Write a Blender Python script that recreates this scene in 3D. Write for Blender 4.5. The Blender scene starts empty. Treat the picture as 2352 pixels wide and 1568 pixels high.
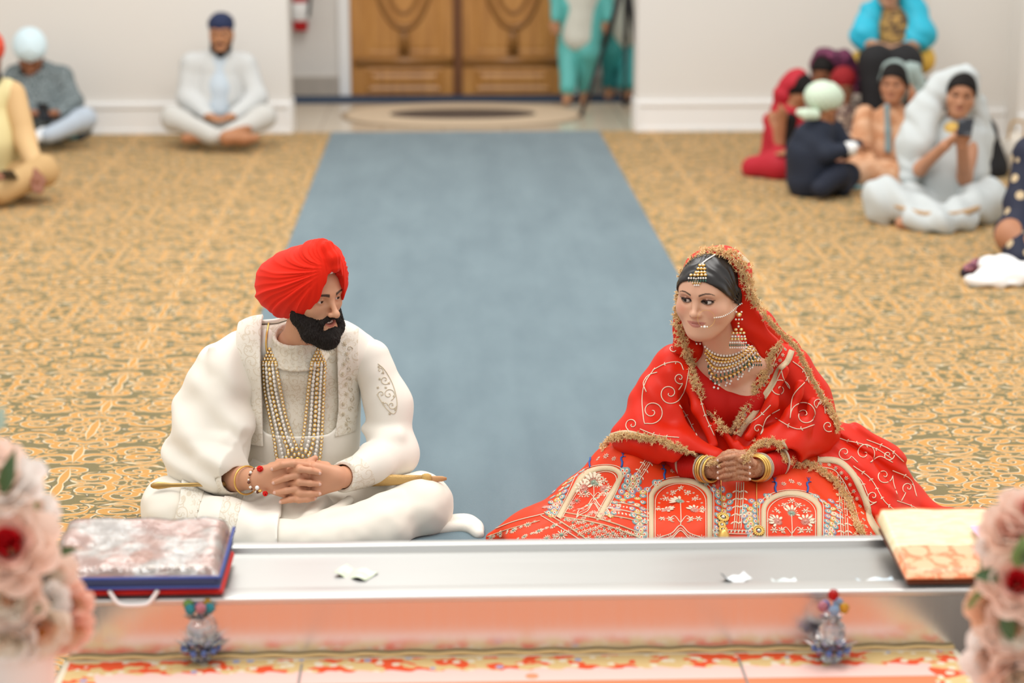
import bpy, math, random
import numpy as np
from mathutils import Vector, Matrix
from mathutils.bvhtree import BVHTree
random.seed(7); RNG = np.random.default_rng(7)
S = bpy.context.scene; COL = S.collection
PI = math.pi
# ---------------------------------------------------------------- camera geometry
FPX, CX, CY, CAMH = 4573.0, 1176.0, 784.0, 2.0
TH = math.atan(1134 / FPX); PSI = math.atan(163 * math.cos(TH) / FPX)
FW = np.array([math.sin(PSI)*math.cos(TH), math.cos(PSI)*math.cos(TH), -math.sin(TH)])
RT = np.array([math.cos(PSI), -math.sin(PSI), 0.0]); UP = np.cross(RT, FW)
EYE = np.array([0.0, 0.0, CAMH])
def ray(px, py):
    return FW + RT*((px-CX)/FPX) - UP*((py-CY)/FPX)
def W(px, py, Y):                    # point on the photo ray at world depth Y
    d = ray(px, py); return EYE + d*(Y/d[1])
def G(px, py, z=0.0):                # point on the photo ray at height z
    d = ray(px, py); return EYE + d*((z-CAMH)/d[2])
def XZ(px, py, Y): return W(px, py, Y)
def nrm(v):
    v = np.asarray(v, float); return v/(np.linalg.norm(v)+1e-12)
# ---------------------------------------------------------------- tagging
def tag(o, label=None, cat=None, group=None, kind=None):
    if label: o['label'] = label
    if cat: o['category'] = cat
    if group: o['group'] = group
    if kind: o['kind'] = kind
    return o
def thing(name, label, cat, loc=(0,0,0), group=None):
    o = bpy.data.objects.new(name, None); COL.objects.link(o)
    o.location = loc; o.empty_display_size = .05
    return tag(o, label, cat, group)
def put(o, parent):
    COL.objects.link(o)
    if parent is not None:
        o.parent = parent
        m = Matrix.Identity(4); p = parent
        while p is not None: m = (p.matrix_parent_inverse if p.parent else Matrix.Identity(4)) @ p.matrix_basis @ m; p = p.parent
        o.matrix_parent_inverse = m.inverted()
    return o
def struct(o): o['kind'] = 'structure'; return o
# ---------------------------------------------------------------- materials
def C(h):
    h = h.lstrip('#'); r = [int(h[i:i+2],16)/255 for i in (0,2,4)]
    return tuple((c/12.92 if c <= .04045 else ((c+.055)/1.055)**2.4) for c in r) + (1.0,)
class NT:
    def __init__(s, mat):
        s.t = mat.node_tree; s.n = s.t.nodes; s.l = s.t.links
    def new(s, typ, **kw):
        n = s.n.new(typ)
        for k, v in kw.items(): setattr(n, k, v)
        return n
    def setin(s, sock, v):
        if isinstance(v, bpy.types.NodeSocket): s.l.new(v, sock)
        else: sock.default_value = v
    def m(s, op, a, b=None, c=None, clamp=False):
        n = s.new('ShaderNodeMath', operation=op, use_clamp=clamp)
        for i, v in enumerate((a, b, c)):
            if v is not None: s.setin(n.inputs[i], v)
        return n.outputs[0]
    def vm(s, op, a, b=None, out=0, scale=None):
        n = s.new('ShaderNodeVectorMath', operation=op)
        s.setin(n.inputs[0], a)
        if b is not None: s.setin(n.inputs[1], b)
        if scale is not None: s.setin(n.inputs['Scale'], scale)
        return n.outputs[out]
    def mix(s, f, a, b, mode='MIX'):
        n = s.new('ShaderNodeMix', data_type='RGBA', blend_type=mode)
        s.setin(n.inputs[0], f); s.setin(n.inputs[6], a); s.setin(n.inputs[7], b)
        return n.outputs[2]
    def noise(s, vec, scale, detail=3, rough=.55, out=0, dist=0):
        n = s.new('ShaderNodeTexNoise')
        if vec is not None: s.setin(n.inputs['Vector'], vec)
        n.inputs['Scale'].default_value = scale; n.inputs['Detail'].default_value = detail
        n.inputs['Roughness'].default_value = rough; n.inputs['Distortion'].default_value = dist
        return n.outputs[out]
    def pos(s): return s.new('ShaderNodeNewGeometry').outputs['Position']
    def obj(s): return s.new('ShaderNodeTexCoord').outputs['Object']
    def sep(s, v):
        n = s.new('ShaderNodeSeparateXYZ'); s.setin(n.inputs[0], v); return n.outputs
    def comb(s, x, y, z):
        n = s.new('ShaderNodeCombineXYZ')
        for i, v in enumerate((x, y, z)): s.setin(n.inputs[i], v)
        return n.outputs[0]
    def ramp(s, f, stops, interp='LINEAR'):
        n = s.new('ShaderNodeValToRGB'); s.setin(n.inputs[0], f); n.color_ramp.interpolation = interp
        e = n.color_ramp.elements
        while len(e) < len(stops): e.new(.5)
        for i, (p, c) in enumerate(stops): e[i].position = p; e[i].color = c
        return n.outputs[0]
    def bump(s, h, strength=.3, dist=.002):
        n = s.new('ShaderNodeBump'); s.setin(n.inputs['Height'], h)
        n.inputs['Strength'].default_value = strength; n.inputs['Distance'].default_value = dist
        return n.outputs[0]
MATS = {}
def mat(name, col=(.8,.8,.8,1), rough=.6, metal=0.0, spec=.5, vcol=False, var=0.0, varscale=40, bump=0.0, bumpscale=200, sheen=0.0,
        sss=0.0, coat=0.0, trans=0.0, ior=1.45, emit=None, weave=0.0, aniso=0.0):
    if name in MATS: return MATS[name]
    if isinstance(col, str): col = C(col)
    m = bpy.data.materials.new(name); m.use_nodes = True; N = NT(m)
    b = N.n['Principled BSDF']; MATS[name] = m
    b.inputs['Roughness'].default_value = rough; b.inputs['Metallic'].default_value = metal
    b.inputs['Specular IOR Level'].default_value = spec; b.inputs['IOR'].default_value = ior
    c = col
    if vcol:
        a = N.new('ShaderNodeAttribute', attribute_name='Col'); c = a.outputs['Color']
    if var > 0:
        f = N.noise(N.pos(), varscale, 4); lo = N.m('SUBTRACT', f, .5)
        k = N.m('ADD', 1.0, N.m('MULTIPLY', lo, 2*var))
        c = N.vm('SCALE', c if vcol else N.vm('ADD', tuple(col[:3]), (0,0,0)), scale=k)
    N.setin(b.inputs['Base Color'], c)
    if bump > 0:
        h = N.noise(N.pos(), bumpscale, 3)
        N.setin(b.inputs['Normal'], N.bump(h, bump, .003))
    if weave > 0:
        p = N.sep(N.pos()); 
        w = N.m('ADD', N.m('SINE', N.m('MULTIPLY', p[0], 2600)), N.m('SINE', N.m('MULTIPLY', N.m('ADD', p[2], p[1]), 2600)))
        N.setin(b.inputs['Normal'], N.bump(w, weave, .0006))
    b.inputs['Sheen Weight'].default_value = sheen
    if sss > 0:
        b.inputs['Subsurface Weight'].default_value = sss; b.inputs['Subsurface Radius'].default_value = (1.0,.35,.2)
        b.inputs['Subsurface Scale'].default_value = .006
    b.inputs['Coat Weight'].default_value = coat; b.inputs['Coat Roughness'].default_value = .06
    b.inputs['Transmission Weight'].default_value = trans
    b.inputs['Anisotropic'].default_value = aniso
    return m
# ---------------------------------------------------------------- mesh from arrays
def mesh_obj(name, V, F, mats, parent=None, smooth=True, mi=None, col=None, link=True):
    me = bpy.data.meshes.new(name)
    V = np.asarray(V, np.float32)
    if isinstance(F, np.ndarray):
        nf, k = F.shape
        me.vertices.add(len(V)); me.vertices.foreach_set('co', V.ravel())
        me.loops.add(nf*k); me.loops.foreach_set('vertex_index', F.ravel().astype(np.int32))
        me.polygons.add(nf); me.polygons.foreach_set('loop_start', np.arange(0, nf*k, k, dtype=np.int32))
        me.polygons.foreach_set('loop_total', np.full(nf, k, np.int32))
        me.update(calc_edges=True)
    else:
        me.from_pydata(V.tolist(), [], F); me.update()
    if not isinstance(mats, (list, tuple)): mats = [mats]
    for m in mats: me.materials.append(m)
    if mi is not None: me.polygons.foreach_set('material_index', np.asarray(mi, np.int32))
    me.polygons.foreach_set('use_smooth', np.full(len(me.polygons), bool(smooth)))
    if col is not None:
        a = me.color_attributes.new('Col', 'FLOAT_COLOR', 'POINT')
        cc = np.ones((len(V),4), np.float32); cc[:, :3] = np.asarray(col)[:, :3]
        a.data.foreach_set('color', cc.ravel())
    me.validate()
    o = bpy.data.objects.new(name, me)
    if link: put(o, parent)
    return o
class MB:
    def __init__(s): s.V = []; s.F = []; s.M = []; s.n = 0; s.cm = 0
    def add(s, V, F, m=None):
        V = np.asarray(V, float); b = s.n
        s.V.append(V); s.n += len(V)
        mm = s.cm if m is None else m
        for f in F: s.F.append(tuple(int(i)+b for i in f)); s.M.append(mm)
        return s
    def box(s, lo, hi, m=None, R=None, o=None):
        (x0,y0,z0),(x1,y1,z1) = lo, hi
        V = np.array([(x,y,z) for z in (z0,z1) for y in (y0,y1) for x in (x0,x1)], float)
        if R is not None: V = V@np.asarray(R).T + (np.asarray(o) if o is not None else 0)
        return s.add(V, [(0,2,3,1),(4,5,7,6),(0,1,5,4),(2,6,7,3),(0,4,6,2),(1,3,7,5)], m)
    def rbox(s, lo, hi, r, m=None, n=3, R=None, o=None):     # rounded box
        lo = np.array(lo,float); hi = np.array(hi,float); r = min(r, *((hi-lo)/2*.999))
        c = (lo+hi)/2; h = (hi-lo)/2 - r
        k = 2*n+2
        t = np.linspace(-1, 1, k)
        V = []; F = []; idx = {}
        def vid(p):
            q = tuple(np.round(p, 9))
            if q not in idx: idx[q] = len(V); V.append(p)
            return idx[q]
        ang = np.concatenate([np.linspace(-PI/4, 0, n+1), np.linspace(0, PI/4, n+1)])
        tt = np.tan(ang); sg = np.concatenate([-np.ones(n+1), np.ones(n+1)])
        for ax in range(3):
            a, b = (ax+1)%3, (ax+2)%3
            for sd in (-1, 1):
                ids = np.zeros((k,k), int)
                for i in range(k):
                    for j in range(k):
                        d = np.zeros(3); d[ax] = sd; d[a] = tt[i]; d[b] = tt[j]; d /= np.linalg.norm(d)
                        cor = np.zeros(3); cor[ax] = sd*h[ax]; cor[a] = sg[i]*h[a]; cor[b] = sg[j]*h[b]
                        ids[i,j] = vid(c+cor+d*r)
                for i in range(k-1):
                    for j in range(k-1):
                        f = (ids[i,j], ids[i+1,j], ids[i+1,j+1], ids[i,j+1])
                        if len(set(f)) < 3: continue
                        F.append(f if sd > 0 else f[::-1])
        V = np.array(V)
        if R is not None: V = V@np.asarray(R).T + (np.asarray(o) if o is not None else 0)
        return s.add(V, F, m)
    def tube(s, P, r, n=8, m=None, cap=True, flat=None, closed=False):
        P = np.asarray(P, float); L = len(P)
        r = np.full(L, r, float) if np.isscalar(r) else np.asarray(r, float)
        T = np.gradient(P, axis=0)
        if closed: T = np.roll(P,-1,0)-np.roll(P,1,0)
        T /= np.linalg.norm(T, axis=1)[:,None]+1e-12
        u = np.array([0,0,1.0]) if abs(T[0][2]) < .9 else np.array([1.0,0,0])
        V = []
        for i in range(L):
            u = u - T[i]*np.dot(u, T[i]); u /= np.linalg.norm(u)+1e-12
            w = np.cross(T[i], u)
            for j in range(n):
                a = 2*PI*j/n
                V.append(P[i] + r[i]*(math.cos(a)*u*(flat or 1) + math.sin(a)*w))
        F = []
        for i in range(L if closed else L-1):
            i2 = (i+1) % L
            for j in range(n):
                F.append((i*n+j, i*n+(j+1)%n, i2*n+(j+1)%n, i2*n+j))
        if cap and not closed:
            F.append(tuple(range(n-1,-1,-1))); F.append(tuple((L-1)*n+j for j in range(n)))
        return s.add(V, F, m)
    def lathe(s, prof, n=24, o=(0,0,0), R=None, m=None, wob=None):
        V = []; k = len(prof)
        for (r, z) in prof:
            for j in range(n):
                a = 2*PI*j/n; rr = r*(wob(a, z) if wob else 1)
                V.append((rr*math.cos(a), rr*math.sin(a), z))
        F = [(i*n+j, i*n+(j+1)%n, (i+1)*n+(j+1)%n, (i+1)*n+j) for i in range(k-1) for j in range(n)]
        F.append(tuple(range(n-1,-1,-1))); F.append(tuple((k-1)*n+j for j in range(n)))
        V = np.array(V)
        if R is not None: V = V@np.asarray(R).T
        return s.add(V+np.asarray(o), F, m)
    def ball(s, c, r, nu=10, nv=7, m=None, R=None):
        r = np.full(3, r, float) if np.isscalar(r) else np.asarray(r, float)
        V = [(0,0,-1)]
        for i in range(1, nv):
            a = PI*i/nv - PI/2
            for j in range(nu): b = 2*PI*j/nu; V.append((math.cos(a)*math.cos(b), math.cos(a)*math.sin(b), math.sin(a)))
        V.append((0,0,1)); V = np.array(V)*r
        F = []
        for j in range(nu): F.append((0, 1+(j+1)%nu, 1+j))
        for i in range(nv-2):
            for j in range(nu): F.append((1+i*nu+j, 1+i*nu+(j+1)%nu, 1+(i+1)*nu+(j+1)%nu, 1+(i+1)*nu+j))
        t = len(V)-1; b0 = 1+(nv-2)*nu
        for j in range(nu): F.append((b0+j, b0+(j+1)%nu, t))
        if R is not None: V = V@np.asarray(R).T
        return s.add(V+np.asarray(c), F, m)
    def grid(s, P, m=None, flip=False):       # P (a,b,3)
        a, b = P.shape[:2]
        F = [(i*b+j, (i+1)*b+j, (i+1)*b+j+1, i*b+j+1) for i in range(a-1) for j in range(b-1)]
        if flip: F = [f[::-1] for f in F]
        return s.add(P.reshape(-1,3), F, m)
    def build(s, name, mats, parent=None, smooth=True, link=True):
        V = np.concatenate(s.V) if s.V else np.zeros((0,3))
        return mesh_obj(name, V, s.F, mats, parent, smooth, s.M, link=link)
def rotz(a): c, s_ = math.cos(a), math.sin(a); return np.array([[c,-s_,0],[s_,c,0],[0,0,1.0]])
def rotx(a): c, s_ = math.cos(a), math.sin(a); return np.array([[1.0,0,0],[0,c,-s_],[0,s_,c]])
def roty(a): c, s_ = math.cos(a), math.sin(a); return np.array([[c,0,s_],[0,1.0,0],[-s_,0,c]])
def spline(P, n=8):
    P = np.asarray(P, float); out = []
    Q = np.vstack([2*P[0]-P[1], P, 2*P[-1]-P[-2]])
    for i in range(1, len(Q)-2):
        for t in np.linspace(0, 1, n, endpoint=False):
            a, b, c, d = Q[i-1], Q[i], Q[i+1], Q[i+2]
            out.append(.5*((2*b)+(-a+c)*t+(2*a-5*b+4*c-d)*t*t+(-a+3*b-3*c+d)*t**3))
    out.append(P[-1]); return np.array(out)
def resample(P, n):
    P = np.asarray(P, float); d = np.concatenate([[0], np.cumsum(np.linalg.norm(np.diff(P, axis=0), axis=1))])
    t = np.linspace(0, d[-1], n); return np.stack([np.interp(t, d, P[:,k]) for k in range(P.shape[1])], 1)
# ---------------------------------------------------------------- SDF modelling, meshed with surface nets
class SDF:
    def __init__(s): s.pr = []; s.fr = [(np.eye(3), np.zeros(3), 1.0)]; s.f = 0; s.disp = None
    def frame(s, R, t, sc=1.0):               # local -> world : w = R @ p * sc + t
        s.fr.append((np.asarray(R,float), np.asarray(t,float), sc)); s.f = len(s.fr)-1; return s
    def world(s): s.f = 0; return s
    def _a(s, fn, k, sub, lo, hi):
        R, t, sc = s.fr[s.f]
        cs = np.array([(x,y,z) for x in (lo[0],hi[0]) for y in (lo[1],hi[1]) for z in (lo[2],hi[2])])
        cs = cs@R.T*sc + t
        s.pr.append((fn, k*sc, sub, s.f, cs.min(0), cs.max(0))); return s
    def cap(s, a, b, r1, r2=None, k=.02, sub=False):
        a = np.asarray(a,float); b = np.asarray(b,float); r2 = r1 if r2 is None else r2
        ab = b-a; L = float(ab@ab)+1e-12
        def fn(P):
            q = P-a; t = np.clip(q@ab/L, 0, 1)
            e = q - t[:,None]*ab
            return np.sqrt((e*e).sum(1)) - (r1+(r2-r1)*t)
        m = max(r1,r2)
        return s._a(fn, k, sub, np.minimum(a,b)-m, np.maximum(a,b)+m)
    def chain(s, pts, rs, k=.02, sub=False):
        if np.isscalar(rs): rs = [rs]*len(pts)
        for i in range(len(pts)-1): s.cap(pts[i], pts[i+1], rs[i], rs[i+1], k, sub)
        return s
    def ell(s, c, r, k=.02, R=None, sub=False):
        c = np.asarray(c,float); r = np.asarray(r,float)
        def fn(P):
            q = P-c
            if R is not None: q = q@R
            k0 = np.sqrt(((q/r)**2).sum(1)); k1 = np.sqrt(((q/(r*r))**2).sum(1))+1e-9
            return k0*(k0-1)/k1
        m = r.max() if R is not None else r
        return s._a(fn, k, sub, c-m, c+m)
    def sph(s, c, r, k=.02, sub=False): return s.ell(c, (r,r,r), k, None, sub)
    def rbox(s, c, h, r, k=.01, R=None, sub=False):
        c = np.asarray(c,float); h = np.asarray(h,float)
        def fn(P):
            q = P-c
            if R is not None: q = q@R
            q = np.abs(q)-h+r
            return np.sqrt((np.maximum(q,0)**2).sum(1)) + np.minimum(q.max(1),0) - r
        m = np.linalg.norm(h) if R is not None else h
        return s._a(fn, k, sub, c-m, c+m)
    def half(s, p, n, k=.005):                # cut away the side the normal points to
        p = np.asarray(p,float); n = nrm(n)
        return s._a(lambda P: -((P-p)@n), k, 'half', p-9, p+9)
    def custom(s, fn, lo, hi, k=.01, sub=False): return s._a(fn, k, sub, np.asarray(lo,float), np.asarray(hi,float))
    def ev(s, P, prs):
        loc = {0: P}; d = np.full(len(P), 9.0)
        for (fn, k, sub, f, lo, hi) in prs:
            if f not in loc:
                R, t, sc = s.fr[f]; loc[f] = (P-t)@R/sc
            v = fn(loc[f])*s.fr[f][2]
            if sub:
                v = -v
                if k > 0:
                    h = np.maximum(k-np.abs(d-v), 0)/k; d = np.maximum(d, v)+h*h*k*.25
                else: d = np.maximum(d, v)
            else:
                if k > 0:
                    h = np.maximum(k-np.abs(d-v), 0)/k; d = np.minimum(d, v)-h*h*k*.25
                else: d = np.minimum(d, v)
        if s.disp is not None: d = d - s.disp(P)
        return d
    def arrays(s, h, dmax=.0, clip=None):
        U = [p for p in s.pr if not p[2]]
        pad = 3*h + dmax + .004
        lo = np.min([p[4] for p in U], 0)-pad; hi = np.max([p[5] for p in U], 0)+pad
        if clip is not None: lo = np.maximum(lo, clip[0]); hi = np.minimum(hi, clip[1])
        B = 12
        nb = np.maximum(1, np.ceil((hi-lo)/(h*B)).astype(int)); n = nb*B+1
        D = np.full(n, 1.0, np.float32)
        R = B*h*.5*math.sqrt(3)
        ax = [lo[i]+h*np.arange(n[i]) for i in range(3)]
        cen = np.stack(np.meshgrid(*[lo[i]+h*B*(np.arange(nb[i])+.5) for i in range(3)], indexing='ij'), -1).reshape(-1,3)
        loc = {}
        dp = []
        for (fn,k,sub,f,_,_) in s.pr:
            if f not in loc:
                Rm,t,sc = s.fr[f]; loc[f] = (cen-t)@Rm/sc
            dp.append(fn(loc[f])*s.fr[f][2])
        dp = np.array(dp); ks = np.array([p[1] for p in s.pr]); subm = np.array([bool(p[2]) for p in s.pr])
        keep = dp < (R*1.15 + ks + dmax + .002)[:,None] if np.ndim(ks) else None
        for b in range(len(cen)):
            kp = keep[:, b]
            if not (kp & ~subm).any(): continue
            prs = [s.pr[i] for i in np.nonzero(kp)[0]]
            d0 = s.ev(cen[b:b+1], prs)[0]
            i, j, k_ = np.unravel_index(b, nb); i *= B; j *= B; k_ *= B
            if abs(d0) > R*1.6+dmax:
                if d0 < 0: D[i:i+B+1, j:j+B+1, k_:k_+B+1] = np.minimum(D[i:i+B+1, j:j+B+1, k_:k_+B+1], -.5)
                continue
            gx, gy, gz = np.meshgrid(ax[0][i:i+B+1], ax[1][j:j+B+1], ax[2][k_:k_+B+1], indexing='ij')
            P = np.stack([gx,gy,gz], -1).reshape(-1,3)
            D[i:i+B+1, j:j+B+1, k_:k_+B+1] = s.ev(P, prs).reshape(B+1,B+1,B+1)
        return nets(D, lo, h)
    def mesh(s, name, h, mats, parent=None, dmax=0.0, colfn=None, clip=None, post=None, link=True):
        V, F = s.arrays(h, dmax, clip)
        if post is not None: V, F = post(V, F)
        o = mesh_obj(name, V, F, mats, parent, True, None, colfn(V) if colfn else None, link)
        return o
OFF = np.array([(i,j,k) for i in (0,1) for j in (0,1) for k in (0,1)])
EDG = [(a,b) for a in range(8) for b in range(a+1,8) if np.abs(OFF[a]-OFF[b]).sum()==1]
def nets(D, lo, h):
    Sg = D < 0
    a = Sg[:-1,:-1,:-1].astype(np.uint8).copy()
    for o in OFF[1:]: a += Sg[o[0]:Sg.shape[0]-1+o[0], o[1]:Sg.shape[1]-1+o[1], o[2]:Sg.shape[2]-1+o[2]]
    ci = np.argwhere((a > 0) & (a < 8))
    sh = a.shape
    cid = np.ravel_multi_index(ci.T, sh)
    Vc = np.stack([D[ci[:,0]+o[0], ci[:,1]+o[1], ci[:,2]+o[2]] for o in OFF], 1)
    acc = np.zeros((len(ci),3)); cnt = np.zeros(len(ci))
    for (p,q) in EDG:
        va, vb = Vc[:,p], Vc[:,q]; msk = (va<0)!=(vb<0)
        t = np.where(msk, va/(va-vb+1e-20), 0)[:,None]
        acc += np.where(msk[:,None], OFF[p]+t*(OFF[q]-OFF[p]), 0); cnt += msk
    V = lo + h*(ci + acc/np.maximum(cnt,1)[:,None])
    F = []
    for axn in range(3):
        e = [0,0,0]; e[axn] = 1
        A = Sg[:Sg.shape[0]-e[0], :Sg.shape[1]-e[1], :Sg.shape[2]-e[2]]; Bs = Sg[e[0]:, e[1]:, e[2]:]
        E = np.argwhere(A != Bs)
        u, v = (axn+1)%3, (axn+2)%3
        ok = (E[:,u] > 0) & (E[:,v] > 0) & (E[:,u] < sh[u]) & (E[:,v] < sh[v]); E = E[ok]
        if not len(E): continue
        fl = A[E[:,0],E[:,1],E[:,2]]
        def cell(du, dv):
            c = E.copy(); c[:,u] -= du; c[:,v] -= dv
            return np.searchsorted(cid, np.ravel_multi_index(c.T, sh))
        q = np.stack([cell(1,1), cell(0,1), cell(0,0), cell(1,0)], 1)
        q[~fl] = q[~fl][:, ::-1]
        F.append(q)
    return V, np.concatenate(F)
def smooth_arr(V, F, it=2, lam=.5):
    for _ in range(it):
        acc = np.zeros_like(V); cnt = np.zeros(len(V))
        for k in range(4):
            a, b = F[:,k], F[:,(k+1)%4]
            np.add.at(acc, a, V[b]); np.add.at(cnt, a, 1)
        V = V + lam*(acc/np.maximum(cnt,1)[:,None]-V)
    return V, F
def vnoise(P, sc, seed=0):                    # smooth value noise -1..1
    q = P*sc + seed*17.13; i = np.floor(q).astype(np.int64); f = q-i; f = f*f*(3-2*f)
    def hsh(a):
        n = (a[:,0]*374761393 + a[:,1]*668265263 + a[:,2]*2147483647 + seed*1274126177) & 0x7fffffff
        n = ((n ^ (n >> 13))*1274126177) & 0x7fffffff
        return (n ^ (n >> 16)) / 0x3fffffff - 1.0
    r = 0
    for o in OFF:
        w = np.prod(np.where(o, f, 1-f), 1); r = r + w*hsh(i+o)
    return r
def sm(x, a, b):
    t = np.clip((x-a)/(b-a), 0, 1); return t*t*(3-2*t)
def bvh_of(*objs):
    vs = []; ps = []
    for o in objs:
        b = len(vs); vs.extend(tuple(v.co) for v in o.data.vertices); ps.extend([tuple(b+i for i in p.vertices) for p in o.data.polygons])
    return BVHTree.FromPolygons(vs, ps)
# ================================================================ camera, light
cam = bpy.data.cameras.new('camera'); co = bpy.data.objects.new('camera', cam); COL.objects.link(co); S.camera = co
cam.sensor_width = 36; cam.lens = 36*FPX/2352; cam.clip_start = .05; cam.clip_end = 100
M4 = Matrix(((RT[0],UP[0],-FW[0],0),(RT[1],UP[1],-FW[1],0),(RT[2],UP[2],-FW[2],CAMH),(0,0,0,1)))
co.matrix_world = M4
cam.dof.use_dof = True; cam.dof.focus_distance = 5.84; cam.dof.aperture_fstop = 1.75
S.view_settings.view_transform = 'Standard'; S.view_settings.look = 'None'; S.view_settings.gamma = 1; S.view_settings.exposure = 0.17
S.view_settings.use_curve_mapping = False
w = bpy.data.worlds.new('world'); S.world = w; w.use_nodes = True
w.node_tree.nodes['Background'].inputs[0].default_value = (1.0, .985, .96, 1); w.node_tree.nodes['Background'].inputs[1].default_value = .90
S.cycles.max_bounces = 6; S.cycles.diffuse_bounces = 3; S.cycles.glossy_bounces = 3; S.cycles.transmission_bounces = 6; S.cycles.transparent_max_bounces = 8
S.cycles.caustics_reflective = False; S.cycles.caustics_refractive = False
S.cycles.sample_clamp_indirect = 4
try: S.cycles.use_denoising = True
except Exception: pass
def area(name, loc, size, power, target, col=(1,.97,.93)):
    l = bpy.data.lights.new(name, 'AREA'); l.energy = power; l.size = size; l.color = col
    o = bpy.data.objects.new(name, l); COL.objects.link(o); o.location = loc
    o.rotation_euler = (Vector(target)-Vector(loc)).to_track_quat('-Z','Y').to_euler(); return o
area('ceiling_light', (-1.5, 4.4, 4.9), 2.2, 85, (-.2, 5.7, .3))
area('ceiling_light', (2.0, 6.2, 5.2), 2.6, 120, (.3, 6.0, .2))
area('ceiling_light', (-.5, 10.5, 5.2), 3.5, 165, (0, 11, 0))
# ================================================================ materials of the room
def carpet_mat():
    m = bpy.data.materials.new('scroll_carpet'); m.use_nodes = True; N = NT(m); b = N.n['Principled BSDF']
    p = N.sep(N.pos()); Wd = .92
    u = N.m('PINGPONG', N.m('ADD', p[0], .33), Wd/2); v = N.m('PINGPONG', p[1], .62)
    uv = N.comb(N.m('MULTIPLY', u, .95), N.m('MULTIPLY', v, 1.30), 0.0)
    wob = N.new('ShaderNodeTexNoise'); wob.inputs['Scale'].default_value = 9; N.setin(wob.inputs['Vector'], uv)
    q = N.vm('ADD', uv, N.vm('SCALE', N.vm('SUBTRACT', wob.outputs['Color'], (.5,.5,.5)), scale=.05))
    def scroll(scale, seed, turns, cut, wdt):
        vo = N.new('ShaderNodeTexVoronoi', voronoi_dimensions='2D', feature='F1'); vo.inputs['Scale'].default_value = scale
        vo.inputs['Randomness'].default_value = .75
        qq = N.vm('ADD', q, (seed, seed*.7, 0)); N.setin(vo.inputs['Vector'], qq)
        d = N.vm('SUBTRACT', qq, vo.outputs['Position']); ds = N.sep(d); r = N.m('MULTIPLY', vo.outputs['Distance'], 1.0/ (scale if False else 1))
        th = N.m('DIVIDE', N.m('ARCTAN2', ds[1], ds[0]), 2*PI)
        rc = N.sep(vo.outputs['Color']); hand = N.m('SUBTRACT', N.m('MULTIPLY', N.m('GREATER_THAN', rc[0], .5), 2.0), 1.0)
        ph = N.m('ADD', N.m('ADD', N.m('MULTIPLY', th, hand), rc[1]), N.m('MULTIPLY', r, turns))
        f = N.m('ABSOLUTE', N.m('SUBTRACT', N.m('FRACT', ph), .5))      # 0 mid band .. .5
        f = N.m('ADD', f, N.m('MULTIPLY', N.m('MAXIMUM', N.m('SUBTRACT', r, cut), 0.0), 3.2))
        return f, r, rc
    f1, r1, c1 = scroll(6.6, 0.0, 2.1, .52, 1)
    f2, r2, c2 = scroll(14.0, 3.3, 1.7, .5, 1)
    olive, orange, cream, navy, tan = C('#6e6646'), C('#c79049'), C('#d6c4a4'), C('#43474a'), C('#b59562')
    big = N.ramp(f1, [(0, orange), (.17, orange), (.195, cream), (.245, cream), (.265, navy), (.30, olive), (1, olive)])
    small = N.ramp(f2, [(0, orange), (.12, orange), (.14, cream), (.20, tan), (.25, olive), (1, olive)])
    base = N.mix(N.m('GREATER_THAN', f1, .30), big, small)
    ed = N.m('LESS_THAN', N.m('MINIMUM', u, N.m('SUBTRACT', Wd/2, u)), N.m('ADD', .006, N.m('MULTIPLY', N.m('SINE', N.m('MULTIPLY', v, 24)), .007)))
    ed2 = N.m('LESS_THAN', N.m('MINIMUM', u, N.m('SUBTRACT', 9.0, u)), N.m('ADD', .009, N.m('MULTIPLY', N.m('SINE', N.m('MULTIPLY', v, 24)), .010)))
    base = N.mix(ed2, base, cream); base = N.mix(N.m('MULTIPLY', ed, N.m('LESS_THAN', u, .05)), base, orange)
    fz = N.noise(N.pos(), 420, 2); base = N.mix(.16, base, N.ramp(fz, [(.3, C('#7d6e4c')), (.7, C('#d9c6a0'))]))
    N.setin(b.inputs['Base Color'], base); b.inputs['Roughness'].default_value = .95; b.inputs['Specular IOR Level'].default_value = .15
    N.setin(b.inputs['Normal'], N.bump(fz, .35, .004))
    return m
def runner_mat():
    m = bpy.data.materials.new('blue_runner'); m.use_nodes = True; N = NT(m); b = N.n['Principled BSDF']
    f = N.noise(N.pos(), 260, 3); g = N.noise(N.vm('MULTIPLY', N.pos(), (2.2, .55, 1)), 2.2, 4)
    st = N.noise(N.vm('MULTIPLY', N.pos(), (9.0, .25, 1)), 1.0, 2)
    c = N.mix(N.m('ADD', N.m('MULTIPLY', f, .25), N.m('ADD', N.m('MULTIPLY', g, .75), N.m('MULTIPLY', st, .25))), C('#3d5561'), C('#71868e'))
    N.setin(b.inputs['Base Color'], c); b.inputs['Roughness'].default_value = .92; b.inputs['Sheen Weight'].default_value = .25
    b.inputs['Specular IOR Level'].default_value = .2
    N.setin(b.inputs['Normal'], N.bump(f, .4, .004)); return m
def wood_mat():
    m = bpy.data.materials.new('door_wood'); m.use_nodes = True; N = NT(m); b = N.n['Principled BSDF']
    g = N.noise(N.vm('MULTIPLY', N.pos(), (14, 14, 1.2)), 1.6, 5, .6); g2 = N.noise(N.pos(), 1.1, 2)
    c = N.ramp(N.m('ADD', N.m('MULTIPLY', g, .75), N.m('MULTIPLY', g2, .35)), [(.25, C('#91602e')), (.55, C('#bd8442')), (.8, C('#d39c56'))])
    N.setin(b.inputs['Base Color'], c); b.inputs['Roughness'].default_value = .35; return m
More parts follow.
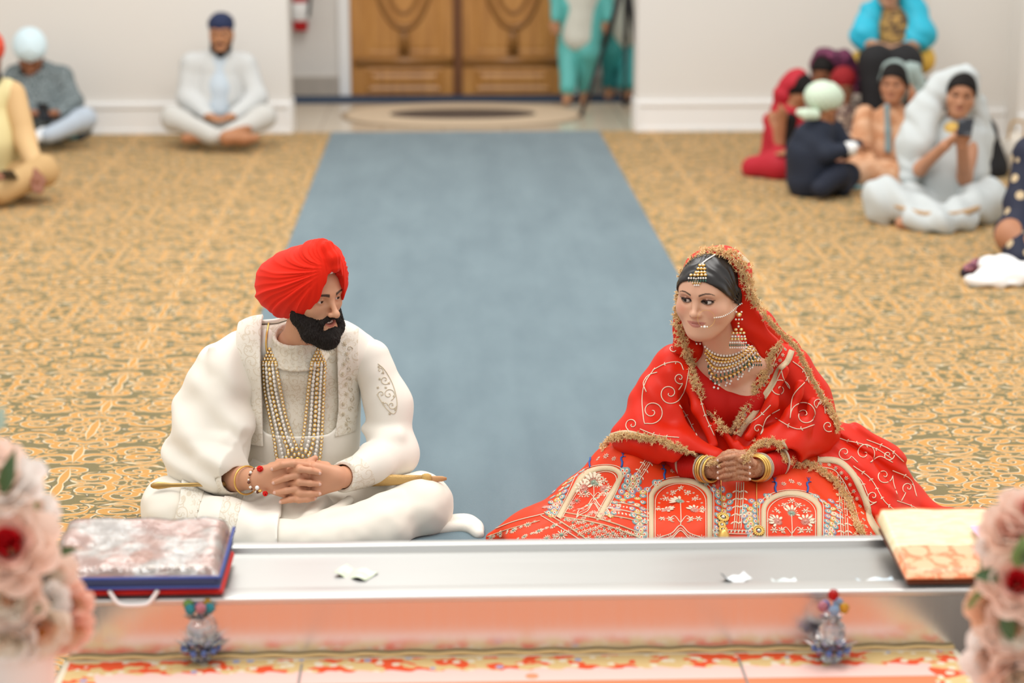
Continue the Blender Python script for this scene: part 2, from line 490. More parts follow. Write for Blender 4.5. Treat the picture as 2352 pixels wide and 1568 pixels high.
def steel_mat(name, rough, vert=True, col='#d6d6d4'):
    m = bpy.data.materials.new(name); m.use_nodes = True; N = NT(m); b = N.n['Principled BSDF']
    sc = (60, 60, 1.2) if vert else (1.2, 60, 60)
    g = N.noise(N.vm('MULTIPLY', N.pos(), sc), 2.0, 3)
    b.inputs['Base Color'].default_value = C(col); b.inputs['Metallic'].default_value = 1.0
    N.setin(b.inputs['Roughness'], N.m('ADD', rough-.05, N.m('MULTIPLY', g, .1)))
    N.setin(b.inputs['Normal'], N.bump(g, .04, .002)); return m
m_wall = mat('wall_paint', '#dfdbd5', .85, var=.02, varscale=1.5)
m_white = mat('trim_white', '#f0f0ef', .45)
m_stone = mat('grey_stone', '#b3aa9f', .5, var=.12, varscale=12)
m_navymat = mat('navy_mat', '#2b3f58', .95, var=.1, varscale=60)
m_wood = wood_mat(); m_wooddark = mat('door_edge_wood', '#6e4322', .45)
m_steel = steel_mat('brushed_steel', .24); m_steeltop = steel_mat('steel_tray', .36, False, '#c4c4c1'); m_steeledge = mat('steel_edge', '#d2d2cf', .32, metal=.75)
m_dark = mat('dark_plinth', '#5d5047', .6)
# ================================================================ shell
WY = float(G(1065, 303)[1])          # front face of the hall's end wall
xl = float(W(668, 300, WY)[0]); xr = float(W(1462, 300, WY)[0]); FY = WY + 2.2
mb = MB(); mb.add([(-9,-1,0),(9,-1,0),(9,WY+.02,0),(-9,WY+.02,0)], [(0,1,2,3)])
fl = struct(mb.build('floor', carpet_mat(), smooth=False))
def tile_mat():
    m = bpy.data.materials.new('foyer_tile'); m.use_nodes = True; N = NT(m); b = N.n['Principled BSDF']
    br = N.new('ShaderNodeTexBrick'); N.setin(br.inputs['Vector'], N.pos()); br.offset = 0
    br.inputs['Scale'].default_value = 1; br.inputs['Brick Width'].default_value = .45; br.inputs['Row Height'].default_value = .45
    br.inputs['Mortar Size'].default_value = .006
    br.inputs['Color1'].default_value = C('#cfc0aa'); br.inputs['Color2'].default_value = C('#c9b9a2'); br.inputs['Mortar'].default_value = C('#ab9b86')
    N.setin(b.inputs['Base Color'], br.outputs[0]); b.inputs['Roughness'].default_value = .18; return m
mb = MB(); mb.add([(xl-3,WY+.02,0),(xr+3,WY+.02,0),(xr+3,FY+.3,0),(xl-3,FY+.3,0)], [(0,1,2,3)])
struct(mb.build('floor_foyer', tile_mat(), smooth=False))
mb = MB(); mb.box((-9,WY,0),(xl,WY+.28,5)); struct(mb.build('wall_left', m_wall, smooth=False))
mb = MB(); mb.box((xr,WY,0),(9,WY+.28,5)); struct(mb.build('wall_right', m_wall, smooth=False))
mb = MB(); mb.box((xl-3,FY,0),(xr+3,FY+.2,5)); struct(mb.build('wall_back', m_wall, smooth=False))
# pilaster on the right
px0 = float(W(2128, 200, WY-.55)[0]); px1 = float(W(2312, 200, WY-.55)[0])
mb = MB(); mb.box((px0,WY-.55,0),(px1,WY-.001,5)); mb.box((px1,WY-.85,0),(9,WY-.001,5)); struct(mb.build('wall_pier', m_wall, smooth=False))
def baseboard(name, x0, x1, y, parent=None, ends=(0,0)):
    mb = MB(); h = .225
    mb.box((x0-ends[0], y-.022, 0), (x1+ends[1], y, h-.03)); mb.box((x0-ends[0], y-.032, 0), (x1+ends[1], y, .028))
    mb.rbox((x0-ends[0], y-.034, h-.045), (x1+ends[1], y, h), .01)
    return struct(mb.build(name, m_white, smooth=False))
baseboard('baseboard_left', -9, xl, WY); baseboard('baseboard_right', xr, px0, WY)
baseboard('baseboard_pier', px0, px1, WY-.55); baseboard('baseboard_corner', px1, 9, WY-.85)
mb = MB(); mb.box((xl-.02, WY-.03, 0), (xl+.012, WY+.29, .22)); struct(mb.build('baseboard_jamb', m_white, smooth=False))
mb = MB(); mb.box((xr-.012, WY-.03, 0), (xr+.02, WY+.29, .22)); struct(mb.build('baseboard_jamb.001', m_white, smooth=False))
# foyer back wall: stone skirting, doors, frame
dx0 = float(W(806, 200, FY)[0]); dx1 = float(W(1302, 200, FY)[0]); dm = float(W(1053, 200, FY)[0])
mb = MB(); mb.box((xl-3, FY-.02, 0), (dx0-.08, FY, .16)); struct(mb.build('baseboard_back', m_stone, smooth=False))
mb = MB(); mb.box((dx1+.08, FY-.02, 0), (xr+3, FY, .16)); struct(mb.build('baseboard_back.001', m_stone, smooth=False))
mb = MB(); mb.box((dx0-.09, FY-.05, 0), (dx0, FY, 2.35)); mb.box((dx1, FY-.05, 0), (dx1+.09, FY, 2.35)); mb.box((dx0-.09, FY-.05, 2.25), (dx1+.09, FY, 2.35))
struct(mb.build('trim_1', m_white, smooth=False))
def door(name, x0, x1, hinge_left):
    mb = MB(); y = FY-.045; w_ = x1-x0; cx = (x0+x1)/2
    mb.box((x0+.004, y, .012), (x1-.004, FY-.002, 2.24))
    d = mb.build(name, m_wood, smooth=False); struct(d)
    st = .125
    z0, z1 = .20, .47
    p = MB()
    def panel(x0, z0, x1, z1, dp=.014):
        V = []; 
        for (i, yy) in ((0, y), (.022, y-dp), (.05, y-dp*.2), (.075, y-dp)):
            V += [(x0+i,yy,z0+i),(x1-i,yy,z0+i),(x1-i,yy,z1-i),(x0+i,yy,z1-i)]
        F = [(a*4+b, a*4+(b+1)%4, a*4+4+(b+1)%4, a*4+4+b) for a in range(3) for b in range(4)] + [(12,13,14,15)]
        p.add(V, F)
    panel(x0+st, .035, x1-st, .235)
    panel(x0+st, .335, x1-st, 2.1, .006)
    q = p.build('door_panel', m_wood, d, smooth=False)
    # oval moulding
    o = MB(); a = np.linspace(0, 2*PI, 49)
    for (rx, rz, r) in ((w_*.31, .80, .026), (w_*.22, .68, .016)):
        P = np.stack([cx+rx*np.cos(a), np.full(49, y-.012), 1.36+rz*np.sin(a)], 1)
        o.tube(P[:-1], r, 8, closed=True)
    o.box((cx-.045, y-.014, .335), (cx+.045, y, .60)); o.box((x0+.03, y-.010, .245), (x1-.03, y, .325))
    o.build('oval_moulding', mat('door_moulding', '#9a6a35', .3), d)
    e = MB(); ex = x1 if hinge_left else x0
    e.box((ex-.035, y-.012, .012), (ex+.035, y, 2.24)) if not hinge_left else e.box((ex-.045, y-.01, .012), (ex-.004, y, 2.24))
    e.build('meeting_stile', m_wooddark, d, smooth=False)
    h = MB(); hx = x1-.09 if hinge_left else x0+.09
    h.tube([(hx,y,1.0),(hx,y-.06,1.0),(hx,y-.06,1.25),(hx,y,1.25)], .011, 8); h.build('door_handle', mat('brass', '#c9a24a', .25, metal=1), d)
door('door_1', dx0, dm, True); door('door_2', dm, dx1, False)
# long navy mat under the doors, oval rug
mb = MB(); ya = float(G(1000, 237)[1]); mb.box((xl-2.5, ya, 0.001), (xr+2.5, FY-.055, .010)); o = mb.build('entrance_mat', m_navymat, smooth=False)
tag(o, 'long navy entrance mat along the foot of the wooden doors', 'mat')
rc0 = G(1063, 264); rx = float(W(1343, 262, rc0[1])[0]-W(785, 262, rc0[1])[0])/2; ry = float(G(1063,236)[1]-G(1063,291)[1])/2
def oval(rx_, ry_, z, m, t=.006):
    mb = MB(); n = 64; a = np.linspace(0, 2*PI, n, endpoint=False)
    X = rc0[0]+rx_*np.sign(np.cos(a))*np.abs(np.cos(a))**.9; Y = rc0[1]+ry_*np.sign(np.sin(a))*np.abs(np.sin(a))**.9
    V = [(x,y,0.001) for x,y in zip(X,Y)] + [(x,y,z) for x,y in zip(X,Y)]
    F = [(i,(i+1)%n,n+(i+1)%n,n+i) for i in range(n)] + [tuple(range(n,2*n))]
    return mb.add(V, F)
t = thing('oval_rug', 'oval beige rug with dark centre on the tiled foyer floor', 'rug', (rc0[0], rc0[1], 0))
oval(rx, ry, .008, 0).build('border', mat('rug_tan', '#a08c74', .95, var=.1), t, smooth=False)
oval(rx*.955, ry*.93, .010, 0).build('field', mat('rug_beige', '#cdb79b', .95, var=.1), t, smooth=False)
oval(rx*.60, ry*.42, .012, 0).build('medallion', mat('rug_brown', '#54463c', .95, var=.3, varscale=25), t, smooth=False)
# blue runner
ra = [G(594,735), G(762,302), G(1567,644), G(1377,302)]
xL = np.polyfit([ra[0][1], ra[1][1]], [ra[0][0], ra[1][0]], 1); xR = np.polyfit([ra[2][1], ra[3][1]], [ra[2][0], ra[3][0]], 1)
mb = MB(); y0, y1 = 4.7, WY-.02
n = 40; Y = np.linspace(y0, y1, n)
V = []; 
for yy in Y:
    for (x, z) in ((np.polyval(xL,yy), .001), (np.polyval(xL,yy)+.006, .007), (np.polyval(xR,yy)-.006, .007), (np.polyval(xR,yy), .001)): V.append((x,yy,z))
mb.add(V, [(i*4+j, i*4+j+1, i*4+5+j, i*4+4+j) for i in range(n-1) for j in range(3)])
tag(mb.build('runner_carpet', runner_mat(), smooth=False), 'long plain blue runner carpet leading from the platform to the doors', 'carpet')
# fire extinguisher on the foyer wall
c = W(690, 72, FY-.09); zb = c[2]; x = c[0]; y = FY-.09
t = thing('fire_extinguisher', 'red fire extinguisher with white label on the foyer wall', 'fire extinguisher', (x, y, zb))
m_red = mat('extinguisher_red', '#b3161b', .3)
MB().lathe([(.03,0),(.058,.004),(.062,.02),(.062,.34),(.05,.38),(.022,.40),(.02,.43)], 24, (x,y,zb)).build('cylinder', m_red, t)
MB().lathe([(.0625,.09),(.0632,.091),(.0632,.235),(.0625,.236)], 24, (x,y,zb)).build('paper_label', m_white, t)
mb = MB(); mb.box((x-.02,y-.02,zb+.43),(x+.02,y+.02,zb+.46)); mb.box((x-.015,y-.10,zb+.46),(x+.015,y+.03,zb+.475)); mb.build('valve_lever', mat('black_metal','#1c1c1e',.4), t)
MB().tube(spline([(x+.02,y,zb+.44),(x+.09,y,zb+.42),(x+.085,y,zb+.25),(x+.07,y-.02,zb+.12)],6), .011, 8).build('hose', mat('black_rubber','#17171a',.6), t)
mb = MB(); mb.box((x-.05,y+.06,zb+.05),(x+.05,FY,zb+.32)); mb.build('bracket', mat('black_metal'), t, smooth=False)
# tripod in the doorway
foot = G(1336, 268); apex = W(1440, -60, foot[1]+.35)
t = thing('tripod', 'black camera tripod standing in the doorway at the right jamb', 'tripod', (foot[0], foot[1], 0))
m_trip = mat('tripod_black', '#1d1d1f', .4)
feet = [foot, np.array([apex[0]+.02, foot[1]+.62, 0]), np.array([apex[0]+.13, foot[1]+.18, 0])]
for fpt in feet:
    mid = apex*.5+fpt*.5
    MB().tube([apex, mid], .021, 10).tube([mid, fpt+np.array([0,0,.02])], .015, 10).lathe([(.012,0),(.02,.004),(.02,.03)],10,fpt).build('leg', m_trip, t)
MB().lathe([(.05,-.06),(.05,0),(.03,.03),(.02,.18)], 14, apex).build('centre_column', m_trip, t)
mb = MB(); mb.box(apex+np.array([-.06,-.06,.18]), apex+np.array([.06,.06,.22])); mb.build('head_plate', m_trip, t)
# ================================================================ steel donation chest and cloth covered platform
BYf = 4.20
bx0 = float(W(150, 1368, BYf)[0]); bx1 = float(W(2246, 1365, BYf)[0]); bz = float(W(1176, 1364, BYf)[2]); BYb = float(G(1176, 1239, bz+.008)[1]); PZ = float(W(1176,1499,BYf)[2])
t = thing('donation_chest', 'long brushed steel donation chest with sunken top tray before the couple', 'chest', ((bx0+bx1)/2, BYf, 0))
mb = MB(); mb.rbox((bx0, BYf, .0), (bx1, BYf+.012, bz), .004); mb.build('front_panel', m_steel, t)
mb = MB(); mb.box((bx0, BYb-.012, 0), (bx1, BYb, bz-.02)); mb.box((bx0,BYf+.012,0),(bx0+.012,BYb-.012,bz-.01)); mb.box((bx1-.012,BYf+.012,0),(bx1,BYb-.012,bz-.01)); mb.build('side_panels', m_steel, t, smooth=False)
mb = MB(); mb.rbox((bx0-.004, BYf-.012, bz-.012), (bx1+.004, BYf+.055, bz+.003), .005); mb.build('front_ledge', m_steeledge, t)
mb = MB(); mb.rbox((bx0, BYb-.03, bz-.02), (bx1, BYb+.006, bz+.008), .006); mb.build('back_rim', m_steeledge, t)
mb = MB(); mb.box((bx0+.012, BYf+.05, bz-.035), (bx1-.012, BYb-.025, bz-.02)); 
P = np.array([[(x,y,z) for x in (bx0+.012,bx1-.012)] for (y,z) in ((BYf+.055,bz-.002),(BYf+.060,bz-.008),(BYb-.036,bz-.007),(BYb-.03,bz+.006))])
mb.grid(P, flip=True); mb.build('tray', m_steeltop, t, smooth=False)
mb = MB(); 
# platform
pxl = W(140, 1512, BYf-.03)[0]; pxr = W(2206, 1512, BYf-.03)[0]; py0, py1 = 2.9, BYf-.002
t = thing('cloth_covered_platform', 'low platform spread with a pale pink cloth with orange floral border', 'platform', ((pxl+pxr)/2, 3.6, 0))
def rumala_mat():
    m = bpy.data.materials.new('pink_rumala'); m.use_nodes = True; N = NT(m); b = N.n['Principled BSDF']
    p = N.sep(N.pos())
    e = N.m('MINIMUM', N.m('MINIMUM', N.m('SUBTRACT', p[0], float(pxl)), N.m('SUBTRACT', float(pxr), p[0])), N.m('SUBTRACT', float(py1), p[1]))
    vo = N.new('ShaderNodeTexVoronoi', feature='F1'); vo.inputs['Scale'].default_value = 34; N.setin(vo.inputs['Vector'], N.pos())
    nn = N.noise(N.vm('MULTIPLY', N.pos(), (1,1.6,1)), 13, 2)
    orange, gold, cream, pink, blue = C('#e84e1a'), C('#dcbb80'), C('#e9d9bf'), C('#efc5bb'), C('#9a9fc4')
    bd = N.mix(N.m('GREATER_THAN', nn, .52), gold, orange)
    bd = N.mix(N.m('LESS_THAN', vo.outputs['Distance'], .32), bd, cream)
    cc = N.sep(vo.outputs['Color']); bd = N.mix(N.m('MULTIPLY', N.m('GREATER_THAN', cc[0], .86), N.m('LESS_THAN', vo.outputs['Distance'], .3)), bd, blue)
    vo2 = N.new('ShaderNodeTexVoronoi', feature='F1'); vo2.inputs['Scale'].default_value = 7; N.setin(vo2.inputs['Vector'], N.pos())
    dot = N.m('LESS_THAN', vo2.outputs['Distance'], .11)
    fld = N.mix(dot, pink, C('#e0926a'))
    ee = N.m('ADD', e, N.m('MULTIPLY', N.m('SINE', N.m('MULTIPLY', N.m('ADD', p[0], p[1]), 95)), .006))
    fld = N.mix(N.m('GREATER_THAN', N.m('SUBTRACT', float(py1), p[1]), .156), fld, C('#de7f52'))
    c = N.mix(N.m('LESS_THAN', ee, .090), fld, bd)
    c = N.mix(N.m('LESS_THAN', e, .018), c, cream)
    N.setin(b.inputs['Base Color'], c); b.inputs['Roughness'].default_value = .55
    N.setin(b.inputs['Normal'], N.bump(N.noise(N.pos(), 300, 2), .2, .002)); return m
m_rum = rumala_mat()
mb = MB(); mb.rbox((pxl, py0, PZ-.02), (pxr, py1, PZ), .012); mb.build('cloth', m_rum, t)
mb = MB(); mb.box((pxl+.02, py0+.02, .13), (pxr-.02, py1-.004, PZ-.02)); mb.build('base', m_white, t, smooth=False)
for sd in (0,1):
    x0 = pxl if sd == 0 else pxr; s_ = -1 if sd == 0 else 1; mb = MB()
    n = 40; yy = np.linspace(py0, py1-.01, n)
    P = np.array([[(x0 + s_*(a+.008*math.sin(q*24)*b), q, PZ-.004-zz) for (a,zz,b) in ((0,0,0),(.006,.02,.3),(.012,.05,.7),(.02,.088,1.0))] for q in yy])
    P2 = P[:, ::-1].copy(); P2[:,:,0] -= s_*.003
    mb.grid(np.concatenate([P, P2], 1), flip=(sd==1)); mb.build('hanging_hem', mat('white_hem','#f1ece6',.7), t)
mb = MB(); rr_ = np.random.default_rng(5); xs_ = np.linspace(pxl+.01, pxr-.01, 300)
mb.tube([(x, py1-.006, PZ+.004+.0015*math.sin(x*60)) for x in xs_], .0055, 6); mb.build('gold_lace_edge', mat('gold_lace','#d9bb84',.4,metal=.4,bump=1.0,bumpscale=300), t)
for k, xp in enumerate((690, 1702)):
    q = W(xp, 1530, BYf-.09); mb = MB(); mb.box((q[0]-.0025, 2.92, PZ), (q[0]+.0025, BYf-.05, PZ+.0022)); mb.build('glass_joint', mat('joint_grey','#8c8580',.4), t, smooth=False)
mb = MB(); mb.box((pxl-1.2, 2.6, 0), (pxr+1.2, BYf-.016, .129)); o = mb.build('stage_plinth', m_dark, smooth=False); tag(o, 'dark brown step beneath the cloth covered platform', 'step')
# ================================================================ heads
def head_R(yaw, pitch=0, roll=0):        # degrees; yaw + turns towards image right, pitch + looks down
    a = math.radians(yaw); d = np.array([math.sin(a), -math.cos(a), 0]); z = np.array([0,0,1.0])
    R = np.stack([np.cross(d, z), d, z], 1)
    return R @ rotx(-math.radians(pitch)) @ roty(math.radians(roll))
EYEX, EYEY, EYEZ, EYER = .0315, .0700, 0.0, .0128
def add_head(s, R, t, sc=1.0, fem=False, smile=0.0, open_mouth=0.0, neck=None, lids=True, wide=1.0):
    s.frame(R, t, sc); w = wide
    s.ell((0,-.014,.028 if fem else .032), (.0745,.094,.083 if fem else .088), .02)   # cranium
    s.ell((0,.028,-.026), (.064*w,.060,.084), .03)                     # face mass
    s.ell((0,.050,.030), (.056,.036,.046), .03)                        # forehead
    if fem:
        for q in (-1,1):
            s.cap((q*.052*w,.002,-.052), (q*.020,.058,-.098), .022, .018, .03)
            s.ell((q*.041*w,.052,-.034), (.026,.024,.027), .022)       # full cheeks
        s.ell((0,.072,-.1005), (.019,.0165,.0150), .022)
        s.ell((0,.045,-.085), (.034,.034,.022), .03)
    else:
        for q in (-1,1):
            s.cap((q*.056,.0,-.056), (q*.026,.060,-.104), .021, .018, .03)
            s.ell((q*.043,.054,-.026), (.021,.019,.018), .022)
        s.ell((0,.076,-.105), (.024,.018,.018), .025)
        s.ell((0,.045,-.09), (.038,.034,.022), .03)
    br = .0085 if fem else .0115
    for q in (-1,1):
        s.cap((q*.014,.0800,.0175), (q*.040,.0700,.0185), br, br*.8, .018)      # brow
        s.ell((q*EYEX,.092,-.001), (.0185,.0150,.0115), .014, sub=True)          # socket
    if lids:
        for q in (-1,1):
            s.sph((q*EYEX,EYEY,EYEZ), .0158 if fem else .0148, .004)
            # lid opening
            s.ell((q*(EYEX+.0005),EYEY+.0135,EYEZ-.0008), (.0136,.010,.0050 if fem else .0042), .0012, R=roty(-q*.10), sub=True)
            s.cap((q*.0185,.0765,-.0035), (q*.0235,.0775,-.0020), .0035, .002, .004)  # inner corner
            s.chain([(q*.0205,.0800,.0032),(q*.0315,.0855,.0072),(q*.0440,.0765,.0030)], [.0016,.0021,.0014], .003)  # upper lid fold
    # nose
    nl = .90 if fem else 1.0
    tipy, tipz = (.1050, -.0345) if fem else (.1140, -.0380)
    s.cap((0,.0800,.012), (0,tipy-.004,tipz+.006), .0068*nl, .0085*nl, .012)
    s.sph((0,tipy,tipz), .0098*nl if fem else .0108, .008)
    for q in (-1,1):
        s.ell((q*.0118*nl,tipy-.0135,tipz-.0025), (.0074,.0098,.0076), .007)
        s.sph((q*.0062,tipy-.007,tipz-.0105), .0036, .003, sub=True)
    s.cap((0,tipy-.012,tipz-.008), (0,.0855,-.054), .0040, .0035, .008)
    # mouth
    mz = -.0640 if fem else -.0665; mw = .0225 + .005*smile
    s.ell((0,.0665,mz), (.030,.0215,.024), .02)
    up = .0035*smile
    yc, ye = (.0862,.0745)
    oz = .0052*open_mouth
    for q in (-1,1):
        s.chain([(0,yc+.0005,mz+.0042+oz*.2),(q*.009,yc-.0005,mz+.0052+oz*.2),(q*mw,ye,mz+up)], [.0042,.0044,.0016], .004)
        s.chain([(0,yc-.0010-oz*.2,mz-.0056-oz),(q*.010,yc-.0025,mz-.0048-oz*.9),(q*mw,ye,mz+up-.0005)], [.0056,.0054,.0016], .004)
    if open_mouth > 0:
        s.ell((0,yc+.002,mz-oz*.4), (.0150,.0140,.0042*open_mouth), .002, sub=True)
    else:
        s.chain([(-mw,ye+.0040,mz+up),(-.008,yc+.0045,mz-.0004),(0,yc+.0050,mz-.0010),(.008,yc+.0045,mz-.0004),(mw,ye+.0040,mz+up)], .0010, .0022, sub=True)
    for q in (() if fem else (-1,1)): s.sph((q*(mw+.0025),ye+.0045,mz+up+.0005), .0012, .004, sub=True)
    # ears
    for q in (-1,1):
        s.ell((q*.0755,-.012,-.012), (.0075,.0185,.0300), .006, R=rotz(q*.35))
        s.ell((q*.0735,-.008,-.036), (.0065,.009,.010), .008)
        s.ell((q*.0835,-.0085,-.006), (.0045,.0105,.0165), .005, R=rotz(q*.35), sub=True)
    if neck is not None: s.world()
    return lambda P: (P-t)@R/sc
def eye_parts(parent, R, t, sc, gaze, iris='#2a1710', EYER=EYER):
    g = nrm(gaze); out = []
    for q in (-1,1):
        c = np.array([q*EYEX, EYEY, EYEZ]); mb = MB()
        z = g; x = nrm(np.cross(z, (0,0,1))); y = np.cross(z, x); B = np.stack([x,y,z],1)
        angs = [0,.20,.26,.50,.55,.8,1.2,1.6,2.2,2.8]; n = 24
        V = []; 
        for a in angs:
            rr = EYER*(1.035 if a < .5 else 1.0)
            for j in range(n): V.append(c + B@np.array([math.sin(a)*math.cos(2*PI*j/n), math.sin(a)*math.sin(2*PI*j/n), math.cos(a)])*rr)
        F = []; M = []
        for i in range(len(angs)-1):
            for j in range(n): F.append((i*n+j, (i+1)*n+j, (i+1)*n+(j+1)%n, i*n+(j+1)%n)); M.append(0 if i < 2 else (1 if i < 4 else 2))
        V = np.array(V)@R.T*sc + t
        o = mesh_obj('eye', V, F, [mat('pupil','#080606',.08), mat('iris_'+iris,iris,.08), mat('sclera','#d9d0c9',.18)], parent, True, M); out.append(o)
    return out
def head_colors(L, base, fem, smile=0, brow='#2a1c16', lip='#b5655a', kohl=0.0, blush=0.0, mz=None, hairline=None, om=0.0):
    """own colours of the face: lips, brows, kohl; L = points in head space"""
    n = len(L); col = np.tile(np.array(C(base)[:3]), (n,1))
    x, y, z = np.abs(L[:,0]), L[:,1], L[:,2]; front = sm(y, .03, .05)
    def blend(m, c):
        nonlocal col; col = col*(1-m[:,None]) + np.array(C(c)[:3])*m[:,None]
    if blush: blend(.35*blush*np.exp(-(((x-.046)/.017)**2+((z+.028)/.014)**2))*front, '#d9705f')
    mz = (-.0640 if fem else -.0665) if mz is None else mz; mw = .0225+.005*smile; up = .0035*smile
    tt = np.clip(x/mw,0,1); cz = mz + up*tt**2
    top = cz + (.0085 if fem else .006)*(1-tt**1.6)*(1-.18*np.exp(-(x/.004)**2)); bot = cz - ((.0105 if fem else .009)+.0068*om)*(1-tt**2); top = top + .002*om*(1-tt)
    m = sm(z, bot-.0008, bot+.0008)*(1-sm(z, top-.0008, top+.0008))*(1-sm(x, mw-.001, mw+.001))*front*(y>.06)
    blend(m*.9, lip)
    # brows
    bx = np.clip((x-.012)/.040, 0, 1); bz = .0185 + .0085*np.sin(bx*2.1) - .004*bx**3*1.5 if fem else .0185 + .0050*np.sin(bx*2.2) - .003*bx**3
    th = (.0030*(1-bx*.75)+.0004) if fem else (.0060*(1-bx*.5))
    m = (1-sm(np.abs(z-bz), th*.6, th*1.15))*sm(x, .010, .0135)*(1-sm(x, .051, .054))*front
    blend(m*.93, brow)
    if kohl:
        ex = x-EYEX; e = np.sqrt((ex/.0168)**2 + ((z-EYEZ+.0004)/.0084)**2)
        m = (1-sm(e, 1.0, 1.12))*front*(y>.055)
        upm = np.where(z > -.002, 1.0, .75); blend(m*upm*kohl, '#171013')
        wing = (1-sm(np.abs(z-(.0030+.24*(x-.043))), .0006, .0022))*sm(x,.0395,.043)*(1-sm(x,.051,.054))*front
        blend(wing*.9*kohl, '#171013')
        sh = np.exp(-(((ex-.003)/.016)**2+((z-.0095)/.0055)**2))*front; blend(.45*sh*kohl, '#8a5140')
    return col
# ================================================================ groom
def ivory(name, col, emb=0.0, sc=55, rough=.62):
    m = bpy.data.materials.new(name); m.use_nodes = True; N = NT(m); b = N.n['Principled BSDF']
    p = N.pos(); base = C(col)
    if emb:
        def scr(scale, sd, turns, cut, wd):
            vo = N.new('ShaderNodeTexVoronoi', feature='F1'); vo.inputs['Scale'].default_value = scale
            q = N.vm('ADD', N.vm('MULTIPLY', p, (1,.45,1)), (sd,0,sd*.7)); N.setin(vo.inputs['Vector'], q)
            d = N.sep(N.vm('SUBTRACT', q, vo.outputs['Position'])); r = vo.outputs['Distance']; rc = N.sep(vo.outputs['Color'])
            th = N.m('DIVIDE', N.m('ARCTAN2', d[2], d[0]), 2*PI)
            ph = N.m('ADD', N.m('ADD', N.m('MULTIPLY', th, N.m('SUBTRACT', N.m('MULTIPLY', N.m('GREATER_THAN', rc[0], .5), 2.0), 1.0)), rc[1]), N.m('MULTIPLY', r, turns))
            f = N.m('ABSOLUTE', N.m('SUBTRACT', N.m('FRACT', ph), .5))
            return N.m('MULTIPLY', N.m('LESS_THAN', f, wd), N.m('LESS_THAN', r, cut))
        e = N.m('MAXIMUM', scr(sc, 0.0, 2.4, .62, .10), N.m('MULTIPLY', scr(sc*2.3, 5.0, 1.6, .5, .15), .8))
        e = N.m('MULTIPLY', e, N.m('MULTIPLY', emb, N.m('ADD', .35, N.noise(p, 9, 3))), clamp=True)
        c = N.mix(e, base, C('#c3ae8b'))
        N.setin(b.inputs['Base Color'], c)
        N.setin(b.inputs['Normal'], N.bump(N.m('ADD', e, N.noise(p, 500, 2)), .5, .0022))
    else:
        f = N.noise(p, 700, 2)
        b.inputs['Base Color'].default_value = base; N.setin(b.inputs['Normal'], N.bump(f, .08, .001))
    b.inputs['Roughness'].default_value = rough; b.inputs['Sheen Weight'].default_value = .15; b.inputs['Specular IOR Level'].default_value = .3
    return m
m_iv = ivory('ivory_cloth', '#ece6da'); m_ive = ivory('ivory_embroidered', '#e4dccb', .50, 34); m_ivb = ivory('ivory_border', '#e8e1d3', .46, 27)
m_ivt = ivory('ivory_trousers', '#e8e1d3'); m_gold = mat('gold', '#e6bb68', .34, metal=.8); m_goldd = mat('antique_gold', '#c2a067', .38, metal=.9)
m_pearl = mat('pearl', '#f4eee4', .2, spec=.7, coat=.3); m_stone2 = mat('kundan_stone', '#e9e4d8', .06, spec=.8, coat=1.0)
m_redt = mat('red_turban', '#e22206', .75, sheen=.05, spec=.25, bump=.12, bumpscale=600)
SKM = '#cf9a7a'
m_skin = mat('skin', '#c98f6c', .48, vcol=True, sss=.12, bump=.05, bumpscale=900)
GT = W(717, 671, 5.757); GR = head_R(43, 7, 3); GS = .985
groom = thing('person', 'seated man in red turban and ivory embroidered suit with hands clasped', 'person', (float(W(680,1200,5.8)[0]), 5.8, 0))
# ---- body
gb = SDF(); GL = add_head(gb, GR, GT, GS, False, smile=1.0, open_mouth=1.5)
def gw(p): return GT + GS*(GR@np.asarray(p, float))
gb.world()
nb = W(686, 806, 5.875)
gb.cap(gw((0,-.015,-.065)), nb, .056, .058, .03)
gb.ell(W(688,900,5.97), (.175,.10,.17), .05); gb.ell(W(680,1060,5.99), (.16,.11,.16), .06); gb.chain([W(540,850,5.95), nb, W(830,845,5.95)], [.048,.05,.048], .05)
eR, eL = W(440,1040,5.85), W(905,1035,5.85)
def Hc(cx, cy, Y): return W(480+cx/5.2275, 960+cy/5.2275, Y)
wR, wL = Hc(585,730,5.615), Hc(1540,715,5.615)
gb.chain([W(520,835,5.94), eR, Hc(330,720,5.70), wR], [.05,.043,.038,.030], .02)
gb.chain([W(850,825,5.94), eL, Hc(1720,700,5.69), wL], [.05,.043,.038,.030], .02)
hipR, hipL = W(610,1170,6.0), W(760,1170,6.0); knR, knL = W(408,1190,5.72), W(955,1172,5.72); anR, anL = W(640,1252,5.52), W(720,1252,5.56)
gb.chain([hipR, knR, anR, anR+np.array([.05,.03,-.012])], [.07,.045,.025,.018], .03); gb.chain([hipL, knL, anL, anL+np.array([-.05,.05,-.012])], [.07,.045,.025,.018], .03)
# hands : metacarpals then fingers, all in the one body
kn_R = [(880,590),(900,690),(905,800),(905,890)]; kn_L = [(1270,590),(1275,690),(1280,800),(1265,890)]
for a, b in zip([(640,655),(630,700),(630,745),(650,790)], kn_R): gb.cap(Hc(*a,5.612), Hc(*b,5.592), .021, .0165, .016)
for a, b in zip([(1510,655),(1520,700),(1520,745),(1500,790)], kn_L): gb.cap(Hc(*a,5.612), Hc(*b,5.592), .021, .0165, .016)
K = .0045
Lf = [[(1230,575),(1010,545),(890,558),(775,605)], [(1230,715),(1060,685),(930,715),(790,770)], [(1230,835),(1060,850),(930,870),(805,890)], [(1220,930),(1080,955),(980,975),(878,1000)]]
Rf = [[(920,640),(1090,612),(1210,628),(1312,655)], [(930,790),(1090,768),(1210,782),(1312,790)], [(950,895),(1090,898),(1210,905),(1312,905)], [(970,965),(1080,975),(1180,970),(1255,962)]]
